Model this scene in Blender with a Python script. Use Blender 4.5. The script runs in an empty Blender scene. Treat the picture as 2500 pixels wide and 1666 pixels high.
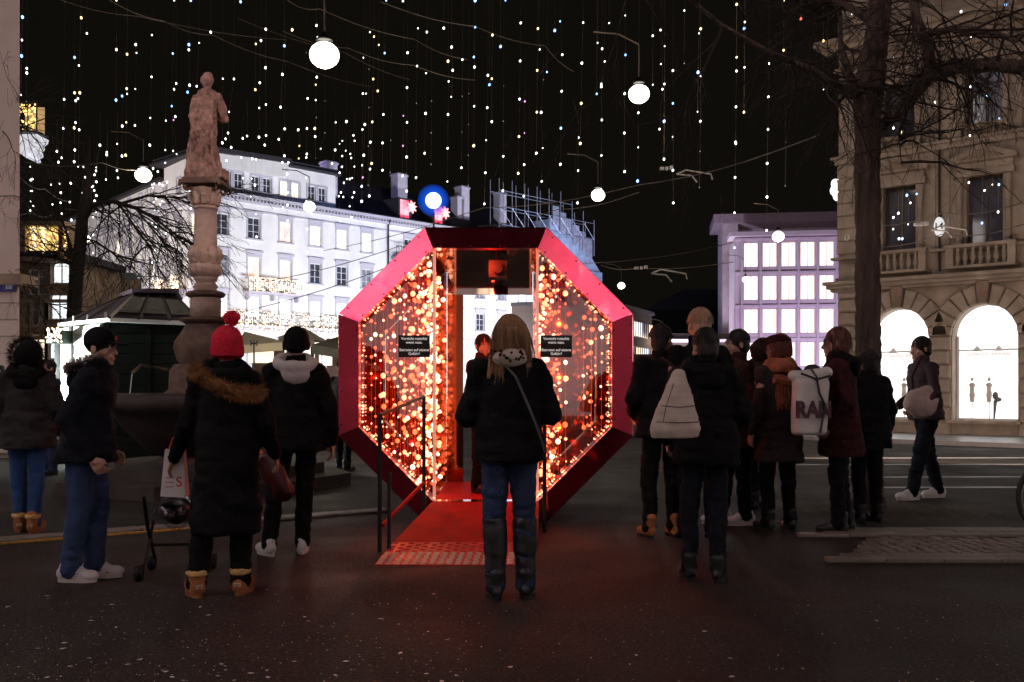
import bpy, bmesh, math, random
import numpy as np
from mathutils import Vector, Matrix, Euler

random.seed(11)
rng = np.random.default_rng(5)
PI = math.pi
SC = bpy.context.scene
COL = SC.collection

# ------------------------------------------------------------------ camera
F, HY, CH = 2430.0, 945.0, 1.28          # focal length in photo pixels, horizon row, eye height
cam_d = bpy.data.cameras.new('camera')
cam_d.sensor_width = 36.0
cam_d.lens = 36.0 * F / 2500.0
cam_d.shift_y = (HY - 833.0) / 2500.0
cam_d.clip_start, cam_d.clip_end = 0.05, 600.0
cam = bpy.data.objects.new('camera', cam_d)
cam.location = (0, 0, CH)
cam.rotation_euler = (PI / 2, 0, 0)
COL.objects.link(cam)
SC.camera = cam

# ------------------------------------------------------------------ night sky, exposure
w = bpy.data.worlds.new('World')
SC.world = w
w.use_nodes = True
wb = w.node_tree.nodes['Background']
wb.inputs[0].default_value = (0.0058, 0.0048, 0.0036, 1)
wb.inputs[1].default_value = 0.8
SC.view_settings.view_transform = 'Standard'
SC.view_settings.look = 'None'
SC.view_settings.exposure = 0.0
SC.view_settings.gamma = 1.0
SC.cycles.max_bounces = 9
SC.cycles.diffuse_bounces = 3
SC.cycles.glossy_bounces = 6
SC.cycles.transparent_max_bounces = 16
SC.cycles.sample_clamp_indirect = 4.0
SC.cycles.use_adaptive_sampling = True
SC.cycles.adaptive_threshold = 0.02
SC.cycles.time_limit = 780
SC.cycles.use_denoising = True


def P(px, py, d):
    """world point seen at photo pixel (px, py) at depth d"""
    return Vector(((px - 1250.0) / F * d, d, CH + (HY - py) / F * d))


def G(px, py):
    """ground point seen at photo pixel"""
    d = F * CH / (py - HY)
    return Vector(((px - 1250.0) / F * d, d, 0.0))


# ------------------------------------------------------------------ lights the place has
def point_light(name, loc, power, col, radius=0.15, parent=None):
    l = bpy.data.lights.new(name, 'POINT')
    l.energy, l.color, l.shadow_soft_size = power, col, radius
    o = bpy.data.objects.new(name, l)
    o.location = loc
    COL.objects.link(o)
    if parent: o.parent = parent
    return o


def area_light(name, loc, aim, sx, sy, power, col, spread=PI):
    l = bpy.data.lights.new(name, 'AREA')
    l.shape, l.size, l.size_y, l.energy, l.color, l.spread = 'RECTANGLE', sx, sy, power, col, spread
    o = bpy.data.objects.new(name, l)
    o.location = loc
    o.rotation_euler = (Vector(aim) - Vector(loc)).to_track_quat('-Z', 'Y').to_euler()
    COL.objects.link(o)
    return o


# white building's unseen facade floodlights
area_light('unseen_facade_floodlight', (1.0, 78, 0.9), (-18.0, 94, 12), 22, 0.5, 15500, (0.93, 0.94, 1.0))
area_light('unseen_facade_floodlight', (12.0, 93, 0.9), (-6.0, 107, 12), 26, 0.5, 17000, (0.90, 0.93, 1.0))
area_light('unseen_facade_floodlight', (-45.0, 74, 0.9), (-36.0, 97, 12), 26, 0.5, 10500, (1.0, 0.90, 0.86))
# purple-lit office front, pale house on the left, stone house on the right
area_light('unseen_facade_floodlight', (28.0, 86, 0.5), (29.0, 100, 9), 16, 0.5, 2500, (0.88, 0.74, 1.0))
area_light('unseen_facade_floodlight', (19.0, 100, 0.5), (25.0, 110, 12), 4, 0.5, 900, (0.85, 0.55, 0.8))
area_light('unseen_facade_floodlight', (-4.6, 15.5, 6.5), (-10.5, 17, 5.5), 6, 0.5, 70, (1.0, 0.80, 0.70))
area_light('unseen_facade_floodlight', (9.0, 15.5, 0.4), (13.5, 24.5, 6), 9, 0.5, 260, (1.0, 0.77, 0.60))


# ------------------------------------------------------------------ materials
MATS = {}


def _new(name):
    m = bpy.data.materials.new(name)
    m.use_nodes = True
    nt = m.node_tree
    return m, nt, nt.nodes['Principled BSDF'], nt.nodes['Material Output']


def mat(name, col, rough=0.6, metal=0.0, var=0.25, scale=6.0, bump=0.0, bscale=None, coat=0.0, stretch=(1, 1, 1),
        spec=0.5, sheen=0.0, bdist=0.01):
    if name in MATS: return MATS[name]
    m, nt, b, out = _new(name)
    tc = nt.nodes.new('ShaderNodeTexCoord')
    mp = nt.nodes.new('ShaderNodeMapping')
    mp.inputs['Scale'].default_value = stretch
    nt.links.new(tc.outputs['Object'], mp.inputs[0])
    n = nt.nodes.new('ShaderNodeTexNoise')
    n.inputs['Scale'].default_value = scale
    n.inputs['Detail'].default_value = 5
    n.inputs['Roughness'].default_value = 0.65
    nt.links.new(mp.outputs[0], n.inputs['Vector'])
    r = nt.nodes.new('ShaderNodeValToRGB')
    r.color_ramp.elements[0].position, r.color_ramp.elements[1].position = 0.3, 0.7
    a = [max(0, c * (1 - var)) for c in col]
    c2 = [min(1, c * (1 + var)) for c in col]
    r.color_ramp.elements[0].color = (*a, 1)
    r.color_ramp.elements[1].color = (*c2, 1)
    nt.links.new(n.outputs['Fac'], r.inputs[0])
    nt.links.new(r.outputs[0], b.inputs['Base Color'])
    b.inputs['Roughness'].default_value = rough
    b.inputs['Metallic'].default_value = metal
    b.inputs['Coat Weight'].default_value = coat
    b.inputs['Specular IOR Level'].default_value = spec
    b.inputs['Sheen Weight'].default_value = 0.0
    if bump:
        n2 = nt.nodes.new('ShaderNodeTexNoise')
        n2.inputs['Scale'].default_value = bscale or scale * 4
        n2.inputs['Detail'].default_value = 6
        nt.links.new(mp.outputs[0], n2.inputs['Vector'])
        bp = nt.nodes.new('ShaderNodeBump')
        bp.inputs['Strength'].default_value = bump
        bp.inputs['Distance'].default_value = bdist
        nt.links.new(n2.outputs['Fac'], bp.inputs['Height'])
        nt.links.new(bp.outputs[0], b.inputs['Normal'])
    MATS[name] = m
    return m


def emit(name, col, strength, sample=True, base=(0.6, 0.6, 0.6), blot=0.0, bscale=3.0):
    if name in MATS: return MATS[name]
    m, nt, b, out = _new(name)
    b.inputs['Base Color'].default_value = (*base, 1)
    b.inputs['Roughness'].default_value = 0.3
    b.inputs['Emission Color'].default_value = (*col, 1)
    b.inputs['Emission Strength'].default_value = strength
    if blot:                      # a lit room: uneven brightness behind the pane (furniture, curtains)
        tc = nt.nodes.new('ShaderNodeTexCoord')
        n = nt.nodes.new('ShaderNodeTexNoise')
        n.inputs['Scale'].default_value = bscale
        nt.links.new(tc.outputs['Object'], n.inputs['Vector'])
        mr = nt.nodes.new('ShaderNodeMapRange')
        mr.inputs[1].default_value, mr.inputs[2].default_value = 0.3, 0.7
        mr.inputs[3].default_value, mr.inputs[4].default_value = strength * (1 - blot), strength * (1 + blot)
        nt.links.new(n.outputs['Fac'], mr.inputs[0])
        nt.links.new(mr.outputs[0], b.inputs['Emission Strength'])
    m.cycles.emission_sampling = 'AUTO' if sample else 'NONE'
    MATS[name] = m
    return m


def pane_glass(name, tint, refl, rough=0.02, gcol=(1, 1, 1)):
    if name in MATS: return MATS[name]
    m, nt, b, out = _new(name)
    nt.nodes.remove(b)
    t = nt.nodes.new('ShaderNodeBsdfTransparent')
    t.inputs[0].default_value = (*tint, 1)
    g = nt.nodes.new('ShaderNodeBsdfGlossy')
    g.inputs['Color'].default_value = (*gcol, 1)
    g.inputs['Roughness'].default_value = rough
    mx = nt.nodes.new('ShaderNodeMixShader')
    mx.inputs[0].default_value = refl
    nt.links.new(t.outputs[0], mx.inputs[1])
    nt.links.new(g.outputs[0], mx.inputs[2])
    nt.links.new(mx.outputs[0], out.inputs[0])
    MATS[name] = m
    return m


# ------------------------------------------------------------------ objects
def tag(o, label=None, cat=None, group=None, kind=None):
    if label: o['label'] = label
    if cat: o['category'] = cat
    if group: o['group'] = group
    if kind: o['kind'] = kind
    return o


def empty(name, loc=(0, 0, 0), rz=0.0, label=None, cat=None, group=None, parent=None):
    o = bpy.data.objects.new(name, None)
    o.empty_display_size = 0.2
    o.location = loc
    o.rotation_euler = (0, 0, rz)
    COL.objects.link(o)
    if parent: o.parent = parent
    return tag(o, label, cat, group)


def inst(name, mesh, parent=None, loc=(0, 0, 0), rz=0.0, scale=None, rot=None):
    o = bpy.data.objects.new(name, mesh)
    o.location = loc
    o.rotation_euler = rot if rot else (0, 0, rz)
    if scale: o.scale = scale
    COL.objects.link(o)
    if parent: o.parent = parent
    return o


class MB:
    def __init__(self):
        self.v, self.f = [], []

    def add(self, vs, fs):
        n = len(self.v)
        self.v += [tuple(p) for p in vs]
        self.f += [tuple(i + n for i in f) for f in fs]
        return self

    def box(self, x0, x1, y0, y1, z0, z1):
        vs = [(x0, y0, z0), (x1, y0, z0), (x1, y1, z0), (x0, y1, z0), (x0, y0, z1), (x1, y0, z1), (x1, y1, z1), (x0, y1, z1)]
        return self.add(vs, [(0, 3, 2, 1), (4, 5, 6, 7), (0, 1, 5, 4), (1, 2, 6, 5), (2, 3, 7, 6), (3, 0, 4, 7)])

    def cbox(self, x0, x1, y0, y1, z0, z1, b=0.01):
        """box with chamfered front (-y) edges"""
        vs = [(x0, y1, z0), (x1, y1, z0), (x1, y1, z1), (x0, y1, z1),
              (x0, y0 + b, z0), (x1, y0 + b, z0), (x1, y0 + b, z1), (x0, y0 + b, z1),
              (x0 + b, y0, z0 + b), (x1 - b, y0, z0 + b), (x1 - b, y0, z1 - b), (x0 + b, y0, z1 - b)]
        fs = [(0, 1, 5, 4), (1, 2, 6, 5), (2, 3, 7, 6), (3, 0, 4, 7), (4, 5, 9, 8), (5, 6, 10, 9), (6, 7, 11, 10), (7, 4, 8, 11), (8, 9, 10, 11)]
        return self.add(vs, fs)

    def prism(self, poly, y0, y1):
        """polygon given in (x, z), extruded along y"""
        n = len(poly)
        vs = [(x, y0, z) for x, z in poly] + [(x, y1, z) for x, z in poly]
        fs = [tuple(range(n)), tuple(range(2 * n - 1, n - 1, -1))]
        for i in range(n):
            j = (i + 1) % n
            fs.append((i, n + i, n + j, j))
        return self.add(vs, fs)

    def slab(self, poly, z0, z1):
        n = len(poly)
        vs = [(x, y, z0) for x, y in poly] + [(x, y, z1) for x, y in poly]
        fs = [tuple(range(n - 1, -1, -1)), tuple(range(n, 2 * n))]
        for i in range(n):
            j = (i + 1) % n
            fs.append((i, j, n + j, n + i))
        return self.add(vs, fs)

    def tube(self, pts, r, n=6, cap=True):
        pts = [Vector(p) for p in pts]
        rs = r if isinstance(r, (list, tuple)) else [r] * len(pts)
        vs, fs = [], []
        prev = None
        for i, p in enumerate(pts):
            if i == 0: t = pts[1] - p
            elif i == len(pts) - 1: t = p - pts[-2]
            else: t = pts[i + 1] - pts[i - 1]
            if t.length < 1e-9: t = Vector((0, 0, 1))
            t.normalize()
            if prev is None:
                a = Vector((0, 0, 1)) if abs(t.z) < 0.9 else Vector((1, 0, 0))
                u = t.cross(a).normalized()
            else:
                u = (prev - t * prev.dot(t))
                u = u.normalized() if u.length > 1e-6 else t.orthogonal().normalized()
            prev = u
            v = t.cross(u)
            for k in range(n):
                a = 2 * PI * k / n
                vs.append(p + (u * math.cos(a) + v * math.sin(a)) * rs[i])
        for i in range(len(pts) - 1):
            for k in range(n):
                k2 = (k + 1) % n
                fs.append((i * n + k, i * n + k2, (i + 1) * n + k2, (i + 1) * n + k))
        if cap:
            fs.append(tuple(range(n - 1, -1, -1)))
            fs.append(tuple((len(pts) - 1) * n + k for k in range(n)))
        return self.add(vs, fs)

    def lathe(self, prof, c=(0, 0, 0), n=24, wob=None):
        vs, fs = [], []
        for j, (r, z) in enumerate(prof):
            for k in range(n):
                a = 2 * PI * k / n
                rr = r * (wob(a, j) if wob else 1)
                vs.append((c[0] + rr * math.cos(a), c[1] + rr * math.sin(a), c[2] + z))
        for j in range(len(prof) - 1):
            for k in range(n):
                k2 = (k + 1) % n
                fs.append((j * n + k, j * n + k2, (j + 1) * n + k2, (j + 1) * n + k))
        fs.append(tuple(range(n - 1, -1, -1)))
        fs.append(tuple((len(prof) - 1) * n + k for k in range(n)))
        return self.add(vs, fs)

    def ball(self, c, r, nu=8, nv=6, s=(1, 1, 1), M=None):
        vs, fs = [], []
        c = Vector(c)
        def tr(x, y, z):
            q = Vector((x * s[0] * r, y * s[1] * r, z * s[2] * r))
            return c + (M @ q if M else q)
        vs.append(tr(0, 0, -1))
        for j in range(1, nv):
            a = -PI / 2 + PI * j / nv
            for k in range(nu):
                b = 2 * PI * k / nu
                vs.append(tr(math.cos(a) * math.cos(b), math.cos(a) * math.sin(b), math.sin(a)))
        vs.append(tr(0, 0, 1))
        for k in range(nu):
            fs.append((0, 1 + (k + 1) % nu, 1 + k))
            fs.append((len(vs) - 1, 1 + (nv - 2) * nu + k, 1 + (nv - 2) * nu + (k + 1) % nu))
        for j in range(nv - 2):
            for k in range(nu):
                k2 = (k + 1) % nu
                fs.append((1 + j * nu + k, 1 + j * nu + k2, 1 + (j + 1) * nu + k2, 1 + (j + 1) * nu + k))
        return self.add(vs, fs)

    def cap(self, p0, p1, r0, r1, n=12):
        """closed tapered capsule"""
        p0, p1 = Vector(p0), Vector(p1)
        d = p1 - p0
        L = d.length
        t = d / L if L > 1e-6 else Vector((0, 0, 1))
        pts, rs = [], []
        for a in (-80, -50, -20):
            pts.append(p0 + t * (r0 * math.sin(math.radians(a)))); rs.append(r0 * math.cos(math.radians(a)))
        for a in (20, 50, 80):
            pts.append(p1 + t * (r1 * math.sin(math.radians(a)))); rs.append(r1 * math.cos(math.radians(a)))
        return self.tube(pts, rs, n)

    def zloft(self, rings, n=20, e=1.0):
        """closed stack of ellipses (z, cx, cy, rx, ry)"""
        vs, fs = [], []
        for (z, cx, cy, rx, ry) in rings:
            for k in range(n):
                a = 2 * PI * k / n
                ca, sa = math.cos(a), math.sin(a)
                vs.append((cx + rx * math.copysign(abs(ca) ** e, ca), cy + ry * math.copysign(abs(sa) ** e, sa), z))
        for j in range(len(rings) - 1):
            for k in range(n):
                k2 = (k + 1) % n
                fs.append((j * n + k, j * n + k2, (j + 1) * n + k2, (j + 1) * n + k))
        fs.append(tuple(range(n - 1, -1, -1)))
        fs.append(tuple((len(rings) - 1) * n + k for k in range(n)))
        return self.add(vs, fs)

    def mesh(self, name, material, smooth=False):
        me = bpy.data.meshes.new(name)
        me.from_pydata(self.v, [], self.f)
        if material: me.materials.append(material)
        if smooth: me.polygons.foreach_set('use_smooth', [True] * len(me.polygons))
        me.update()
        return me

    def build(self, name, material, parent=None, smooth=False, loc=(0, 0, 0), rz=0.0):
        return inst(name, self.mesh(name, material, smooth), parent, loc, rz)


def B(x0, x1, y0, y1, z0, z1): return MB().box(x0, x1, y0, y1, z0, z1)


# value noise, vectorised
_T = rng.random((32, 32, 32))


def vnoise(p):
    q = np.floor(p).astype(int)
    f = p - q
    f = f * f * (3 - 2 * f)
    o = 0
    for dx in (0, 1):
        for dy in (0, 1):
            for dz in (0, 1):
                wgt = (f[:, 0] if dx else 1 - f[:, 0]) * (f[:, 1] if dy else 1 - f[:, 1]) * (f[:, 2] if dz else 1 - f[:, 2])
                o = o + wgt * _T[(q[:, 0] + dx) % 32, (q[:, 1] + dy) % 32, (q[:, 2] + dz) % 32]
    return o * 2 - 1


def remesh(mb, name, material, voxel=0.012, smooth=3, folds=None, parent=None, disp=None):
    """grow one continuous surface round the closed shapes in mb"""
    me = mb.mesh(name, material)
    o = bpy.data.objects.new(name, me)
    COL.objects.link(o)
    m = o.modifiers.new('r', 'REMESH')
    m.mode, m.voxel_size = 'VOXEL', voxel
    if smooth:
        s = o.modifiers.new('s', 'SMOOTH')
        s.iterations, s.factor = smooth, 0.5
    dg = bpy.context.evaluated_depsgraph_get()
    dg.update()
    new = bpy.data.meshes.new_from_object(o.evaluated_get(dg))
    new.name = name
    new.polygons.foreach_set('use_smooth', [True] * len(new.polygons))
    if folds or disp:
        n = len(new.vertices)
        co = np.empty(n * 3); new.vertices.foreach_get('co', co); co = co.reshape(-1, 3)
        no = np.empty(n * 3); new.vertices.foreach_get('normal', no); no = no.reshape(-1, 3)
        if folds:
            for amp, sc in folds:
                co = co + no * (vnoise(co * np.array(sc) + 7.3) * amp)[:, None]
        if disp: co = co + no * disp(co)[:, None]
        new.vertices.foreach_set('co', co.reshape(-1))
    if not new.materials: new.materials.append(material)
    new.update()
    o.modifiers.clear()
    o.data = new
    bpy.data.meshes.remove(me)
    if parent: o.parent = parent
    return o


def text_mesh(s, size, material, depth=0.0, align='CENTER', bold=0.0, spacing=1.0, line=1.0):
    c = bpy.data.curves.new('t', 'FONT')
    c.body, c.size, c.extrude, c.align_x, c.align_y = s, size, depth, align, 'CENTER'
    c.offset = bold
    c.space_character, c.space_line = spacing, line
    o = bpy.data.objects.new('t', c)
    COL.objects.link(o)
    dg = bpy.context.evaluated_depsgraph_get(); dg.update()
    me = bpy.data.meshes.new_from_object(o.evaluated_get(dg))
    me.materials.clear(); me.materials.append(material)
    bpy.data.objects.remove(o); bpy.data.curves.remove(c)
    me.name = 'lettering'
    return me


def wall_holes(mb, W0, W1, Z0, Z1, holes, y=0.0, th=0.25):
    """front sheet at y with rectangular openings (x0, x1, z0, z1) and their reveals"""
    xs = sorted({W0, W1, *[h[0] for h in holes], *[h[1] for h in holes]})
    zs = sorted({Z0, Z1, *[h[2] for h in holes], *[h[3] for h in holes]})
    for i in range(len(xs) - 1):
        for j in range(len(zs) - 1):
            cx, cz = (xs[i] + xs[i + 1]) / 2, (zs[j] + zs[j + 1]) / 2
            if any(h[0] < cx < h[1] and h[2] < cz < h[3] for h in holes): continue
            mb.add([(xs[i], y, zs[j]), (xs[i + 1], y, zs[j]), (xs[i + 1], y, zs[j + 1]), (xs[i], y, zs[j + 1])], [(0, 1, 2, 3)])
    for x0, x1, z0, z1 in holes:
        y2 = y + th
        mb.add([(x0, y, z0), (x0, y2, z0), (x0, y2, z1), (x0, y, z1)], [(0, 1, 2, 3)])
        mb.add([(x1, y, z0), (x1, y, z1), (x1, y2, z1), (x1, y2, z0)], [(0, 1, 2, 3)])
        mb.add([(x0, y, z1), (x0, y2, z1), (x1, y2, z1), (x1, y, z1)], [(0, 1, 2, 3)])
        mb.add([(x0, y, z0), (x1, y, z0), (x1, y2, z0), (x0, y2, z0)], [(0, 1, 2, 3)])
    return mb


# ------------------------------------------------------------------ palette
ASPH = mat('asphalt', (0.050, 0.038, 0.028), 0.62, var=0.55, scale=5.0, bump=1.0, bscale=70, bdist=0.02, spec=0.35)
def asphalt():
    m, nt, b, out = _new('asphalt_aggregate')
    tc = nt.nodes.new('ShaderNodeTexCoord')
    def noise(scale, detail=4):
        n = nt.nodes.new('ShaderNodeTexNoise'); n.inputs['Scale'].default_value = scale; n.inputs['Detail'].default_value = detail
        nt.links.new(tc.outputs['Object'], n.inputs['Vector']); return n.outputs['Fac']
    def ramp(src, p0, p1, c0, c1):
        r = nt.nodes.new('ShaderNodeValToRGB'); r.color_ramp.elements[0].position, r.color_ramp.elements[1].position = p0, p1
        r.color_ramp.elements[0].color, r.color_ramp.elements[1].color = (*c0, 1), (*c1, 1)
        nt.links.new(src, r.inputs[0]); return r.outputs[0]
    v = nt.nodes.new('ShaderNodeTexVoronoi'); v.inputs['Scale'].default_value = 85
    nt.links.new(tc.outputs['Object'], v.inputs['Vector'])
    base = ramp(noise(.55, 6), .35, .68, (.012, .0092, .0072), (.040, .031, .025))
    fine = ramp(noise(48, 3), .42, .66, (.45, .45, .45), (1.7, 1.6, 1.5))
    fl = ramp(v.outputs['Color'], .80, .97, (1, 1, 1), (3.6, 3.3, 3.0))
    mx = nt.nodes.new('ShaderNodeMixRGB'); mx.blend_type = 'MULTIPLY'; mx.inputs[0].default_value = 1
    nt.links.new(base, mx.inputs[1]); nt.links.new(fine, mx.inputs[2])
    m2 = nt.nodes.new('ShaderNodeMixRGB'); m2.blend_type = 'MULTIPLY'; m2.inputs[0].default_value = 1
    nt.links.new(mx.outputs[0], m2.inputs[1]); nt.links.new(fl, m2.inputs[2])
    nt.links.new(m2.outputs[0], b.inputs['Base Color'])
    nt.links.new(ramp(noise(1.1, 5), .35, .65, (.62,) * 3, (.85,) * 3), b.inputs['Roughness'])
    b.inputs['Specular IOR Level'].default_value = .25
    bp = nt.nodes.new('ShaderNodeBump'); bp.inputs['Strength'].default_value = 1.0; bp.inputs['Distance'].default_value = .006
    nt.links.new(v.outputs['Distance'], bp.inputs['Height']); nt.links.new(bp.outputs[0], b.inputs['Normal'])
    return m
ASPH = asphalt()
STONE = mat('sandstone', (0.34, 0.275, 0.225), 0.85, var=0.34, scale=1.6, bump=0.5, bscale=30, bdist=.02)
STONE2 = mat('sandstone_dark', (0.25, 0.185, 0.14), 0.9, var=0.35, scale=3.0, bump=0.5, bscale=24)
WHITEW = mat('white_render', (0.78, 0.76, 0.77), 0.85, var=0.13, scale=0.5, stretch=(1, 1, .35))
WTRIM = mat('white_trim', (0.50, 0.48, 0.56), 0.8, var=0.05, scale=0.8)
DARKROOF = mat('dark_roof', (0.025, 0.022, 0.03), 0.7, var=0.3)
FRAMEW = mat('white_window_frame', (0.7, 0.7, 0.72), 0.5, var=0.05)
FRAMED = mat('dark_window_frame', (0.035, 0.02, 0.014), 0.45, var=0.2)
GLASSD = mat('dark_window_glass', (0.05, 0.055, 0.08), 0.05, var=0.4, scale=0.8, spec=0.9)
GLASSB = mat('grey_curtained_glass', (0.22, 0.22, 0.27), 0.3, var=0.4, scale=1.2)
LITW = emit('warm_lit_window', (1.0, 0.82, 0.55), 1.7, False, blot=0.3, bscale=1.3)
LITC = emit('cool_lit_window', (0.86, 0.95, 1.0), 1.6, False, blot=0.2, bscale=1.0)
LITP = emit('pink_lit_window', (1.0, 0.80, 0.72), 1.9, False, blot=0.22, bscale=0.9)
SHOP = emit('shop_window_light', (1.0, 0.98, 0.96), 1.9, True, blot=0.45, bscale=2.2)
GARL = emit('garland_lamp', (1.0, 0.72, 0.42), 2.2, False)
GOLD = emit('gold_lamp', (1.0, 0.62, 0.16), 2.4, False)
BWHITE = emit('white_lamp', (0.92, 0.97, 1.0), 4.0, False)
BYEL = emit('yellow_lamp', (1.0, 0.78, 0.36), 3.0, False)
BBLUE = emit('blue_lamp', (0.25, 0.50, 1.0), 3.2, False)
BPINK = emit('pink_lamp', (0.9, 0.35, 0.85), 1.6, False)
BRED = emit('red_lamp', (1.0, 0.08, 0.04), 2.0, False)
BDIM = emit('dim_lamp', (0.6, 0.58, 0.55), 0.6, False)
GLOBE = emit('street_lamp_glow', (1.0, 0.93, 0.76), 7.0, False)
BLACK = mat('black_metal', (0.012, 0.012, 0.013), 0.4, 0.3, var=0.2)
STEEL = mat('bare_steel', (0.45, 0.43, 0.42), 0.25, 1.0, var=0.15, scale=20)
WIRE = mat('grey_cable', (0.30, 0.24, 0.20), 0.5, 0.5, var=0.1)
BARK = mat('tree_bark', (0.085, 0.055, 0.042), 0.95, var=0.6, scale=5, bump=1.0, bscale=14, stretch=(3, 3, 0.5), bdist=0.04)
TWIG = mat('bare_twig', (0.026, 0.015, 0.010), 0.9, var=0.4)
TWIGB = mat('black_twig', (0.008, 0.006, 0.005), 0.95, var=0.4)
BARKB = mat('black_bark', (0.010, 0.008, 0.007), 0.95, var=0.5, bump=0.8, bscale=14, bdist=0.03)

# ================================================================== GROUND
tag(MB().add([(-260, -120, 0), (260, -120, 0), (260, 320, 0), (-260, 320, 0)], [(0, 1, 2, 3)]).build('ground', ASPH), kind='structure')

# kerb strip crossing on the left, a line of stones with a yellow rubber edge
KERB = mat('kerb_stone', (0.20, 0.17, 0.14), 0.7, var=0.4, scale=4, bump=0.5, bscale=40)
YEL = mat('yellow_paint', (0.50, 0.25, 0.02), 0.6, var=0.5, scale=18)
kb = empty('kerb', (0, 0, 0)); kb['kind'] = 'structure'
ka, kc = G(-260, 1348), G(960, 1250)
kd = (kc - ka); kl = kd.length; kang = math.atan2(kd.y, kd.x)
nst = int(kl / 0.62)
for i in range(nst):
    m = MB().cbox(0.006, 0.614, -0.002, 0.20, 0.0, 0.028 + random.uniform(-.004, .004), 0.01)
    o = m.build('kerb_stone', KERB, kb, loc=ka + kd * (i / nst), rz=kang)
tag(B(0, kl * 0.62, -0.075, -0.015, 0.0, 0.012).build('yellow_line', YEL, loc=ka, rz=kang), kind='structure')
for i in range(22):
    pass

# raised pavement along the stone house
PAVE = mat('pale_pavement', (0.22, 0.20, 0.20), 0.42, var=0.25, scale=1.5, bump=0.2, bscale=30)
RDIR = Vector((0.752, -0.659, 0)).normalized()
RC = Vector((8.855, 26.83, 0))
pv = MB()
p0 = RC - RDIR * 3; p1 = RC + RDIR * 30
nn = Vector((RDIR.y, -RDIR.x, 0)) * 1.0
nn = Vector((-0.659, -0.752, 0)).normalized()
pv.slab([(p0 + nn * 3.4)[:2], (p1 + nn * 3.4)[:2], (p1 - nn * .3)[:2], (p0 - nn * .3)[:2]], -0.02, 0.10)
tag(pv.build('pavement', PAVE), kind='structure')

# tram rails
RAIL = mat('worn_rail_steel', (0.30, 0.28, 0.27), 0.42, 1.0, var=0.2, scale=8)
GROOVE = mat('rail_groove', (0.006, 0.006, 0.006), 0.9)
for k, y in enumerate((12.6, 14.05, 16.3, 17.8)):
    t = empty('tram_rail', (4.5, y, 0), 0.02); t['kind'] = 'structure'
    B(0, 34, -0.035, 0.035, 0.0, 0.006).build('rail_head', RAIL, t)
    B(0, 34, 0.035, 0.075, 0.0, 0.003).build('rail_groove', GROOVE, t)
    B(0, 34, 0.075, 0.10, 0.0, 0.006).build('rail_guard', RAIL, t)

# tree pit paving on the right: small setts, slabs, light edging stones
SETT = mat('granite_sett', (0.14, 0.105, 0.085), 0.6, var=0.5, scale=7, bump=0.5, bscale=50)
SLAB = mat('edging_slab', (0.155, 0.12, 0.095), 0.6, var=0.3, scale=4, bump=0.4, bscale=40)
MOSS = mat('mossy_soil', (0.055, 0.042, 0.024), 0.95, var=0.6, scale=9, bump=1.0, bscale=40)
cp = empty('cobbled_paving', (2.25, 7.35, 0)); cp['kind'] = 'structure'
setts = [MB().add(*(lambda a, b, h: ([(-a, -b, 0), (a, -b, 0), (a, b, 0), (-a, b, 0), (-a * .82, -b * .8, h), (a * .85, -b * .8, h), (a * .8, b * .84, h * .9), (-a * .85, b * .8, h)],
        [(4, 5, 6, 7), (0, 1, 5, 4), (1, 2, 6, 5), (2, 3, 7, 6), (3, 0, 4, 7)]))(random.uniform(.043, .049), random.uniform(.04, .046), random.uniform(.02, .03))).mesh('sett', SETT) for _ in range(6)]
cnt = 0
for j in range(9):
    y = 0.16 + j * 0.098
    for i in range(31):
        x = 0.35 + j * 0.05 + i * 0.104 + random.uniform(-.006, .006) + (.05 if j % 2 else 0)
        if cnt < 279:
            inst('sett', random.choice(setts), cp, (x, y + random.uniform(-.006, .006), random.uniform(-.006, .004)), random.uniform(-.06, .06)); cnt += 1
slabm = [MB().cbox(0.004, L - 0.004, 0, 0.125, 0, 0.03, 0.006).mesh('edging_slab', SLAB) for L in (0.36, 0.42)]
for row, y0 in ((0, -0.12), (1, 0.01)):
    x = 0.05 + row * 0.16
    while x < 4.0:
        L = random.choice((0, 1))
        inst('edging_slab', slabm[L], cp, (x, y0, random.uniform(-.004, .002))); x += (0.36, 0.42)[L]
for row in range(3):
    x = 0.2 + row * 0.25
    while x < 3.9:
        L = random.choice((0, 1))
        inst('edging_slab', slabm[L], cp, (x, 1.10 + row * 0.15, random.uniform(-.004, .002))); x += (0.36, 0.42)[L]
vs, fs = [], []
for i in range(34):
    for j in range(16):
        x, y = 2.6 + i * .075, 9.45 + j * .12
        e = 1 - math.hypot((i - 16.5) / 16.5, (j - 7.5) / 7.5) + random.uniform(-.12, .12)
        vs.append((x, y, -.01 + 0.05 * max(0, min(1, e * 1.6)) * (0.6 + 0.5 * random.random())))
for i in range(33):
    for j in range(15):
        a = i * 16 + j
        fs.append((a, a + 16, a + 17, a + 1))
mo = MB().add(vs, fs).build('tree_pit_soil', MOSS, smooth=True); mo['kind'] = 'structure'

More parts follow.
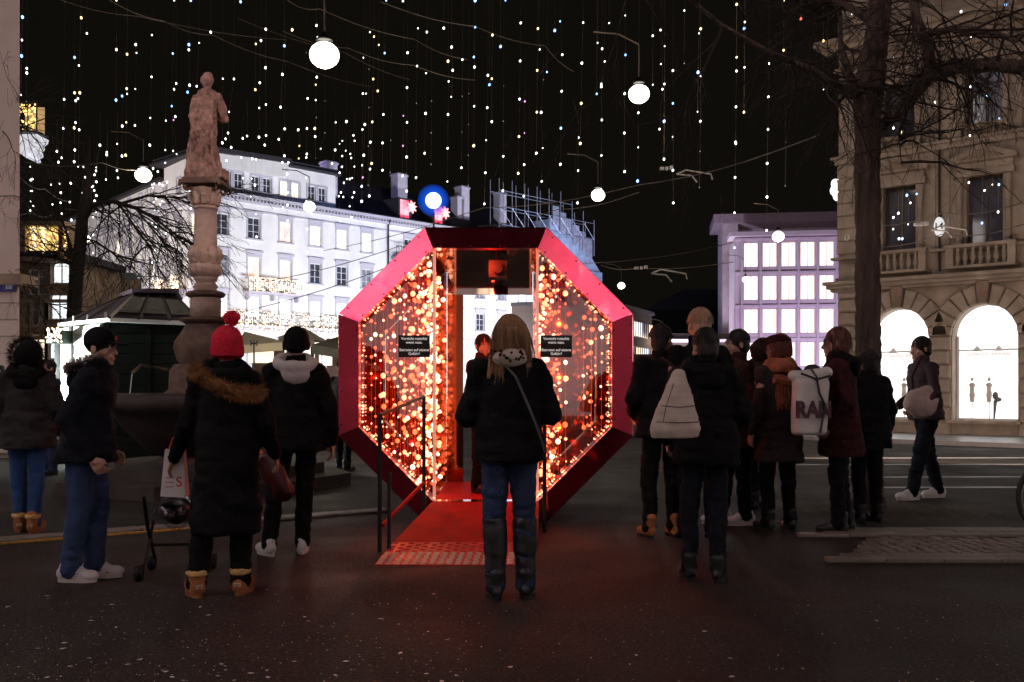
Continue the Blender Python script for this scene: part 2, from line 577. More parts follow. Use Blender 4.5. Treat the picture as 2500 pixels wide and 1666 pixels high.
# litter scattered on the asphalt, dead leaves
PAPER = mat('white_paper_scrap', (0.85, 0.83, 0.80), 0.35, coat=.6)
LEAF = mat('dead_leaf', (0.26, 0.10, 0.04), 0.8, var=0.4)
lm, ll = MB(), MB()
for i in range(620):
    px = random.uniform(-40, 2540) if random.random() < .35 else random.uniform(-40, 1150)
    py = 1440 + 240 * random.random() ** .8
    g = G(px, py)
    s = random.uniform(.003, .0065) if random.random() < .9 else random.uniform(.010, .020)
    a = random.uniform(0, PI)
    tgt = ll if random.random() < .1 else lm
    if tgt is ll: s = max(s, .009)
    q = [(g.x + s * math.cos(a + t) * (1 if k % 2 else .6), g.y + s * math.sin(a + t) * (1 if k % 2 else .6), .004 + .004 * random.random()) for k, t in enumerate((0, 1.4, 2.9, 4.5))]
    tgt.add(q, [(0, 1, 2, 3)])
    n0 = len(q)
tag(lm.build('litter', PAPER), 'tiny white scraps of paper strewn over the asphalt', None, kind='stuff')
tag(ll.build('fallen_leaves', LEAF), 'small brown dead leaves strewn over the asphalt', None, kind='stuff')


# ================================================================== WINDOWS shared by the facades
def win_meshes(w, h, frame, bars=((0.5,), (0.33, 0.66)), fw=0.07, trim=None, tw=0.16, sill=True, hood=False, d=0.12):
    """frame with muntins set into an opening of w x h; origin at lower left, y = 0 is the wall face"""
    m = MB()
    y0, y1 = d, d + 0.06
    m.box(0, fw, y0, y1, 0, h).box(w - fw, w, y0, y1, 0, h).box(fw, w - fw, y0, y1, 0, fw).box(fw, w - fw, y0, y1, h - fw, h)
    for b in bars[0]: m.box(w * b - fw * .45, w * b + fw * .45, y0 + .005, y1 + .004, fw, h - fw)
    for b in bars[1]: m.box(fw, w - fw, y0 + .012, y1 - .004, h * b - fw * .3, h * b + fw * .3)
    out = {'frame': m.mesh('window', frame)}
    if trim:
        s = MB().box(-tw, -.002, -.05, .02, -.02, h + tw).box(w + .002, w + tw, -.05, .02, -.02, h + tw).box(-.002, w + .002, -.05, .02, h + .002, h + tw)
        if sill: s.box(-tw - .08, w + tw + .08, -.14, .02, -.16, -.022)
        if hood: s.box(-tw - .1, w + tw + .1, -.2, .02, h + tw + .25, h + tw + .40).box(-tw, w + tw, -.08, .02, h + tw + .002, h + tw + .248)
        out['surround'] = s.mesh('window_surround', trim)
    out['pane'] = lambda material: B(fw * .5, w - fw * .5, d + .03, d + .05, fw * .5, h - fw * .5).mesh('pane', material)
    return out


class Wins:
    def __init__(self, w, h, frame, **k):
        self.w, self.h, self.m, self.p = w, h, win_meshes(w, h, frame, **k), {}

    def put(self, parent, x, z, pane):
        f = inst('window', self.m['frame'], parent, (x, 0, z))
        if pane.name not in self.p: self.p[pane.name] = self.m['pane'](pane)
        inst('pane', self.p[pane.name], f)
        if 'surround' in self.m: inst('surround', self.m['surround'], f)
        return f


# ================================================================== WHITE CORNER BUILDING
WC = Vector((-26.4, 85.0, 0.0))                       # its corner towards the square
wr = empty('white_building', WC, math.atan2(0.723, 0.690), 'floodlit white four storey corner building with lit garlands and rows of windows', 'building')
LITD = emit('dim_lit_window', (1.0, .62, .36), .75, False, blot=.7, bscale=1.6)
LITY = emit('cream_lit_window', (1.0, .90, .70), 1.5, False, blot=.5, bscale=2.2)
wt = Wins(1.25, 1.85, FRAMEW, trim=WTRIM, hood=True)
wa = Wins(0.85, 1.35, FRAMEW, trim=WTRIM, bars=((0.5,), (0.5,)))
ts = [1.81, 4.97, 8.25, 11.54, 14.6, 17.6]
tx = [23.0, 26.4, 29.8, 33.2, 36.6, 40.0, 43.4]
rows = [(14.5, 0), (11.0, 1), (7.45, 2), (3.4, 3)]
holes, plan = [], []
for ci, t in enumerate(ts + tx):
    for z, r in rows:
        holes.append((t - .62, t + .63, z, z + 1.85))
        if ci < 6:
            pane = {0: [GLASSD, GLASSD, LITD, LITW, LITY, LITY], 1: [GLASSB, LITD, LITD, GLASSD, GLASSD, GLASSB], 2: [LITC] * 6, 3: [LITW, GLASSD, LITW, LITC, GLASSD, LITW]}[r][ci]
        else:
            pane = [GLASSD, GLASSB, GLASSD, GLASSB][r] if (ci + r) % 4 else LITW
        plan.append((t - .62, z, pane))
wl = MB()
wall_holes(wl, 0, 44.9, 0, 18.0, holes)
wl.build('wall', WHITEW, wr)
for x, z, p in plan: wt.put(wr, x, z, p)
# attic over the corner
holes, ap = [], []
for i, t in enumerate((2.3, 3.5, 5.2, 6.4, 8.2, 9.4, 11.2, 12.4)):
    holes.append((t - .42, t + .43, 18.75, 20.1)); ap.append((t - .42, 18.75, LITW if i in (4, 5) else GLASSD))
m = MB(); wall_holes(m, 0.15, 13.9, 18.28, 21.45, holes, y=0.12)
m.box(13.9, 13.92, 0.12, 9, 18.28, 21.45)
m.build('attic_wall', WHITEW, wr)
for x, z, p in ap:
    f = wa.put(wr, x, z, p); f.location.y = 0.12
MB().box(-.3, 14.3, -.35, 9.2, 21.45, 21.65).box(-.1, 14.1, -.1, 9.0, 21.65, 22.0).build('attic_roof', DARKROOF, wr)
cm = MB().box(-.25, 45, -.55, 0.1, 17.98, 18.2).box(-.15, 45, -.3, 0.0, 17.55, 17.75).box(0, 45, -.1, 0.0, 16.85, 16.98).box(0, 45, -.12, 0, 6.3, 6.5)
cm.build('cornice', WTRIM, wr)
dm = MB().box(-.07, .07, -.28, 0, 17.76, 17.95).mesh('dentil', WTRIM)
k = 0
for i in range(120):
    inst('dentil', dm, wr, (0.2 + i * .37, 0, 0))
MB().box(-.3, 45, -.6, .12, 18.2, 18.28).build('gutter', DARKROOF, wr)
MB().tube([(20.2, -.12, 0.2), (20.2, -.12, 17.4), (20.2, -.45, 18.0)], .09, 6).build('drainpipe', DARKROOF, wr)
rf = MB().add([(13.92, .1, 18.2), (45, .1, 18.2), (45, 4.2, 22.2), (13.92, 4.2, 22.2), (13.92, 9, 22.3), (45, 9, 22.3)], [(0, 1, 2, 3), (3, 2, 5, 4)])
rf.build('roof', DARKROOF, wr)
# balconies with garlands of lamps
def garland(parent, x0, x1, z0, z1, y, n, r=0.05, material=GARL, name='garland'):
    m = MB()
    for _ in range(n):
        m.ball((random.uniform(x0, x1), y + random.uniform(-.06, .02), random.uniform(z0, z1)), r * random.uniform(.7, 1.2), 5, 4)
    o = m.build(name, material, parent)
    o['kind'] = 'stuff'
    return o
def balcony(parent, x0, x1, z, h=1.1, d=0.9):
    b = MB().box(x0, x1, -d, -.002, z - .22, z).build('balcony', WTRIM, parent)
    r = MB().box(x0, x1, -d, -d + .05, z + h - .06, z + h).box(x0, x1, -d, -d + .05, z + .05, z + .1)
    x = x0
    while x < x1:
        r.box(x, x + .035, -d, -d + .035, z, z + h); x += .22
    r.build('railing', BLACK, b)
    for x in (x0 + .3, (x0 + x1) / 2, x1 - .3): MB().prism([(x - .1, z - .22), (x + .1, z - .22), (x + .1, z - .6), (x - .1, z - .75)], -d * .7, -.002).build('bracket', WTRIM, b)
    return b
balcony(wr, 3.9, 9.6, 9.75)
garland(wr, 3.9, 9.6, 9.75, 10.95, -.98, 330, .055)
balcony(wr, 0.4, 20.0, 6.75)
garland(wr, 0.4, 20.0, 5.9, 8.0, -.98, 1500, .05)
balcony(wr, 20.6, 24.2, 14.3)
garland(wr, 22.0, 24.2, 14.3, 15.6, -.98, 70, .05)
# dormers with red lit windows and star lanterns, chimneys on the roof
REDW = emit('red_lit_window', (1.0, 0.03, 0.10), 1.1, False, blot=.3)
STARL = emit('star_lantern_light', (1.0, 0.20, 0.20), 1.8, False)
def star_poly(cx, cz, r0, r1, n=8):
    return [(cx + (r0 if k % 2 == 0 else r1) * math.cos(PI * k / n + .2), cz + (r0 if k % 2 == 0 else r1) * math.sin(PI * k / n + .2)) for k in range(2 * n)]
for t in (22.3, 26.9):
    d = MB().box(t - .75, t - .55, -.1, 3, 18.3, 20.3).box(t + .75, t + .95, -.1, 3, 18.3, 20.3).box(t - .8, t + 1.0, -.15, 3, 20.3, 20.45).build('dormer', DARKROOF, wr)
    B(t - .55, t + .75, .05, .1, 18.5, 20.3).build('pane', REDW, d)
    MB().box(t + .06, t + .14, -.02, .05, 18.5, 20.3).box(t - .55, t + .75, -.02, .05, 19.3, 19.38).build('muntin', FRAMEW, d)
    MB().prism(star_poly(t + .75, 19.6, .65, .32), -.5, -.3).build('star_lantern', STARL, d)
CHIM = mat('pale_chimney', (0.45, 0.42, 0.52), 0.9, var=.15)
for t, z0, z1, ww in ((14.6, 19.8, 23.2, 1.3), (23.5, 21.0, 23.4, 1.3), (32.5, 20.4, 23.4, 1.2), (31.8, 20.4, 22.2, 1.0), (38.5, 20.6, 23.6, 1.0)):
    MB().box(t - ww / 2, t + ww / 2, 1.6, 2.7, z0 - 1.5, z1).box(t - ww / 2 - .08, t + ww / 2 + .08, 1.52, 2.78, z1 - .25, z1 - .1).build('chimney', CHIM, wr)
area_light('roof_floodlight', WC + Vector((5, 12, 24)), WC + Vector((16, 20, 21)), 3, 3, 160, (.7, .6, 1.0))

# the left wing of the same white block
LW = WC + Vector((-.637, .771, 0)) * 41.0
lw = empty('white_wing_building', LW, math.atan2(-0.771, 0.637), 'pinkish white side wing receding behind the bare black tree', 'building')
holes, plan = [], []
for c in range(12):
    x = 41 - (2.2 + c * 3.25)
    for z, r in rows:
        holes.append((x - .62, x + .63, z, z + 1.85)); plan.append((x - .62, z, LITW if (r == 3 or (c * 7 + r * 3) % 6 == 0) else (GLASSB if r % 2 else GLASSD)))
    holes.append((x - .42, x + .43, 18.6, 19.95))
m = MB(); wall_holes(m, 0, 41, 0, 20.3, holes); m.build('wall', WHITEW, lw)
for x, z, p in plan: wt.put(lw, x, z, p)
for c in range(12): wa.put(lw, 41 - (2.2 + c * 3.25) - .42, 18.6, GLASSB)
MB().box(0, 41, -.35, .1, 17.7, 17.95).box(0, 41, -.2, 0, 17.3, 17.45).box(0, 41, -.12, 0, 6.3, 6.5).build('cornice', WTRIM, lw)
MB().box(-.2, 32, -.5, 8, 20.3, 20.6).build('roof', DARKROOF, lw)
m = MB().box(32, 41, .0, 8, 20.3, 21.5); m.build('attic_wall', WHITEW, lw)
MB().box(31.8, 41.3, -.4, 8.2, 21.5, 21.9).build('attic_roof', DARKROOF, lw)
for x, z in ((19.8, 8.9), (15.8, 8.9), (12, 8.9), (9, 8.9), (36.5, 9.9), (32.8, 9.9), (4, 7.5)):
    balcony(lw, x - 1.1, x + 1.1, z, d=.7)
    garland(lw, x - 1.1, x + 1.1, z - .1, z + 1.2, -.78, 120, .06)

# building under scaffolding at the end of the white block
SCAFW = mat('blue_grey_sheeting', (0.30, 0.38, 0.55), 0.8, var=.25, scale=.7)
SE = WC + Vector((.690, .723, 0)) * 45.2
sb = empty('scaffolded_building', SE, math.atan2(0.723, 0.690), 'pale blue building end wrapped in sheeting under a tall rooftop scaffold', 'building')
MB().box(0, 9.6, 0.15, 7, 0, 15.6).build('wall', SCAFW, sb)
MB().prism([(0, 15.6), (9.6, 15.6), (7.5, 17.6), (0, 21.2)], .4, 6).build('gable', SCAFW, sb)
pm = MB().box(0, 1.15, 0, .06, 0, 2.4).mesh('sheeting_panel', mat('translucent_sheeting', (.28, .30, .40), .5, var=.4, scale=2))
for i in range(6): inst('sheeting_panel', pm, sb, (.3 + i * 1.25, .2, 20.4 - i * .62))
m = MB()
for i in range(9):
    x = -9 + i * 2.1
    zt = 24.6 - max(0, i - 5) * .9
    for y in (0, 1.4): m.tube([(x, y, 17.5), (x, y, zt)], .05, 4)
    if i < 8:
        for z in (19.5, 21.5, 23.3):
            if z < zt - .8: m.tube([(x, 0, z), (x + 2.1, 0, z)], .04, 4); m.tube([(x, 1.4, z), (x + 2.1, 1.4, z)], .04, 4)
        m.tube([(x, 0, 21.5), (x + 2.1, 0, 19.5)], .03, 4)
m.build('scaffold', mat('galvanised_tube', (.35, .38, .5), .5, .6), sb)
area_light('roof_floodlight', SE + Vector((6, -5, 10)), SE + Vector((2, 2, 19)), 6, 2, 800, (.35, .5, 1.0))

# glowing blue star above the roofs
bs = empty('blue_star_lamp', P(1058, 490, 95), 0, 'glaring blue white star light on the dark roof ridge', 'lamp')
MB().ball((0, 0, 0), .78, 18, 12).build('bulb', emit('blue_glare', (.55, .80, 1.0), 5.0, False), bs, True)
def halo_material():
    m, nt, b, out = _new('blue_halo_glow')
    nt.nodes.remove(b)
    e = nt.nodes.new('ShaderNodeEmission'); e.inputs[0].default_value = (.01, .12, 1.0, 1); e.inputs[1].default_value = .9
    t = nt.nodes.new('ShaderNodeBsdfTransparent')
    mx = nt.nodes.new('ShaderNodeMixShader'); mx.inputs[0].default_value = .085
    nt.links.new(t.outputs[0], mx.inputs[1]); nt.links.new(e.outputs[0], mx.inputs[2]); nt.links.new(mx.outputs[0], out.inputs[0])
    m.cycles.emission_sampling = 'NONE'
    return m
HALO = halo_material()
for r_ in (.86, .95, 1.04, 1.13, 1.22, 1.31, 1.41, 1.52): MB().ball((0, 0, 0), r_, 24, 16).build('halo_shell', HALO, bs, True)  # nested translucent glowing shells imitate a soft halo round the lamp
MB().tube([(0, .6, -1), (0, .6, -6)], .1, 5).build('mast', BLACK, bs)
point_light('blue_star_light', bs.location + Vector((0, -3, 0)), 500, (.1, .25, 1.0), 1.0)

# ================================================================== PURPLE-LIT OFFICE
PUR = mat('lilac_concrete', (0.55, 0.46, 0.56), 0.8, var=.1, scale=.3)
po = empty('office_building', ((1795 - 1250) / F * 100, 100, 0), math.atan2(-.14, .99), 'lilac lit office block with a grid of glowing pink white windows', 'building')
pw = Wins(1.42, 2.45, mat('plum_window_frame', (.12, .03, .04), .5), bars=((.5,), ()), fw=.055, d=.25)
holes, plan = [], []
for c in range(8):
    for r in range(5):
        x, z = 1.55 + c * 1.84 - .71, 13.3 - r * 3.33
        if z < .5: continue
        holes.append((x, x + 1.42, z, z + 2.45)); plan.append((x, z))
m = MB(); wall_holes(m, 0, 16, 0, 16.3, holes, th=.3); m.build('wall', PUR, po)
for x, z in plan: pw.put(po, x, z, LITP)
fin = MB().box(-.11, .11, -.28, 0, .3, 16.2).mesh('fin', PUR)
for c in range(9): inst('fin', fin, po, (1.55 + c * 1.84 - .92, 0, 0))
bd = MB().box(0, 16, -.2, 0, -.1, .1).mesh('floor_band', PUR)
for r in range(6): inst('floor_band', bd, po, (0, 0, 16.0 - r * 3.33 + .05))
MB().box(-.6, 16.2, -.7, 3, 16.32, 16.75).build('roof', PUR, po)
MB().box(-.02, 0, .3, 8, 0, 16.3).build('side_wall', PUR, po)
ob = empty('tall_grey_building', ((1764 - 1250) / F * 112, 112, 0), math.atan2(-.14, .99), 'taller dim mauve building with a flat overhanging roof behind the lilac office', 'building')
MB().box(0, 1.7, 0, 8, 0, 19.6).box(1.7, 22, 4, 8, 0, 19.6).build('wall', mat('mauve_concrete', (.28, .22, .28), .85, var=.3, scale=.5), ob)
MB().box(-1.0, 22, -.8, 8, 19.6, 20.6).build('roof', mat('mauve_roof', (.2, .14, .2), .8), ob)
gm = Wins(1.3, 1.6, FRAMED, bars=((.5,), ()))
for c in range(8): f = gm.put(ob, 3 + c * 2.2, 16.5, GLASSD); f.location.y = 3.85

# dark office down the street, lit shop at its end
DKB = mat('dark_brick', (.06, .04, .035), .9, var=.3)
do = empty('dark_office_building', ((1548 - 1250) / F * 85, 85, 0), math.atan2(.92, .38), 'dark brown office block with ribbons of dim lit windows beside the red frame', 'building')
MB().box(-8, 6.5, .12, 8, 0, 7.8).build('wall', DKB, do)
dw = Wins(.62, 1.35, FRAMED, bars=((), ()), d=-.02)
for r, z in enumerate((5.6, 3.4, 1.4)):
    for c in range(20): dw.put(do, -8 + c * .72, z, [LITW, LITC, GLASSB][(c * 3 + r * 5 + (c // 3)) % 3] if r < 2 else GLASSB)
MB().box(-8.2, 6.7, -.1, 8, 7.8, 8.1).build('roof', DARKROOF, do)
sh = empty('far_shop', ((1585 - 1250) / F * 110, 110, 0), 0, 'low dark building with bright lit upper windows at the end of the street', 'building')
MB().box(0, 9, .1, 6, 0, 7.2).build('wall', DKB, sh)
MB().box(-.3, 9.3, -1.2, .1, 6.2, 6.5).build('canopy', WTRIM, sh)
lw2 = Wins(1.4, 1.7, FRAMED, bars=((), ()), d=-.02)
for c in range(6): lw2.put(sh, .2 + c * 1.5, 3.3, LITC)
for c in range(6): lw2.put(sh, .2 + c * 1.5, .8, LITW)
# dark background blocks closing the street
bk = empty('distant_building', (28, 150, 0), 0, 'black unlit building filling the gap beneath the lamps down the street', 'building')
MB().box(-8, 26, 0, 10, 0, 13).build('wall', mat('unlit_wall', (.012, .010, .009), .9), bk)
MB().prism([(-8, 13), (26, 13), (20, 16), (-2, 16)], .5, 9).build('roof', DARKROOF, bk)
for c in range(5): Wins(1.2, 1.5, FRAMED, d=-.02).put(bk, -6 + c * 2.7, 5.5, LITW if c % 2 else GLASSB)


# ================================================================== STONE HOUSE ON THE RIGHT
sr = empty('stone_house', RC, math.atan2(RDIR.y, RDIR.x), 'sandstone palace with glowing arched shop windows, balustrades and pedimented windows', 'building')
BAY, AW = 2.08, 1.51
NB = 9
ARCH0 = 0.81
def bx(k): return ARCH0 + k * BAY
R_ = AW / 2
ZC = 3.31 - R_                       # springing line
wall = MB()
W_END = bx(NB) - .2
arcN = 14
for k in range(NB):
    x0 = bx(k); xc = x0 + R_; x1 = x0 + AW
    pts = [(xc - R_ * math.cos(PI * i / arcN), ZC + R_ * math.sin(PI * i / arcN)) for i in range(arcN + 1)]
    for (a, b) in zip(pts[:-1], pts[1:]):
        wall.add([(a[0], 0, a[1]), (b[0], 0, b[1]), (b[0], 0, 4.0), (a[0], 0, 4.0)], [(0, 1, 2, 3)])
        wall.add([(a[0], 0, a[1]), (a[0], .4, a[1]), (b[0], .4, b[1]), (b[0], 0, b[1])], [(0, 1, 2, 3)])
    for xx in (x0, x1): wall.add([(xx, 0, .42), (xx, .4, .42), (xx, .4, ZC), (xx, 0, ZC)], [(0, 1, 2, 3)])
    wall.add([(x0, 0, 0), (x1, 0, 0), (x1, 0, .42), (x0, 0, .42)], [(0, 1, 2, 3)])
    wall.add([(x0, 0, .42), (x1, 0, .42), (x1, .4, .42), (x0, .4, .42)], [(0, 1, 2, 3)])
    nx = bx(k + 1) if k < NB - 1 else W_END
    wall.add([(x1, 0, 0), (nx, 0, 0), (nx, 0, 4.0), (x1, 0, 4.0)], [(0, 1, 2, 3)])
wall.add([(-.05, 0, 0), (ARCH0, 0, 0), (ARCH0, 0, 4.0), (-.05, 0, 4.0)], [(0, 1, 2, 3)])
holes = []
for k in range(NB):
    xc = bx(k) + R_
    holes += [(xc - .42, xc + .42, 4.75, 6.5), (xc - .42, xc + .42, 7.75, 9.15), (xc - .42, xc + .42, 11.4, 12.9)]
wall_holes(wall, -.05, W_END, 4.0, 14.2, holes, th=.3)
wall.add([(-.05, 0, 0), (-.05, 8, 0), (-.05, 8, 14.2), (-.05, 0, 14.2)], [(0, 1, 2, 3)])
wall.build('wall', STONE, sr)
# rusticated blocks
blk = {}
def block(x0, x1, z0, z1, d=.11):
    key = (round(x1 - x0, 3), round(z1 - z0, 3))
    if key not in blk: blk[key] = MB().cbox(0.012, x1 - x0 - .012, -d, 0.0, .012, z1 - z0 - .012, .035).mesh('stone_block', STONE)
    inst('stone_block', blk[key], sr, (x0, 0, z0))
nrow = 7
for k in range(-1, NB):
    xa = -.05 if k < 0 else bx(k) + AW
    xb = bx(k + 1) if k < NB - 1 else W_END
    if k < 0: xa, xb = -.05, ARCH0
    for r in range(nrow):
        z0 = .06 + r * (ZC - .06) / nrow; z1 = .06 + (r + 1) * (ZC - .06) / nrow
        if k < 4:
            s = .035 if r % 2 else 0.0
            block(xa + s + .02, xb - s - .02, z0, z1)
    if k < 0:
        for r in range(4): block(xa, xb - .25, ZC + .02 + r * .35, ZC + .36 + r * .35)
# voussoirs
vn = 11
vs_m = []
for i in range(vn):
    a0, a1 = PI * i / vn + .012, PI * (i + 1) / vn - .012
    ro = .50 if i != vn // 2 else .60
    q = []
    for a, r in ((a0, R_ + .015), (a1, R_ + .015), (a1, R_ + ro), (a0, R_ + ro)):
        q.append((-r * math.cos(a), min(r * math.sin(a), 3.98 - ZC)))
    d = .13 if i != vn // 2 else .22
    c = (sum(p[0] for p in q) / 4, sum(p[1] for p in q) / 4)
    m = MB().prism(q, -d + .035, 0)
    qi = [(c[0] + (p[0] - c[0]) * .84, c[1] + (p[1] - c[1]) * .84) for p in q]
    m.add([(x, -d + .035, z) for x, z in q] + [(x, -d, z) for x, z in qi], [(0, 1, 5, 4), (1, 2, 6, 5), (2, 3, 7, 6), (3, 0, 4, 7), (4, 5, 6, 7)])
    vs_m.append(m.mesh('voussoir' if i != vn // 2 else 'keystone', STONE if i != vn // 2 else STONE2))
for k in range(5):
    for i, me in enumerate(vs_m): inst('keystone' if i == vn // 2 else 'voussoir', me, sr, (bx(k) + R_, 0, ZC))
# shop windows
shopf = MB()
arc = [(R_ - (R_ - .01) * math.cos(PI * i / 16), ZC - .45 + (R_ - .01) * math.sin(PI * i / 16)) for i in range(17)]
shop_pane = MB().prism([(0.01, 0)] + [(AW - .01, 0)] + arc[::-1], .36, .38).mesh('shop_pane', SHOP)
BANDM = emit('shop_blind', (1.0, .93, .90), 1.05, False)
band = B(.06, AW - .06, .33, .355, 1.56, 1.72).mesh('blind', BANDM)
tm = text_mesh('GIORGIO ARMANI', .105, mat('grey_print', (.30, .26, .25), .8), spacing=1.25)
sfr = MB().box(0.02, .07, .28, .355, 0, ZC - .45).box(AW - .07, AW - .02, .28, .355, 0, ZC - .45).box(.07, AW - .07, .28, .355, 0, .05).box(.07, AW - .07, .30, .36, 1.73, 1.77).mesh('shop_window', FRAMEW)
sill = MB().box(-.1, AW + .1, -.2, .1, -.07, 0).mesh('sill', STONE)
plant_m = None
for k in range(NB):
    s = inst('shop_window', sfr, sr, (bx(k), 0, .45))
    inst('pane', shop_pane, s); inst('blind', band, s); inst('sill', sill, s)
    o = inst('lettering', tm, s, (R_, .325, 1.64), rot=(PI / 2, 0, 0))
    if k < 3:
        mm = MB().ball((AW * .62, .25, 1.06 - .45), .07, 8, 6, (1, .6, 1.5)).tube([(AW * .62, .25, .5), (AW * .60, .25, .05)], [.05, .02], 6).ball((AW * .66, .25, .52), .09, 7, 5, (1, .5, .7))
        mm.build('figure_display', mat('display_grey', (.20, .19, .2), .7), s, True)
    if k < 4:
        for q_, xx in enumerate((.38, .78, 1.16)):
            if (q_ + k) % 3 == 0: continue
            mq = MB().ball((xx, .30, 1.02), .045, 8, 6, (1, 1, 1.25)).zloft([(.45, xx, .30, .05, .04), (.62, xx, .30, .075, .045), (.78, xx, .30, .055, .04), (.90, xx, .30, .085, .045), (.94, xx, .30, .03, .03)], 10).tube([(xx, .30, .02), (xx, .30, .5)], .012, 5)
            mq.build('dress_form', mat('display_white', (.80, .78, .76), .6), s, True)
        MB().tube([(.5, .30, 1.83), (.5, .30, 2.25)], .006, 4).lathe([(.02, 0), (.10, -.10), (.11, -.13), (.10, -.13)], (.5, .30, 1.85), 12).tube([(1.0, .30, 1.83), (1.0, .30, 2.25)], .006, 4).lathe([(.02, 0), (.10, -.10), (.11, -.13), (.10, -.13)], (1.0, .30, 1.85), 12).build('pendant_lamp', mat('display_white', (.8, .78, .76), .6), s, True)
# string courses
MB().box(-.35, W_END, -.38, -.002, 4.0, 4.09).box(-.28, W_END, -.30, -.002, 3.9, 3.998).box(-.2, W_END, -.2, -.002, 3.82, 3.898).build('string_course', STONE, sr)
MB().box(-.2, W_END, -.2, -.002, 4.68, 4.748).box(-.1, W_END, -.1, -.002, 4.095, 4.2).build('sill_course', STONE, sr)
MB().box(-.12, W_END, -.12, -.002, 7.25, 7.38).box(-.2, W_END, -.2, -.002, 7.38, 7.45).build('string_course', STONE, sr)
MB().box(-.5, W_END, -.6, -.002, 10.35, 10.5).box(-.35, W_END, -.4, -.002, 10.22, 10.348).box(-.15, W_END, -.12, -.002, 9.75, 9.82).build('cornice', STONE, sr)
MB().box(-.5, W_END, -.65, 1, 14.2, 14.5).build('roof_cornice', STONE, sr)
# corbel discs in the frieze
cd = MB().prism([(.12 * math.cos(a * PI / 5), .12 * math.sin(a * PI / 5)) for a in range(10)], -.05, 0).mesh('frieze_disc', STONE2)
for i in range(46): inst('frieze_disc', cd, sr, (.2 + i * .42, -.005, 10.02))
# windows, pilasters, pediments, balustrades
w1 = Wins(.84, 1.75, FRAMED, bars=((.5,), (.72,)), fw=.07, d=.2)
w2 = Wins(.84, 1.4, FRAMED, bars=((.5,), (.72,)), fw=.07, d=.2)
w3 = Wins(.84, 1.5, FRAMED, bars=((.5,), (.72,)), fw=.07, d=.2)
baluster = MB().lathe([(.045, 0), (.045, .05), (.03, .07), (.062, .17), (.05, .26), (.028, .36), (.045, .40), (.045, .44)], n=8).mesh('baluster', STONE)
col = MB().lathe([(.10, 0), (.10, .08), (.075, .12), (.07, 1.5), (.085, 1.56), (.10, 1.62), (.10, 1.68)], n=12).mesh('half_column', STONE)
REVEAL = emit('dim_interior', (1.0, .55, .3), .05, False)
for k in range(NB):
    xc = bx(k) + R_
    w1.put(sr, xc - .42, 4.75, GLASSD); w2.put(sr, xc - .42, 7.75, GLASSD); w3.put(sr, xc - .42, 11.4, GLASSD)
    for s in (-1, 1): inst('half_column', col, sr, (xc + s * .56, -.08, 4.76))
    e = MB().box(xc - .72, xc + .72, -.2, -.002, 6.46, 6.6).box(xc - .68, xc + .68, -.14, -.002, 6.6, 6.8).build('entablature', STONE, sr)
    pd = MB().prism([(xc - .8, 6.8), (xc + .8, 6.8), (xc + .8, 6.9), (xc, 7.2), (xc - .8, 6.9)], -.28, -.002)
    pd.build('pediment', STONE, sr)
    MB().prism([(xc - .55, 6.86), (xc + .55, 6.86), (xc, 7.08)], -.30, -.281).build('tympanum', STONE2, sr)
    MB().box(xc - .56, xc - .43, -.1, -.002, 7.75, 9.3).box(xc + .43, xc + .56, -.1, -.002, 7.75, 9.3).box(xc - .6, xc + .6, -.16, -.002, 9.3, 9.45).build('window_surround', STONE, sr)
    MB().prism([(xc - .6, 9.45), (xc + .6, 9.45), (xc, 9.68)], -.16, -.002).build('pediment', STONE, sr)
    # balcony balustrade in front of the first-floor window
    if k < 5:
        b = MB().box(xc - .80, xc + .80, -.42, -.002, 4.2, 4.26).box(xc - .80, xc - .62, -.40, -.24, 4.26, 4.70).box(xc + .62, xc + .80, -.40, -.24, 4.26, 4.70).box(xc - .82, xc + .82, -.43, -.22, 4.70, 4.78).build('balustrade', STONE, sr)
        for i in range(7): inst('baluster', baluster, b, (xc - .53 + i * .177, -.32, 4.26))
        b = MB().box(xc - .55, xc + .55, -.2, -.002, 7.66, 7.75).box(xc - .6, xc - .5, -.2, -.002, 7.45, 7.66).box(xc + .5, xc + .6, -.2, -.002, 7.45, 7.66).build('balustrade', STONE, sr)
        bs_ = baluster
        for i in range(6): inst('baluster', baluster, b, (xc - .40 + i * .16, -.12, 7.452), scale=(.8, .8, .47))
    # recessed wall panels and joints between bays
    MB().box(xc + .80, xc + .92, -.035, -.002, 4.8, 7.2).build('pilaster_strip', STONE, sr)
    MB().box(xc + 1.15, xc + 1.27, -.035, -.002, 4.8, 7.2).build('pilaster_strip', STONE, sr)
    MB().box(xc + .72, xc + .86, -.05, -.002, 7.5, 10.2).build('pilaster_strip', STONE, sr)
    MB().tube([(xc + 1.03, -.06, 4.1), (xc + 1.03, -.06, 10.2)], .03, 6).build('drainpipe', FRAMED, sr) if k % 2 == 0 else None
for r in range(7):
    MB().cbox(-.08, .62, -.05, 0.0, 4.85 + r * .34, 5.17 + r * .34, .02).build('stone_block', STONE, sr)
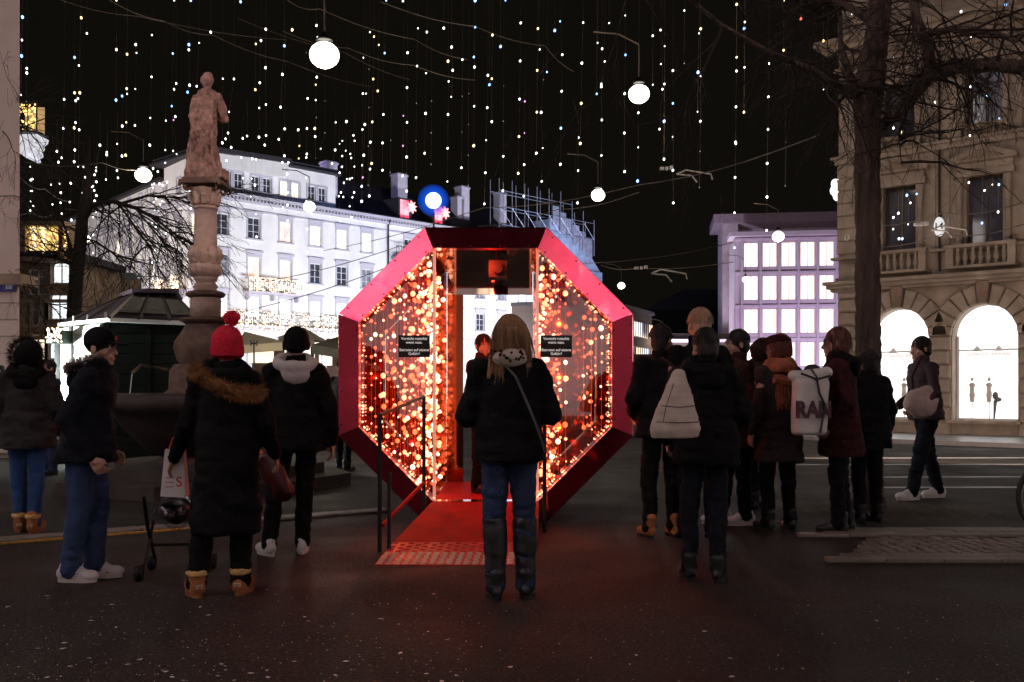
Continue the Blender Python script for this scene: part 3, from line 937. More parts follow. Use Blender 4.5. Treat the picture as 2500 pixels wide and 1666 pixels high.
# house number lamp, wall clock, clover light
o = empty('house_number_lamp', sr.matrix_basis @ Vector((bx(0) + R_ + 1.06, -.16, 5.30)), sr.rotation_euler.z, 'oval white lamp numbered 14 hanging on the stone house', 'sign')
MB().prism([(.12 * math.cos(a * PI / 8), .24 * math.sin(a * PI / 8)) for a in range(16)], -.05, .05).build('lamp_face', emit('number_lamp_light', (.86, .88, .9), .75, False), o)
inst('lettering', text_mesh('14', .24, BLACK, .003, bold=.004), o, (0, -.056, 0), rot=(PI / 2, 0, 0))
MB().box(-.02, .02, -.02, .12, .24, .34).build('bracket', BLACK, o)
o = empty('wall_disc', sr.matrix_basis @ Vector((.22, -.07, 5.27)), sr.rotation_euler.z, 'small round pale disc on the corner of the stone house', 'plaque')
MB().prism([(.085 * math.cos(a * PI / 8), .085 * math.sin(a * PI / 8)) for a in range(16)], -.03, .03).build('disc', mat('pale_enamel', (.6, .58, .52), .4), o)
MB().prism([(-.012, -.05), (.012, -.05), (.012, .05), (-.012, .05)], -.036, -.031).build('hand', BLACK, o)
o = empty('clover_sign', P(2046, 464, 27.3), .5, 'white blue clover shaped light sign on the corner of the stone house', 'sign')
mm = MB()
for a, b in ((-.10, .15), (.06, .17), (-.14, -.04), (-.03, -.17), (.07, 0)): mm.ball((a, 0, b), .14, 10, 8, (1, .6, 1))
mm.build('lamp', emit('clover_light', (.80, .90, 1.0), 3.0, False), o, True)
MB().box(0, .4, -.02, .02, -.02, .02).build('bracket', BLACK, o)


# ================================================================== BUILDINGS ON THE LEFT
PINKW = mat('pale_pink_stucco', (.62, .50, .45), .85, var=.10, scale=1.2, bump=.15)
nl = empty('pale_corner_house', (-8.9 - .0, 17.9, 0), 0, 'pale pink plastered house wall at the left edge with joints in its base', 'building')
# right-hand corner stands at photo column 48
xr = (48 - 1250) / F * 17.9
nl.location.x = xr
MB().slab([(-9, 0), (0, 0), (-4.4, 8), (-13, 8)], 3.25, 12).build('wall', PINKW, nl)
MB().slab([(-9, -.03), (.02, -.03), (-4.4, 8.1), (-13, 8)], 0, 3.1).build('base_wall', STONE, nl)
MB().box(-9, .10, -.16, .5, 3.1, 3.3).build('cornice', STONE2, nl)
bmx = MB().cbox(.006, 1.094, -.05, -.0, .006, .294, .012).mesh('stone_block', PINKW)
for r in range(10):
    for c in range(3):
        inst('stone_block', bmx, nl, (-1.1 - c * 1.1 - .02 + 0.03, -.03, .08 + r * .30))
sg = empty('street_sign', nl.matrix_basis @ Vector((-.28, -.12, 2.98 - .15)), 0, 'small blue enamel street sign with white letters ending in ESE', 'sign')
sg.location = P(14, 702, 17.75)
MB().cbox(-.22, .18, -.0, .03, -.075, .075, .008).build('sign_plate', mat('blue_enamel', (.03, .02, .16), .25, coat=.5), sg)
inst('lettering', text_mesh('ESE', .085, mat('white_enamel', (.8, .8, .8), .4), .001), sg, (.06, -.003, 0), rot=(PI / 2, 0, 0))
ws = empty('no_entry_sign', P(2, 906, 17.7), 0, 'dark round-cornered sign plate low on the pale house wall', 'sign')
MB().prism([(-.1, -.07), (-.07, -.1), (.03, -.1), (.06, -.07), (.06, .07), (.03, .1), (-.07, .1), (-.1, .07)], -.02, .02).build('sign_plate', BLACK, ws)
MB().box(-.03, .0, -.026, -.021, -.02, .02).build('mark', FRAMEW, ws)

bh = empty('brown_stone_building', ((30 - 1250) / F * 34, 34, 0), 0, 'brown stone building with carved front and white lit windows beyond the tree', 'building')
bw = Wins(.62, .88, FRAMEW, bars=((.5,), (.7,)), fw=.05, trim=STONE2, tw=.1)
def lx(px): return (px - 30) / F * 34
def lz(py): return CH + (HY - py) / F * 34
holes, plan = [], []
for px, py, lit in ((125, 693, LITC), (120, 781, LITC), (117, 878, LITC), (68, 720, GLASSB), (68, 800, GLASSB), (68, 880, LITW)):
    holes.append((lx(px), lx(px) + .62, lz(py), lz(py) + .88)); plan.append((lx(px), lz(py), lit))
m = MB(); wall_holes(m, -2, 2.15, 0, lz(635), holes); m.box(2.15, 2.17, 0, 6, 0, lz(635)); m.build('wall', STONE2, bh)
for x, z, p in plan: bw.put(bh, x, z, p)
for py in (740, 800, 830): MB().box(-2, 2.2, -.12, 0, lz(py), lz(py) + .12).build('string_course', STONE, bh)
MB().prism([(lx(112), lz(722)), (lx(172), lz(722)), (lx(142), lz(702))], -.15, 0).build('pediment', STONE, bh)
MB().box(-2, 2.35, -.5, 4, lz(635), lz(617)).build('roof_cornice', DARKROOF, bh)
for px in (55, 75, 98): MB().box(lx(px), lx(px) + .1, -.08, 0, lz(830), lz(740)).build('pilaster', STONE, bh)
# gold lit oriel above it
go = empty('lit_oriel', P(48, 627, 33.4), 0, 'projecting bay window filled with golden fairy lights above the brown building', 'bay window')
wd = 105 / F * 33.4; hh = 75 / F * 33.4
MB().box(0, .18, 0, 1.5, 0, hh).box(wd - .15, wd, 0, 1.5, 0, hh).box(-.05, wd + .1, -.1, 1.5, hh, hh + .15).box(-.05, wd + .1, -.1, 1.5, -.15, 0).build('frame', STONE2, go)
B(.18, wd - .15, .3, .34, 0, hh).build('pane', emit('gold_room', (1.0, .60, .18), .45, False, blot=.5, bscale=4), go)
for x in (.3, .6): B(x, x + .1, .26, .29, 0, hh).build('curtain', emit('lit_curtain', (1, .93, .82), 1.2, False), go)
garland(go, .25, wd + .15, -.05, hh, .15, 130, .035, GOLD)
# balcony with golden lamps on the pale house, self-lit corbel below
gb = empty('lamp_filled_balcony', P(43, 318, 19.5), 0, 'small balcony stuffed with golden lamps on the pale house corner', 'balcony')
wd = 47 / F * 19.5; hh = 66 / F * 19.5
MB().box(0, wd, 0, .5, -.03, 0).box(0, wd, 0, .03, hh, hh + .03).box(0, .02, 0, .03, 0, hh).box(wd - .02, wd, 0, .03, 0, hh).box(wd * .5, wd * .5 + .015, 0, .03, 0, hh).build('railing', BLACK, gb)
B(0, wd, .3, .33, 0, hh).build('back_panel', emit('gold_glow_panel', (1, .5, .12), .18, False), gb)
garland(gb, .02, wd - .02, 0, hh, .05, 85, .017, GOLD)
cb = empty('stone_corbel', P(43, 328, 19.5), 0, 'white self-lit scrolled stone bracket beneath the golden balcony', 'bracket')
MB().prism([(0, 0), (.38, 0), (.36, -.08), (.30, -.12), (.30, -.20), (.26, -.24), (.27, -.34), (.20, -.38), (.23, -.45), (.16, -.46), (.05, -.37), (0, -.36)], 0, .5).build('bracket', emit('self_lit_stone', (.8, .86, 1.0), .62, False, blot=.35, bscale=9), cb)  # the lit look is emission put into the stone

# houses added behind the camera for the glass and paint to reflect
def rear_house(name, loc, rz, width, height, label, wm, lit, shops=True, every=4, start=0):
    r = empty(name, loc, rz, label, 'building')
    holes, plan = [], []
    n = int(width / 3)
    for c in range(n):
        x = 1.0 + c * 3
        for rr in range(int((height - 4.5) / 3.4)):
            z = 5.0 + rr * 3.4
            holes.append((x, x + 1.2, z, z + 1.9)); plan.append((x, z, lit if (c * 5 + rr * 3) % every == 0 else GLASSD))
    m = MB(); wall_holes(m, 0, width, 0, height, holes); m.build('wall', wm, r)
    ww = Wins(1.2, 1.9, FRAMEW, trim=WTRIM)
    for x, z, p in plan: ww.put(r, x, z, p)
    if shops:
        pm = B(0, 1.9, -.06, -.02, .5, 3.2).mesh('shop_pane', SHOPR)
        fm = MB().box(-.1, 0, -.12, -.002, .4, 3.3).box(1.9, 2.0, -.12, -.002, .4, 3.3).box(0, 1.9, -.12, -.002, 3.2, 3.3).mesh('shop_frame', BLACK)
        for c in range(start, n, 3):
            f = inst('shop_frame', fm, r, (.7 + c * 3, 0, 0)); inst('pane', pm, f)
    MB().box(-.3, width + .3, -.5, .5, height, height + .4).build('cornice', wm, r)
    return r
SHOPR = emit('added_rear_shop_glow', (1.0, .88, .90), 2.2, True)  # glow added so the frame's uprights mirror bright spots
RLIT = emit('added_rear_window_glow', (1.0, .88, .84), 3.4, False, blot=.5)  # glow added for pink reflections on the upper frame
PALEW = mat('pale_plaster', (.72, .66, .66), .85, var=.08)
rear_house('added_pale_street_house', (-14, -21, 0), math.atan2(38, -2) , 36, 24, 'added long pale house front along the left side behind the camera', PALEW, RLIT, every=2, start=2)
rear_house('added_tall_street_house', (13, 6, 0), math.atan2(-30, -1), 28, 24, 'added tall pale house front along the right side behind the camera', PALEW, RLIT, every=3)
rear_house('added_pale_rear_house', (12.5, -25, 0), PI, 27, 18, 'added pale house front with lit shop windows behind the camera', PALEW, LITW, shops=False)
area_light('unseen_facade_floodlight', (-11.4, -4, 10), (-14, -4, 16.5), 16, .4, 3600, (1.0, .86, .90), 1.7)  # unseen floodlight added so the frame mirrors a pale upper wall
area_light('unseen_facade_floodlight', (10.8, -8, 10), (13, -8, 16), 12, .4, 1100, (1.0, .86, .90), 1.7)  # unseen counterpart added for reflections on the frame's right side
area_light('unseen_facade_floodlight', (0, -20.5, .6), (0, -25, 9), 14, .4, 250, (1.0, .86, .85))  # unseen floodlight added so the panes mirror a bright rear house

# ================================================================== RED OCTAGONAL LIGHT PAVILION
KX, KY, KZ, KA, KI, KD = -0.25, 9.35, 1.395, 1.40, 1.19, 2.0
REDP = mat('red_metallic_lacquer', (0.92, 0.050, 0.125), 0.09, 0.95, var=.10, scale=1.2, coat=1.0, bump=.04, bscale=14)
REDD = mat('red_floor_paint', (0.34, 0.002, 0.0025), 0.62, 0.0, var=.3, scale=5, spec=.12, bump=.2, bscale=80)
_nt = REDP.node_tree
_n = _nt.nodes.new('ShaderNodeTexNoise'); _n.inputs['Scale'].default_value = 3.5; _n.inputs['Detail'].default_value = 8; _n.inputs['Roughness'].default_value = .75
_t = _nt.nodes.new('ShaderNodeTexCoord'); _nt.links.new(_t.outputs['Object'], _n.inputs['Vector'])
_m = _nt.nodes.new('ShaderNodeMapRange'); _m.inputs[1].default_value, _m.inputs[2].default_value, _m.inputs[3].default_value, _m.inputs[4].default_value = .35, .7, .05, .24
_nt.links.new(_n.outputs['Fac'], _m.inputs[0]); _nt.links.new(_m.outputs[0], _nt.nodes['Principled BSDF'].inputs['Roughness'])
DARKP = mat('dark_lacquer', (0.03, 0.003, 0.006), 0.2, 0.3, coat=1.0)
PANE = pane_glass('pavilion_glass', (1.0, .93, .90), .20)
MIRC = pane_glass('copper_mirror', (0, 0, 0), 1.0, .05, (.34, .09, .04))
MIRS = pane_glass('smoked_mirror', (0, 0, 0), 1.0, .03, (.62, .50, .45))
TRED = emit('lit_red_wire', (1.0, .10, .02), .55, False, base=(.5, .05, .02))
bul_o = emit('orange_bulb', (1.0, .42, .22), 3.6, False)
bul_r = emit('red_bulb', (1.0, .13, .035), 2.4, False)
bul_w = emit('pale_bulb', (1.0, .62, .45), 4.4, False)

kk = empty('octagonal_light_pavilion', (KX, KY, 0), 0, 'glossy red octagonal mirror pavilion filled with strings of glowing orange bulbs', 'pavilion')


def octo(R, k):
    c = R / math.cos(PI / 8)
    a = PI / 8 + k * PI / 4
    return c * math.cos(a), KZ + c * math.sin(a)


BOLT = MB().ball((0, 0, 0), .009, 8, 4, (1, .5, 1)).mesh('bolt', mat('dark_bolt', (.05, .01, .015), .4, .6), True)
for k in range(8):
    o0, o1, i0, i1 = octo(KA, k), octo(KA, k + 1), octo(KI, k), octo(KI, k + 1)
    g = .0015
    m = MB()
    bev = .085
    def L(a, b, t): return (a[0] + (b[0] - a[0]) * t, a[1] + (b[1] - a[1]) * t)
    oo0, oo1, ii0, ii1 = L(o0, o1, .002), L(o1, o0, .002), L(i0, i1, .002), L(i1, i0, .002)
    e0, e1 = L(oo0, ii0, .035), L(oo1, ii1, .035)
    f = [(oo0, bev + .012), (oo1, bev + .012), (e0, bev - .004), (e1, bev - .004), (ii0, 0), (ii1, 0), (ii0, .16), (ii1, .16), (oo0, .30), (oo1, .30)]
    m.add([(p[0], y, p[1]) for p, y in f], [(0, 2, 3, 1), (2, 4, 5, 3), (4, 6, 7, 5), (6, 8, 9, 7), (8, 0, 1, 9), (0, 8, 6, 4, 2), (1, 3, 5, 7, 9)])
    fs_ = m.build('frame_segment', REDP, kk)
    for t in (.08, .36, .64, .92):
        a_, b_ = L(e0, e1, t), L(ii0, ii1, t)
        for u_ in (.12, .90):
            c_ = L(a_, b_, u_); yb = (bev - .004) * (1 - u_)
            inst('bolt', BOLT, fs_, (c_[0], yb - .002, c_[1]))
    # outer shell and back frame
    m = MB()
    q0, q1 = octo(KA - .012, k), octo(KA - .012, k + 1)
    r0, r1 = octo(KA - .05, k), octo(KA - .05, k + 1)
    m.add([(q0[0], .302, q0[1]), (q1[0], .302, q1[1]), (q1[0], KD, q1[1]), (q0[0], KD, q0[1])], [(0, 1, 2, 3)])
    m.build('shell_panel', REDP, kk)
    s0, s1 = octo(KI + .01, k), octo(KI + .01, k + 1)
    m = MB().add([(s0[0], .162, s0[1]), (s1[0], .162, s1[1]), (s1[0], KD, s1[1]), (s0[0], KD, s0[1])], [(3, 2, 1, 0)])
    if k in (0, 2, 3, 4, 6, 7): m.build('mirror_lining', MIRC if k not in (1,) else MIRS, kk)
    m = MB().add([(q0[0], KD - .02, q0[1]), (q1[0], KD - .02, q1[1]), (s1[0], KD - .02, s1[1]), (s0[0], KD - .02, s0[1]),
                  (q0[0], KD + .02, q0[1]), (q1[0], KD + .02, q1[1]), (s1[0], KD + .02, s1[1]), (s0[0], KD + .02, s0[1])],
                 [(0, 3, 2, 1), (4, 5, 6, 7), (0, 1, 5, 4), (3, 7, 6, 2)])
    m.build('rear_frame_segment', REDP, kk)
HW = .493
Z0, Z1 = KZ - KI, KZ + KI


def bay(s, inset=.0):
    i = inset
    pts = [(HW, Z0), (KI - i, Z0 + (KI - HW)), (KI - i, Z1 - (KI - HW)), (HW, Z1)]
    return [(s * x, z) for x, z in pts]


for s in (-1, 1):
    MB().prism(bay(s, .006) if s > 0 else bay(s, .006)[::-1], .175, .185).build('glass_pane', PANE, kk)
    MB().prism(bay(s, .006) if s > 0 else bay(s, .006)[::-1], KD - .05, KD - .03).build('mirror_wall', MIRC, kk)
    MB().box(s * HW - .006, s * HW + .006, .20, KD - .06, Z0 + .01, Z1 - .01).build('glass_wall', PANE, kk)
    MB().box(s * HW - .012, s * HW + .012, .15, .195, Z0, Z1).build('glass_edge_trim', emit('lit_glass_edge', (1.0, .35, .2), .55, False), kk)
MB().box(-HW, HW, .02, KD, Z0 - .02, Z0 - .004).build('floor', REDD, kk)
MB().box(-HW, HW, .18, KD, Z1 + .002, Z1 + .02).build('ceiling', MIRS, kk)
MB().box(-HW + .01, HW - .01, KD - .08, KD - .04, Z1 - .26, Z1).build('header_mirror', MIRS, kk)
MB().box(-HW + .01, -HW + .19, KD - .08, KD - .04, Z0, Z1 - .262).build('door_jamb', MIRC, kk)
# projector under the ceiling
pj = MB().box(.02, .20, .5, .8, Z1 - .22, Z1 - .05).tube([(.10, .62, Z1 - .05), (.10, .62, Z1)], .02, 6).tube([(.11, .42, Z1 - .14), (.11, .5, Z1 - .14)], .05, 10).build('ceiling_projector', BLACK, kk)

# strings of bulbs: nearest rows with single bulbs, the rest as one mass
bmesh_ = {}
def bulb_mesh(mt, r):
    key = (mt.name, round(r, 3))
    if key not in bmesh_: bmesh_[key] = MB().ball((0, 0, 0), r, 8, 6, (1, 1, 1.12)).mesh('bulb', mt, True)
    return bmesh_[key]
def zr(x):
    e = max(0, abs(x) - HW)
    return Z0 + e + .03, Z1 - e - .03
nb = 0
R0 = random.Random(2)
mass_r, mass_o, mass_w, wires = MB(), MB(), MB(), MB()
for s in (-1, 1):
    for row in range(5):
        y = .24 + row * .34
        n = 11 if s < 0 else 9
        for c in range(n):
            x = s * (HW + .04 + (KI - HW - .10) * (c + random.uniform(.1, .9)) / n)
            if s > 0 and row < 5 and abs(x) > HW + .28 and abs(x) < KI - .18: continue
            if abs(x) > HW + .30 and R0.random() < .42: continue
            za, zb = zr(x)
            if row < 1 or (row == 1 and c % 3 == 0):
                st = MB().tube([(0, 0, za - za), (0, 0, zb - za)], .0016, 3).build('light_string', TRED, kk, loc=(x, y, za))
                z = za + random.uniform(.02, .14)
                while z < zb and nb < 295:
                    f = (z - Z0) / (Z1 - Z0)
                    mt = bul_r if random.random() < .50 - .2 * f else (bul_w if random.random() < .45 else bul_o)
                    inst('bulb', bulb_mesh(mt, random.choice((.008, .011, .015, .020, .025))), st, (random.uniform(-.006, .006), 0, z - za)); nb += 1
                    z += random.uniform(.07, .24)
            else:
                wires.tube([(x, y, za), (x, y, zb)], .0014, 3, False)
                z = za + random.uniform(.02, .1)
                while z < zb:
                    t = random.random()
                    tgt = mass_r if t < .52 else (mass_o if t < .86 else mass_w)
                    tgt.ball((x + random.uniform(-.008, .008), y, z), random.choice((.006, .008, .010, .013, .018, .025)), 7, 5)
                    z += random.uniform(.07, .34)
# a dense curtain of bulbs behind the left glass wall and along the inner edge of the frame
for i in range(250):
    y = random.uniform(.22, KD - .1); z = Z0 + .04 + (Z1 - Z0 - .1) * random.random() ** 1.1
    s = -1 if i < 165 else 1
    (mass_w if random.random() < .45 else mass_o).ball((s * (HW + random.uniform(.02, .16)), y, min(z, Z1 - .18)), random.choice((.014, .020, .027)), 8, 6)
for k in range(8):
    if k in (1, 5): continue
    a, b = octo(KI - .025, k), octo(KI - .025, k + 1)
    for i in range(26):
        t = random.random()
        mass_o.ball((a[0] + (b[0] - a[0]) * t, random.uniform(.03, .16), a[1] + (b[1] - a[1]) * t), random.choice((.006, .009)), 6, 4)
for nm, mm, mt in (('red_bulb_mass', mass_r, bul_r), ('orange_bulb_mass', mass_o, bul_o), ('pale_bulb_mass', mass_w, bul_w), ('string_wires', wires, TRED)):
    o = mm.build(nm, mt, kk, True); o['kind'] = 'stuff'
for s, x in ((-1, -.86), (1, .86)):
    for z in (.75, 1.4, 2.1):
        point_light('bulb_glow', (x, .28, z), 15, (1.0, .12, .03), .02, kk)
point_light('bulb_glow', (0, .12, 2.5), 16, (1.0, .05, .015), .015, kk)

# warning notices on the glass
NOTE = mat('black_notice', (.010, .009, .009), .45)
NTXT = emit('white_print_lit', (.9, .85, .8), .45, False, base=(.8, .8, .8))
for px in (1007, 1360):
    x = (px - 1250) / F * KY - KX
    n = MB().box(-.150, .150, -.006, 0, -.105, .105).build('notice', NOTE, kk, loc=(x, .17, CH + (HY - 844) / F * KY))
    inst('lettering', text_mesh('Vorsicht rutschig\nwenn nass.\n\nBetreten auf eigene\nGefahr!', .036, NTXT, bold=.0006), n, (0, -.009, 0), rot=(PI / 2, 0, 0))
# ramp, tread plate with studs, handrails
ry0, ry1 = 7.97 - KY, -.02
m = MB().add([(-.951 - KX, ry0, .035), (.20 - KX, ry0, .035), (.50, ry1, Z0 - .002), (-.50, ry1, Z0 - .002),
              (-.951 - KX, ry0, .001), (.20 - KX, ry0, .001), (.50, ry1, .001), (-.50, ry1, .001)],
             [(0, 1, 2, 3), (4, 7, 6, 5), (0, 4, 5, 1), (1, 5, 6, 2), (2, 6, 7, 3), (3, 7, 4, 0)])
m.build('ramp', REDD, kk)
TREAD = mat('red_tread_plate', (.50, .012, .006), .45, .1, var=.35, scale=8, bump=.3, bscale=60)
STUDM = mat('worn_stud_metal', (.80, .62, .50), .35, .35, var=.3, scale=9)
tp = MB().add([(-.985 - KX, 7.13 - KY, .006), (.10 - KX, 7.13 - KY, .006), (.17 - KX, ry0 - .003, .036), (-.951 - KX, ry0 - .003, .036),
               (-.985 - KX, 7.13 - KY, .0), (.10 - KX, 7.13 - KY, .0), (.17 - KX, ry0 - .003, .0), (-.951 - KX, ry0 - .003, .0)],
              [(0, 1, 2, 3), (0, 4, 5, 1), (1, 5, 6, 2), (3, 7, 4, 0)]).build('tread_plate', TREAD, kk)
stud = MB().add([(-.021, -.017, 0), (.021, -.017, 0), (.021, .017, 0), (-.021, .017, 0), (-.014, -.010, .007), (.014, -.010, .007), (.014, .010, .007), (-.014, .010, .007)],
                [(4, 5, 6, 7), (0, 1, 5, 4), (1, 2, 6, 5), (2, 3, 7, 6), (3, 0, 4, 7)]).mesh('stud', STUDM)
stud_r = stud.copy(); stud_r.materials.clear(); stud_r.materials.append(TREAD)
for j in range(13):
    for i in range(17):
        f = j / 12.5
        if j > 6 and (i + j) % 2: continue
        inst('stud', stud if j < 7 else stud_r, tp, (-.955 - KX + .03 * f + i * .0625 + (.005 if j % 2 else 0), 7.165 - KY + j * .062, .007 + .03 * f), .25)
for s, xn, xf in ((-1, -1.03, -.81), (1, .285, .30)):
    a, b = Vector((xn - KX, (7.75 if s < 0 else 8.75) - KY, 0)), Vector((xf - KX, 9.15 - KY, .0))
    rail = MB().tube([a, a + Vector((0, 0, 1.06)), b + Vector((0, 0, 1.19)), b + Vector((0, 0, .12))], .019, 6)
    if s < 0: rail.tube([a + Vector((.08, -.05, 0)), a + Vector((.08, -.05, .62))], .016, 6)
    rail.build('handrail', BLACK, kk)
    MB().tube([a + Vector((.02, 0, .20)), b + Vector((0, 0, .40))], .017, 6).build('lower_rail', REDD, kk)


# ================================================================== SUSPENDED STREET LAMPS
lamp_shade = MB().lathe([(.02, .34), (.10, .33), (.16, .24), (.30, .16), (.32, .12), (.30, .11)], n=16).mesh('shade', BLACK, True)
lamps = [(792, 135, 20, .30, 'largest glaring suspended street lamp, high left of the middle', 150),
         (1560, 230, 24, .255, 'second glaring suspended lamp, high right of the middle', 170),
         (1460, 477, 36, .25, 'suspended lamp under a curved bracket right of the scaffold', 200),
         (1517, 698, 68, .25, 'small lamp low in the dark beside the red frame shoulder', 200),
         (1900, 578, 45, .27, 'flattened lamp glow at the roof edge of the lilac office', 300),
         (350, 428, 34, .28, 'bright suspended lamp left of the statue over the dark roof', 160),
         (755, 505, 40, .24, 'hazy lamp against the white building attic windows', 220),
         (210, 583, 50, .20, 'small lamp beside the black tree trunk', 150),
         (1618, 820, 90, .30, 'tiny lamp above the lit shop at the end of the street', 200),
         (1820, 683, 60, .20, 'small lamp in front of the lilac office windows', 150)]
for px, py, d, r, lab, pw_ in lamps:
    o = empty('suspended_street_lamp', P(px, py, d), 0, lab, 'street lamp', 'street lamps hung on cables')
    MB().ball((0, 0, 0), r, 16, 10, (1, 1, .86)).build('globe', GLOBE, o, True)
    inst('shade', lamp_shade, o, (0, 0, .10 + r * .35), scale=(r / .55, r / .55, r / .40))
    MB().tube([(0, 0, .3), (0, 0, 1.2)], .014, 4).tube([(0, 0, 1.2), (-.5, 0, 1.45), (-1.1, 0, 1.5)], .02, 4).build('bracket', WIRE, o)
    point_light('lamp_light', o.location + Vector((0, -.0, -r - .12)), pw_, (1.0, .80, .58), r * .6)
for x, y, p in ((-3.5, -7, 25), (5.5, -5, 30)):  # added lamps out of view, filling light onto the near ground
    o = empty('suspended_street_lamp', (x, y, 8), 0, 'unseen suspended fill lamp added behind the camera on the ' + ('left' if x < 0 else 'right'), 'street lamp', 'street lamps hung on cables')
    MB().ball((0, 0, 0), .25, 12, 8, (1, 1, .86)).build('globe', GLOBE, o, True)
    inst('shade', lamp_shade, o, (0, 0, .04))
    point_light('lamp_light', (x, y, 7.6), p, (1.0, .80, .58), .15)  # light of the added fill lamp, out of view

# tram wires and span cables
wires_ = [([(120, -10, 24), (335, 40, 27), (700, 98, 33)], 'span cable running down from the upper left corner'),
          ([(250, -10, 24), (400, 52, 27), (520, 86, 29), (700, 150, 33), (905, 212, 38)], 'bright span cable passing just left under the largest lamp'),
          ([(700, 0, 24), (780, 22, 25), (1010, 96, 29), (1140, 146, 31)], 'span cable to the right of the largest lamp, upper one'),
          ([(690, 76, 26), (850, 118, 28), (1010, 160, 31), (1160, 196, 34)], 'span cable to the right of the largest lamp, middle one'),
          ([(930, 5, 24), (1160, 65, 28), (1330, 112, 31), (1400, 175, 33)], 'span cable dropping toward the second lamp'),
          ([(580, 45, 30), (840, 128, 33), (1000, 195, 37)], 'faint span cable crossing behind the largest lamp'),
          ([(790, 612, 30), (1180, 508, 22), (1560, 452, 17), (2000, 330, 13)], 'bright tram wire over the pavilion from the two red stars'),
          ([(1165, 553, 30), (1360, 512, 26), (1560, 470, 22)], 'bright tram wire just above the pavilion top'),
          ([(600, 760, 30), (980, 640, 30), (1500, 640, 34), (1790, 592, 38)], 'tram wire sloping to the lilac office corner'),
          ([(1467, 648, 40), (1552, 656, 36), (1790, 640, 36)], 'tram wire with white insulators right of the pavilion'),
          ([(60, 396, 26), (250, 398, 26), (350, 414, 34)], 'reddish cable from the pale house to the left lamp'),
          ([(48, 433, 22), (110, 462, 26), (175, 492, 32)], 'short bright wire leaving the pale house'),
          ([(0, 512, 22), (75, 518, 24), (130, 524, 28)], 'lower short bright wire beside the pale house'),
          ([(2100, 548, 19), (2300, 520, 17), (2520, 486, 14)], 'upper tram wire in front of the stone house'),
          ([(2100, 600, 19), (2300, 572, 17), (2520, 540, 14)], 'lower tram wire in front of the stone house'),
          ([(640, 690, 32), (980, 600, 32), (1000, 596, 32)], 'thin wire across the white building windows')]
for pts, lab in wires_:
    q = [P(*p) for p in pts]
    c = []
    for a, b in zip(q[:-1], q[1:]):
        for i in range(6): c.append(a.lerp(b, i / 6) - Vector((0, 0, .10 * math.sin(PI * i / 6))))
    c.append(q[-1])
    d = sum(p[2] for p in pts) / len(pts)
    tag(MB().tube(c, .00030 * d + .002, 4).build('overhead_wire', WIRE), lab, 'cable', 'cables across the night sky')
INS = mat('white_insulator', (.7, .68, .66), .4)
for px, py, d, lab in ((1566, 655, 36, 'white wire insulator clamp right of the pavilion, near its twin arms'), (1628, 412, 30, 'small wire clamp in the black sky right of the curved bracket'), (2250, 548, 17, 'small clamp on the wires in front of the stone house')):
    s = d / 36
    o = empty('wire_clamp', P(px, py, d), 0, lab, 'insulator')
    MB().box(-.25 * s, -.1 * s, -.05, .05, -.05 * s, .05 * s).box(-.05 * s, .05 * s, -.05, .05, -.05 * s, .06 * s).box(.1 * s, .22 * s, -.05, .05, -.03 * s, .09 * s).build('insulator', INS, o)
    MB().tube([(.35 * s, 0, -.2 * s), (.7 * s, 0, -.05 * s), (1.6 * s, 0, -.2 * s), (1.65 * s, 0, -.4 * s)], .03 * s, 4).tube([(.35 * s, 0, -.2 * s), (.9 * s, 0, -.25 * s), (1.1 * s, 0, -.5 * s)], .03 * s, 4).build('arm', INS, o)

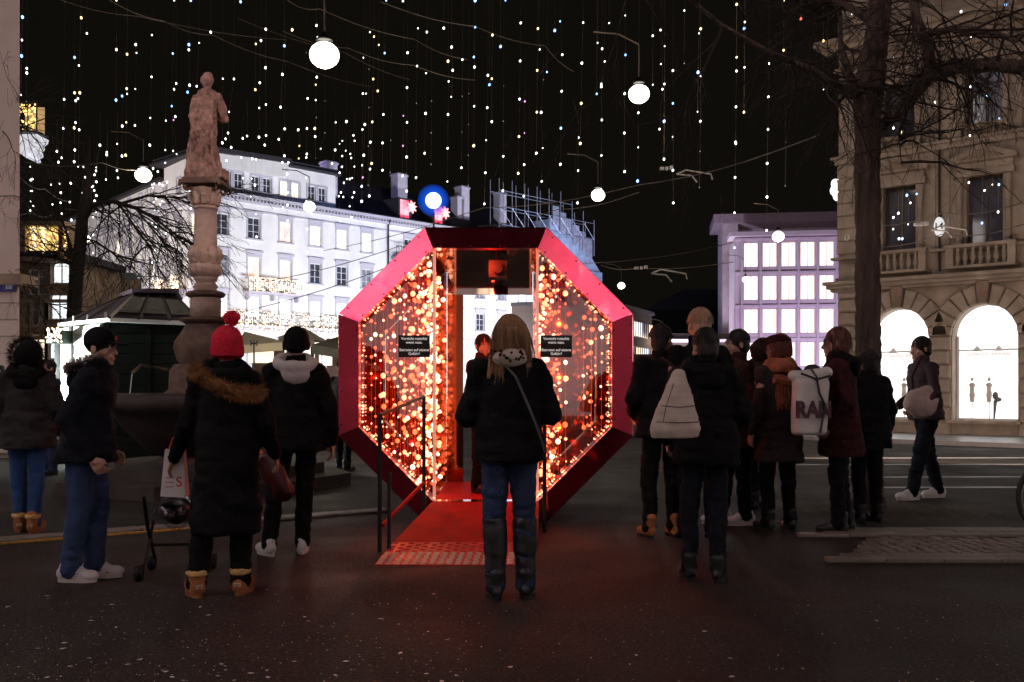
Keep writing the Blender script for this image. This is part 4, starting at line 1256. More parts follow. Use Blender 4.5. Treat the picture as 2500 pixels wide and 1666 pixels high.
# ================================================================== HANGING LIGHT STRINGS
def z6(x, y): return 700 + x / 3.136, y / 3.136
def z7(x, y): return 1300 + x / 3.136, y / 3.136
def z1(x, y): return x / 3.136, y / 3.136
def z4(x, y): return 1350 + x / 3.136, 350 + y / 3.136
def zr1(x, y): return 1900 + x / 3.137, y / 3.137
def zr2(x, y): return 1900 + x / 3.137, 400 + y / 3.137
S = []   # (converter, depth, [(x, y, colour)])
S += [(z6, 30, [(228, 197, 'w'), (235, 285, 'w'), (235, 313, 'w'), (225, 482, 'w'), (230, 592, 'w'), (222, 650, 'y'), (222, 768, 'w'), (227, 902, 'd'), (215, 985, 'y'), (218, 1047, 'w'), (222, 1212, 'd')]),
      (z6, 40, [(42, 230, 'y'), (88, 995, 'w')]), (z6, 38, [(150, 405, 'd'), (160, 755, 'w'), (155, 985, 'w'), (150, 1207, 'w')]),
      (z6, 42, [(97, 1118, 'y'), (92, 1215, 'y')]), (z6, 36, [(293, 775, 'd'), (293, 1018, 'd'), (260, 1140, 'w')]),
      (z6, 36, [(375, 938, 'w'), (371, 1150, 'w'), (347, 1252, 'y')]), (z6, 36, [(457, 932, 'w'), (452, 1155, 'w'), (460, 1372, 'w'), (415, 1475, 'w')]),
      (z6, 36, [(520, 1080, 'w'), (518, 1277, 'w'), (516, 1475, 'w')]), (z6, 33, [(587, 443, 'w'), (583, 718, 'w'), (580, 993, 'w'), (577, 1268, 'w'), (574, 1428, 'w'), (574, 1543, 'w')]),
      (z6, 34, [(607, 718, 'w'), (598, 955, 'w'), (590, 1190, 'w'), (582, 1360, 'p')]), (z6, 30, [(637, 247, 'w'), (630, 532, 'd'), (628, 825, 'd'), (625, 1120, 'd'), (623, 1420, 'd')]),
      (z6, 29, [(668, 282, 'y'), (662, 607, 'y'), (655, 935, 'y'), (650, 1253, 'y')]), (z6, 33, [(640, 1090, 'w'), (638, 1296, 'w'), (632, 1502, 'w')]),
      (z6, 29, [(705, 345, 'y'), (697, 698, 'y')]), (z6, 28, [(762, 5, 'b'), (750, 408, 'b')]), (z6, 27, [(890, 8, 'w')]),
      (z6, 36, [(740, 878, 'w'), (734, 1096, 'w'), (733, 1305, 'w')]), (z6, 34, [(797, 1077, 'd'), (792, 1322, 'd')]),
      (z6, 31, [(925, 405, 'w'), (921, 672, 'w'), (921, 938, 'w'), (918, 1204, 'w'), (918, 1465, 'w')]), (z6, 35, [(893, 888, 'p'), (890, 1118, 'p'), (887, 1348, 'w')]),
      (z6, 30, [(1005, 218, 'w'), (998, 507, 'w'), (993, 793, 'd'), (990, 1080, 'd'), (990, 1362, 'w')]), (z6, 29, [(1073, 247, 'w'), (1067, 562, 'w'), (1063, 870, 'w'), (1056, 1175, 'y')]),
      (z6, 33, [(1108, 775, 'd'), (1106, 1018, 'd'), (1105, 1260, 'd')]), (z6, 28, [(1202, 217, 'w')]),
      (z6, 27, [(1262, 362, 'w'), (1271, 540, 'w'), (1260, 743, 'w')]), (z6, 32, [(1235, 470, 'y'), (1240, 625, 'w'), (1235, 878, 'w'), (1232, 1137, 'w'), (1230, 1391, 'w')]),
      (z6, 30, [(1345, 458, 'w'), (1343, 738, 'd'), (1341, 1013, 'd'), (1338, 1286, 'w')]), (z6, 34, [(1394, 718, 'd'), (1391, 955, 'd'), (1390, 1190, 'd'), (1389, 1420, 'd')]),
      (z6, 28, [(1443, 5, 'b'), (1443, 210, 'b'), (1438, 515, 'w'), (1435, 815, 'w'), (1432, 1117, 'y')]), (z6, 30, [(1433, 438, 'b')]),
      (z6, 27, [(1575, 270, 'y'), (1570, 604, 'y'), (1570, 933, 'w')]), (z6, 26, [(1637, 358, 'b')]), (z6, 33, [(1540, 578, 'w'), (1535, 826, 'w'), (1527, 1075, 'w'), (1521, 1324, 'w'), (1513, 1563, 'w')]),
      (z6, 30, [(1552, 650, 'b')]), (z6, 26, [(1675, 5, 'b')]), (z6, 32, [(1661, 660, 'd'), (1658, 930, 'd'), (1658, 1198, 'w'), (1655, 1462, 'w')]),
      (z6, 29, [(1792, 177, 'w'), (1787, 468, 'w'), (1783, 760, 'w'), (1778, 1047, 'y'), (1773, 1328, 'y')]), (z6, 35, [(1823, 778, 'p'), (1820, 1020, 'p'), (1818, 1262, 'w'), (1815, 1503, 'w')]),
      (z6, 27, [(1923, 220, 'y'), (1918, 540, 'y'), (1915, 860, 'y'), (1911, 1175, 'w')]), (z6, 29, [(1937, 380, 'w')]), (z6, 27, [(1992, 553, 'b')]),
      (z6, 32, [(1965, 612, 'd'), (1948, 862, 'w'), (1960, 1135, 'w'), (1952, 1390, 'w')]), (z6, 28, [(2052, 235, 'b')]),
      (z6, 30, [(2093, 165, 'b'), (2110, 420, 'w'), (2105, 700, 'w'), (2099, 983, 'b'), (2095, 1260, 'w')])]
S += [(z7, 28, [(388, 175, 'w'), (378, 485, 'w'), (373, 793, 'y'), (366, 1100, 'y')]), (z7, 34, [(352, 1055, 'w'), (349, 1308, 'w'), (345, 1555, 'w')]),
      (z7, 29, [(498, 330, 'w')]), (z7, 30, [(533, 375, 'w'), (527, 645, 'w'), (531, 920, 'w'), (528, 1192, 'w'), (525, 1452, 'w')]),
      (z7, 31, [(553, 472, 'w'), (527, 665, 'w')]), (z7, 28, [(492, 720, 'b')]), (z7, 26, [(587, 178, 'w')]), (z7, 28, [(710, 120, 'w'), (712, 422, 'b'), (706, 718, 'w'), (703, 1020, 'w'), (705, 1315, 'w')]),
      (z7, 31, [(815, 600, 'w'), (811, 865, 'w'), (810, 1130, 'w'), (805, 1387, 'b')]), (z7, 32, [(980, 232, 'w'), (983, 492, 'w')]),
      (z7, 24, [(921, 275, 'w'), (921, 650, 'w')]), (z7, 25, [(1012, 355, 'w'), (1010, 645, 'w'), (1008, 930, 'b'), (1007, 1220, 'w')]),
      (z7, 30, [(995, 685, 'w'), (973, 990, 'w')]), (z7, 32, [(1075, 542, 'w'), (1075, 793, 'b'), (1075, 1050, 'w'), (1075, 1305, 'w'), (1078, 1555, 'w')]),
      (z7, 26, [(1163, 82, 'w'), (1162, 487, 'd')]), (z7, 26, [(1288, 222, 'y'), (1288, 580, 'w'), (1285, 930, 'w')]), (z7, 25, [(1275, 257, 'w'), (1268, 555, 'b'), (1264, 857, 'w')]),
      (z7, 30, [(1283, 1160, 'd'), (1277, 1437, 'd')]), (z7, 23, [(1563, 35, 'y'), (1563, 440, 'y')]), (z7, 31, [(1562, 545, 'w'), (1558, 820, 'w'), (1555, 1090, 'w'), (1551, 1360, 'w')]),
      (z7, 24, [(1626, 170, 'w'), (1622, 220, 'b'), (1623, 517, 'w'), (1619, 860, 'y')]), (z7, 33, [(1810, 490, 'w'), (1807, 743, 'w'), (1803, 992, 'w'), (1799, 1253, 'w'), (1796, 1510, 'w')]),
      (z7, 23, [(1925, 5, 'y'), (1923, 385, 'y')]), (z7, 32, [(1938, 1090, 'd'), (1935, 1425, 'd')]), (z7, 20, [(2055, 145, 'r')])]
S += [(z4, 33, [(920, 208, 'w'), (922, 460, 'w')]), (z4, 31, [(1400, 2, 'w'), (1395, 263, 'w'), (1390, 533, 'w'), (1390, 800, 'w')]),
      (z4, 32, [(1640, 155, 'w'), (1638, 412, 'w'), (1636, 668, 'w')]), (z4, 34, [(1127, 62, 'd'), (1122, 340, 'd')]), (z4, 33, [(1780, 325, 'd')])]
S += [(zr1, 18, [(563, 108, 'w')]), (zr1, 24, [(345, 315, 'y'), (345, 685, 'w')]), (zr1, 18, [(1400, 90, 'w'), (1480, 285, 'w')]), (zr1, 17, [(1742, 35, 'b')]),
      (zr1, 22, [(883, 443, 'w')]), (zr1, 22, [(1473, 665, 'w'), (1467, 1040, 'w'), (1460, 1400, 'w')]), (zr1, 19, [(1200, 785, 'w')]), (zr1, 23, [(1598, 735, 'b'), (1692, 908, 'b')]),
      (zr1, 23, [(882, 982, 'w'), (944, 1014, 'y')]), (zr2, 21, [(1012, 300, 'w'), (985, 242, 'b')]), (zr2, 21, [(920, 380, 'w'), (882, 412, 'w'), (880, 502, 'w')]), (zr2, 20, [(1640, 160, 'y'), (1580, 205, 'w')]),
      (zr2, 20, [(1690, 160, 'b'), (1684, 370, 'w')]), (zr2, 22, [(1560, 455, 'b')]), (zr2, 22, [(950, 575, 'b'), (925, 575, 'w')]), (zr2, 23, [(995, 465, 'w')]), (zr2, 22, [(1060, 232, 'b')])]
S += [(z1, 24, [(172, 132, 'b'), (168, 308, 'w'), (165, 430, 'b'), (160, 728, 'w')]), (z1, 34, [(205, 525, 'w'), (205, 560, 'w'), (202, 785, 'w')]), (z1, 30, [(622, 138, 'y'), (604, 503, 'w')]),
      (z1, 28, [(665, 257, 'w')]), (z1, 34, [(571, 441, 'b'), (571, 712, 'y'), (597, 755, 'w'), (580, 772, 'w'), (578, 940, 'w'), (568, 980, 'y'), (573, 1150, 'w'), (568, 1240, 'w')]), (z1, 36, [(611, 712, 'y'), (606, 995, 'w'), (598, 1275, 'w')]),
      (z1, 27, [(891, 2, 'y'), (891, 381, 'y'), (888, 768, 'b')]), (z1, 31, [(973, 417, 'y'), (970, 680, 'y'), (967, 938, 'y'), (962, 1190, 'y')]), (z1, 32, [(1039, 343, 'w'), (1045, 407, 'w'), (1036, 683, 'w'), (1033, 962, 'w')]),
      (z1, 33, [(935, 737, 'b'), (973, 720, 'w'), (936, 967, 'w'), (934, 1196, 'w')]), (z1, 32, [(1163, 270, 'w'), (1160, 590, 'w'), (1151, 905, 'w'), (1147, 1113, 'w')]), (z1, 31, [(1333, 2, 'w'), (1323, 411, 'b'), (1315, 814, 'b'), (1325, 1157, 'w')]),
      (z1, 31, [(1446, 343, 'b'), (1446, 383, 'w'), (1451, 654, 'w'), (1436, 707, 'b')]), (z1, 34, [(1349, 641, 'w'), (1333, 685, 'w'), (1343, 894, 'w'), (1329, 920, 'p'), (1352, 1181, 'w')]), (z1, 30, [(1525, 330, 'w'), (1506, 662, 'w')]),
      (z1, 28, [(1613, 248, 'w')]), (z1, 34, [(1270, 925, 'w'), (1266, 1150, 'w')]), (z1, 36, [(491, 762, 'w'), (485, 985, 'w'), (473, 1210, 'w')]), (z1, 38, [(435, 1160, 'w')]), (z1, 36, [(765, 1113, 'w'), (735, 1310, 'w')]),
      (z1, 34, [(1706, 604, 'w'), (1705, 848, 'w'), (1702, 1095, 'w')]), (z1, 33, [(1791, 606, 'w'), (1754, 858, 'w'), (1746, 1020, 'w'), (1770, 1130, 'w')]), (z1, 30, [(1959, 338, 'y'), (1955, 688, 'y')]),
      (z1, 32, [(1998, 312, 'w'), (1989, 635, 'w'), (1985, 828, 'w'), (1983, 1052, 'w')]), (z1, 27, [(2035, 225, 'w'), (2033, 520, 'w'), (2036, 802, 'w'), (2037, 1039, 'w'), (2027, 1112, 'w')]), (z1, 26, [(2177, 352, 'b'), (2162, 571, 'w'), (2149, 822, 'w')]),
      (z1, 25, [(1842, 15, 'b')]), (z1, 26, [(1460, 3, 'b')]), (z1, 33, [(2180, 988, 'w'), (2134, 1068, 'w'), (2178, 1194, 'w')]), (z1, 34, [(1892, 1043, 'w')]), (z1, 36, [(897, 1103, 'w'), (895, 1308, 'w')]), (z1, 36, [(818, 1168, 'w'), (817, 1186, 'w'), (811, 1376, 'w')])]
# far, small strings low on the left over the roofs and in front of the white building
rs = random.Random(4)
for i in range(36):
    px = rs.uniform(60, 880) if i % 3 else rs.uniform(60, 420)
    y0 = (395 if px < 420 else 330) + rs.uniform(0, 70)
    n = rs.randint(3, 6)
    sp = rs.uniform(34, 66)
    S.append((lambda x, y: (x, y), 46, [(px + rs.uniform(-3, 3), y0 + k * sp + rs.uniform(-6, 6), 'w') for k in range(n) if y0 + k * sp < 800]))
MT = {'w': BWHITE, 'y': BYEL, 'b': BBLUE, 'p': BPINK, 'r': BRED, 'd': BDIM}
CN = {'w': 'white', 'y': 'yellow', 'b': 'blue', 'p': 'pink', 'r': 'red', 'd': 'unlit'}
NW = ['no', 'one', 'two', 'three', 'four', 'five', 'six', 'seven', 'eight', 'nine', 'ten', 'eleven']
lm_ = {}
seen_lab = {}
LAB = []
for conv, d, lst in S:
    pts = [(*conv(x, y), c) for x, y, c in lst]
    pts.sort(key=lambda p: p[1])
    if not pts: continue
    mx = sum(p[0] for p in pts) / len(pts)
    py0 = pts[0][1]
    where = ('over the pale house' if mx < 95 else 'above the black tree' if mx < 300 else 'left of the statue' if mx < 450 else 'right of the statue' if mx < 600 else
             'left of the largest lamp' if mx < 745 else 'right of the largest lamp' if mx < 930 else 'above the blue star' if mx < 1110 else 'above the pavilion top' if mx < 1340 else
             'around the second lamp' if mx < 1640 else 'over the dark street' if mx < 1790 else 'over the lilac office' if mx < 2040 else 'before the stone house')
    if py0 > 330 and mx < 880: where = {True: 'low over the roofs', False: 'against the white building'}[mx < 300 or py0 < 370]
    cs = {}
    for p in pts: cs[p[2]] = cs.get(p[2], 0) + 1
    if len(cs) > 2: cs = {max(cs, key=cs.get): len(pts)}
    desc = ' and '.join(f'{NW[min(n, 11)]} {CN[c]}' for c, n in cs.items())
    lw_ = 'lamp' if len(pts) == 1 else 'lamps'
    hgt = 'high' if py0 < 120 else 'at mid height' if py0 < 250 else 'low'
    if 'low over the roofs' == where or 'against the white building' == where:
        bins = [(110, 'beside the pale house wall'), (150, 'between the pale house and black trunk'), (195, 'left of the black trunk'), (235, 'touching the black trunk'), (290, 'right of the black trunk'), (345, 'left of the left lamp'), (400, 'right of the left lamp'), (470, 'left of the statue feet'), (540, 'behind the column capital'), (590, 'over the first attic windows'), (650, 'over the second attic windows'), (700, 'over the lit attic windows'), (750, 'over the third lit floor windows'), (800, 'at the attic end wall'), (850, 'right of the attic end wall')]
        where = 'low ' + next((b for a, b in bins if mx < a), 'above the pavilion shoulder') + (', higher' if py0 < (430 if mx < 420 else 365) else ', lower')
    lab = f'wire with {desc} {lw_} {hgt} {where}' if 'low' not in where else f'wire with {desc} {lw_} {where}'
    top = P(pts[0][0], pts[0][1], d)
    LAB.append((lab, mx, py0))
    o = empty('hanging_light_string', top, 0, lab, 'string lights', 'light strings hanging in the sky')
    q = [P(p[0], p[1], d) - top for p in pts]
    up = Vector((.02, 0, (1.2 if py0 > 330 else 3.6)))
    MB().tube([q[0] + up] + q + ([q[-1] + Vector((0, 0, -.02))]), 0.0030 if d < 40 else .0024, 3, False).build('wire', WIRE, o)
    for (x, y, c), v in zip(pts, q):
        r = {'w': 3.7, 'y': 4.2, 'b': 4.8, 'p': 3.0, 'r': 4.0, 'd': 1.8}[c] * rs.uniform(.85, 1.15)
        if d >= 46: r = 3.2 * rs.uniform(.8, 1.2)
        rr = .62 * r * d / F * (1 if rs.random() < .75 else .7)
        key = (c, round(rr, 3))
        if key not in lm_: lm_[key] = MB().ball((0, 0, 0), round(rr, 3), 8, 6, (1, 1, 1.3)).mesh('bulb', MT[c], True)
        inst('bulb', lm_[key], o, v, rot=(0, .25 if mx > 700 else -.1, 0))

_by = {}
for o, (lab, mx, py0) in zip([o for o in COL.objects if o.name.startswith('hanging_light_string')], LAB): _by.setdefault(lab, []).append((mx, o))
for lab, l in _by.items():
    l.sort(key=lambda t: t[0])
    n = len(l)
    if n > 1:
        names = {2: ['left', 'right'], 3: ['left', 'middle', 'right'], 4: ['leftmost', 'second', 'third', 'rightmost']}.get(n, [f'{w} from left' for w in ('first', 'second', 'third', 'fourth', 'fifth', 'sixth', 'seventh', 'eighth', 'ninth')])
        for k, (mx, o) in enumerate(l): o['label'] = f"{lab}, {names[min(k, len(names) - 1)]}"

# ================================================================== TREES
def grow(mb, p, d, L, r, depth, R, droop=0.0, bend=.35, taper=.72, kids=(2, 3), seg=4, minr=.0022, spread=.75, n=5):
    pts, rs_ = [p.copy()], [r]
    v = d.normalized()
    for i in range(seg):
        v = (v + Vector((R.gauss(0, bend), R.gauss(0, bend), R.gauss(0, bend))) * .35 + Vector((0, 0, -droop))).normalized()
        p = p + v * (L / seg)
        pts.append(p.copy()); rs_.append(max(minr, r * (1 - (1 - taper) * (i + 1) / seg)))
    mb.tube(pts, rs_, n if r > .02 else (4 if r > .008 else 3), False)
    if depth <= 0: return
    for k in range(R.randint(*kids)):
        i = R.randint(1, seg)
        side = Vector((R.gauss(0, 1), R.gauss(0, 1), R.gauss(0, .7))).normalized()
        dd = (v + side * spread).normalized()
        grow(mb, pts[i], dd, L * R.uniform(.55, .85), rs_[i] * R.uniform(.5, .72), depth - 1, R, droop * 1.2, bend, taper, kids, seg, minr, spread, n)
    grow(mb, pts[-1], v, L * .75, rs_[-1] * .9, depth - 1, R, droop, bend, taper, kids, seg, minr, spread, n)


def limb(px_list, d, radii):
    return [P(x, y, dd if isinstance(dd, (int, float)) else d) for (x, y, dd) in px_list], radii


def trunk_mesh(pts, rs, mat_, parent, amp=.10, n=18, seg=40):
    """ribbed bark trunk following pts"""
    pts = [Vector(p) for p in pts]
    q, rr = [], []
    for i in range(seg + 1):
        t = i / seg * (len(pts) - 1)
        k = min(int(t), len(pts) - 2); f = t - k
        q.append(pts[k].lerp(pts[k + 1], f)); rr.append(rs[k] * (1 - f) + rs[k + 1] * f)
    vs, fs = [], []
    for i, (c, r) in enumerate(zip(q, rr)):
        for k in range(n):
            a = 2 * PI * k / n
            r2 = r * (1 + amp * math.sin(a * 7 + i * .13 + 2 * math.sin(i * .3)) * .5 + amp * (random.random() - .5))
            vs.append((c.x + r2 * math.cos(a), c.y + r2 * math.sin(a), c.z))
    for i in range(seg):
        for k in range(n):
            k2 = (k + 1) % n
            fs.append((i * n + k, i * n + k2, (i + 1) * n + k2, (i + 1) * n + k))
    return MB().add(vs, fs).build('trunk', mat_, parent, True)


# right-hand tree (trunk crosses the stone house)
R = random.Random(21)
t1 = empty('bare_tree', G(2122, 1246), 0, 'tall rough barked bare tree in front of the stone house, limb stretching right', 'tree')
base = t1.location.copy()
D = base.y
def T(px, py, dd=0): return P(px, py, D + dd) - base
trunk_mesh([Vector((0, 0, -.02)), T(2122, 1200), T(2121, 900), T(2118, 600), T(2118, 300), T(2120, 220), T(2142, 80), T(2160, -120)], [.18, .132, .118, .115, .122, .145, .11, .10], BARK, t1, .20, 40, 150)
m = MB()
limbs = [([T(2148, 310), T(2200, 270), T(2265, 185, -.3), (T(2330, 165, -.5)), T(2420, 158, -.8), T(2540, 165, -1.0)], [.05, .075, .085, .075, .07, .06]),
         ([T(2275, 190, -.3), T(2265, 120, -.4), T(2235, 40, -.5), T(2225, -60, -.5)], [.07, .06, .05, .045]),
         ([T(2262, 85, -.4), T(2330, 70, -.6), T(2420, 80, -.8), T(2480, 100, -1), T(2540, 60, -1.2)], [.035, .035, .03, .025, .02]),
         ([T(2100, 240), T(2070, 180, .2), T(2052, 110, .4), T(2050, 20, .6), T(2030, -60, .7)], [.07, .05, .03, .025, .02]),
         ([T(2098, 230), T(2040, 215, -.3), T(1980, 170, -.6), T(1880, 130, -.9), T(1760, 60, -1.2), T(1650, -30, -1.4)], [.06, .05, .035, .025, .018, .014]),
         ([T(2140, 60), T(2060, 10, .3), T(2000, 0, .5), T(1900, -40, .6)], [.05, .035, .025, .02]),
         ([T(2220, 190, -.2), T(2195, 330, -.3), T(2200, 400, -.3)], [.012, .010, .005])]
for pts, rs in limbs:
    m.tube(pts, rs, 8)
m.build('limb', BARK, t1, True)
tw = MB()
for pts, rs in limbs:
    for i in range(len(pts) - 1):
        for k in range(7 if pts[0].x > -.2 and i > 0 else 4):
            p = Vector(pts[i]).lerp(Vector(pts[i + 1]), R.random())
            if (p + base).x / (p + base).y * F + 1250 < 2000 and R.random() < .75: continue
            grow(tw, p, Vector((R.gauss(0, .8), R.gauss(0, .5), R.uniform(-.6, .5))), R.uniform(.30, .55), R.uniform(.007, .016), 3, R, droop=.04, kids=(1, 2), seg=5)
# thin drooping shoots over the facade and the dark sky to the left
for i in range(34):
    px = R.uniform(2150, 2500) if i % 4 else R.uniform(1300, 2060)
    py = R.uniform(-60, 200) if px > 2000 else R.uniform(-80, 330)
    grow(tw, T(px, py, R.uniform(-1.0, .6)), Vector((R.uniform(-.6, .6), R.gauss(0, .3), -.4)), R.uniform(.4, .75), R.uniform(.004, .008), 2 if px > 2000 else 3, R, droop=.05, kids=(1, 2), seg=6, minr=.0016)
tw.build('crown', TWIG, t1)

# left black tree beside the booth
R = random.Random(8)
t2 = empty('black_tree', P(185, 1060, 21), 0, 'black silhouetted bare tree rising behind the green booth on the left', 'tree')
t2.location.z = 0
base = t2.location.copy(); D = 21
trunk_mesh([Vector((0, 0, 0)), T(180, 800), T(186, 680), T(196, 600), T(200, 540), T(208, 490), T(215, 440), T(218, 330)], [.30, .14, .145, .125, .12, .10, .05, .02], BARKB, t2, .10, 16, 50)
m = MB()
limbs = [([T(208, 530), T(225, 500), T(275, 492, -.1), T(330, 508, -.2), T(380, 535, -.3), T(430, 575, -.4), T(470, 620, -.5)], [.075, .06, .05, .042, .032, .022, .012]),
         ([T(300, 496), T(360, 478, .2), T(420, 482, .3), T(470, 498, .3)], [.035, .028, .02, .012]),
         ([T(330, 508, -.2), T(372, 560, -.3), T(410, 600, -.4)], [.022, .016, .007]),
         ([T(285, 492, -.1), T(320, 540, -.2), T(350, 580, -.3), T(362, 600, -.3)], [.028, .02, .014, .008]),
         ([T(192, 625), T(172, 608), T(160, 560, .2), T(140, 520, .3)], [.06, .045, .025, .012]),
         ([T(176, 645), T(130, 628, .2), T(80, 622, .4), T(20, 625, .6), T(-40, 610, .8)], [.05, .04, .035, .03, .025]),
         ([T(200, 580), T(235, 590, -.2), T(280, 620, -.4), T(300, 655, -.4)], [.02, .015, .010, .005])]
limbs_edge = [
         ([T(-60, 380, -3), T(0, 440, -3), T(48, 465, -3), T(70, 510, -3)], [.05, .04, .028, .010]),
         ([T(-60, 330, -3), T(0, 310, -3), T(60, 308, -3), T(90, 318, -3)], [.03, .025, .018, .006]),
         ([T(-60, 660, -3), T(10, 640, -3), T(60, 690, -3), T(110, 740, -3), T(165, 752, -3)], [.03, .025, .018, .012, .006])]
for pts, rs in limbs: m.tube(pts, rs, 7)
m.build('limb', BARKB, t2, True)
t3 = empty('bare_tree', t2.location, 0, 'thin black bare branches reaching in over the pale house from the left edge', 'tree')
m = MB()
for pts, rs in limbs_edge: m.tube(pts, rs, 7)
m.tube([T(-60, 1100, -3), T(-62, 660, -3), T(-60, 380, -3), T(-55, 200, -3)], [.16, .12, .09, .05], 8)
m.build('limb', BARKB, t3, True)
tw = MB()
for li, (pts, rs) in enumerate(limbs):
    for i in range(len(pts) - 1):
        for k in range(5):
            p = Vector(pts[i]).lerp(Vector(pts[i + 1]), R.random())
            grow(tw, p, (Vector(pts[-1]) - Vector(pts[0])).normalized() + Vector((R.gauss(0, .7), R.gauss(0, .5), R.uniform(-.8, .5))), R.uniform(.5, .9), R.uniform(.009, .02), 3, R, droop=.045, kids=(1, 2), seg=5, minr=.004)
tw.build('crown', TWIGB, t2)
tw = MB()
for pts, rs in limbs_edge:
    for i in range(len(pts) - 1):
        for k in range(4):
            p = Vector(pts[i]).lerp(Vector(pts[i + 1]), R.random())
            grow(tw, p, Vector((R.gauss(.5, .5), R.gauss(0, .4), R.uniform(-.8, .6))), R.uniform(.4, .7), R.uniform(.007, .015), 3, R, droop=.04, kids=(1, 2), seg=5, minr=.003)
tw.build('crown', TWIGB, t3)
for i, (px, py) in enumerate(((60, 560), (20, 60), (10, 180))):
    pass


# ================================================================== FOUNTAIN WITH STATUE COLUMN
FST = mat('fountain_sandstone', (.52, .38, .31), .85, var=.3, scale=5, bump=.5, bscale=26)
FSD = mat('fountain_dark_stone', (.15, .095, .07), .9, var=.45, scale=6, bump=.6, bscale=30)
fd = 13.0
fc = P(502, 945, fd); fc.z = 0
fo = empty('statue_fountain', fc, 0, 'old stone fountain column with scrolled capital, carved vase base and wide basin', 'fountain')
def fz(py): return CH + (HY - py) / F * fd
def fr(px): return px / F * fd
def lat(rows, mt, name, n=28, wob=None):
    """rows of (half width in photo px, photo row)"""
    return MB().lathe([(fr(a), fz(b)) for a, b in rows], n=n, wob=wob).build(name, mt, fo, True)
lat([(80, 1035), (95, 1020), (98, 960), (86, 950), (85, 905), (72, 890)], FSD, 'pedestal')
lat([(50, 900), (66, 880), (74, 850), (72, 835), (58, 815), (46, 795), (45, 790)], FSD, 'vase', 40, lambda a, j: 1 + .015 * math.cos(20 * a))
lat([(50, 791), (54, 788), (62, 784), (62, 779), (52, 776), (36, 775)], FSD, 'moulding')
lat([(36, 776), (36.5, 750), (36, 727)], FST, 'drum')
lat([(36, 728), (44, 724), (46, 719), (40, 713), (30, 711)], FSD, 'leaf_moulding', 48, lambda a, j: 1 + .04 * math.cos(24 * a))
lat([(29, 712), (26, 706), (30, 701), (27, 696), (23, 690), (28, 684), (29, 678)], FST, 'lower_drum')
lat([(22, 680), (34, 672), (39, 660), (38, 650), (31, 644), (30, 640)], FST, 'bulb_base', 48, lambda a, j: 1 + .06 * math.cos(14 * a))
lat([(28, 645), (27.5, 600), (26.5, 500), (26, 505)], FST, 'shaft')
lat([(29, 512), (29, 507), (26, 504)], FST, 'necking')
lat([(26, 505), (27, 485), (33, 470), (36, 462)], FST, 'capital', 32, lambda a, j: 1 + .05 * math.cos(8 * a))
m = MB()
for k in range(9):
    a = 2 * PI * k / 9
    for j in range(1):
        c = Vector((math.cos(a) * fr(28), math.sin(a) * fr(28), 0))
        m.tube([c + Vector((0, 0, fz(645))), c * 1.10 + Vector((0, 0, fz(625))), c * 1.04 + Vector((0, 0, fz(608))), c * 1.22 + Vector((0, 0, fz(602)))], [.05, .075, .05, .015], 6)
        c2 = Vector((math.cos(a) * fr(26), math.sin(a) * fr(26), 0))
        m.tube([c2 + Vector((0, 0, fz(502))), c2 * 1.15 + Vector((0, 0, fz(485))), c2 * 1.45 + Vector((0, 0, fz(476))), c2 * 1.5 + Vector((0, 0, fz(484)))], [.04, .05, .03, .012], 6)
remesh(m, 'acanthus_leaves', FST, .012, 2, [(.008, (25, 25, 25))], fo)
m = MB()
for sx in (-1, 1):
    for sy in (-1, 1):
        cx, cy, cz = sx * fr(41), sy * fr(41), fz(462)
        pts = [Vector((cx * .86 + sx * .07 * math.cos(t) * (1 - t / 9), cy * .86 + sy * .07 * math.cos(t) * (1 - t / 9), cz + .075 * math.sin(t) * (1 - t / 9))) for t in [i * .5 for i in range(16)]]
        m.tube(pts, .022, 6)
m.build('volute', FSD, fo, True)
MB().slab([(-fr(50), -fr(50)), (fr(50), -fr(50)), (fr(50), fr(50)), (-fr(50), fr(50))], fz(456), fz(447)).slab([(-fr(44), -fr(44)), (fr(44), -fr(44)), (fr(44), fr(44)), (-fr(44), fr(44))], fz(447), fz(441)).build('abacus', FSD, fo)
# wide basin with spout pipes, stone step
m = MB().lathe([(.50, .36), (.75, .48), (1.05, .80), (1.16, .98), (1.22, 1.0), (1.22, 1.18), (1.10, 1.2), (1.08, 1.0), (.3, .9)], n=40)
m.build('basin', mat('dark_basin_stone', (.035, .021, .018), .7, var=.5, scale=5, bump=.5), fo, True)  # stone tone set very dark over the whole basin
lat([(150, 1165), (150, 1130), (110, 1128), (100, 1035)], FSD, 'basin_foot', 24)
MB().lathe([(1.9, 0), (1.9, .16), (1.55, .165), (1.55, .30), (.7, .31)], n=8).build('step', mat('dark_step_stone', (.050, .037, .030), .85, var=.4, scale=3, bump=.5), fo)
SPOUT = mat('spout_brass', (.6, .5, .4), .25, .9)
MB().tube([(-.38, -.35, 1.50), (-.62, -.60, 1.55), (-.70, -.68, 1.45)], .02, 6).build('spout', SPOUT, fo)
MB().tube([(-.70, -.68, 1.44), (-.72, -.70, 1.19)], .008, 5).build('water_jet', mat('falling_water', (.7, .72, .75), .1), fo)
MB().tube([(-.95, -.95, .98), (-1.02, -1.02, .3)], .010, 5).build('overflow_pipe', SPOUT, fo)

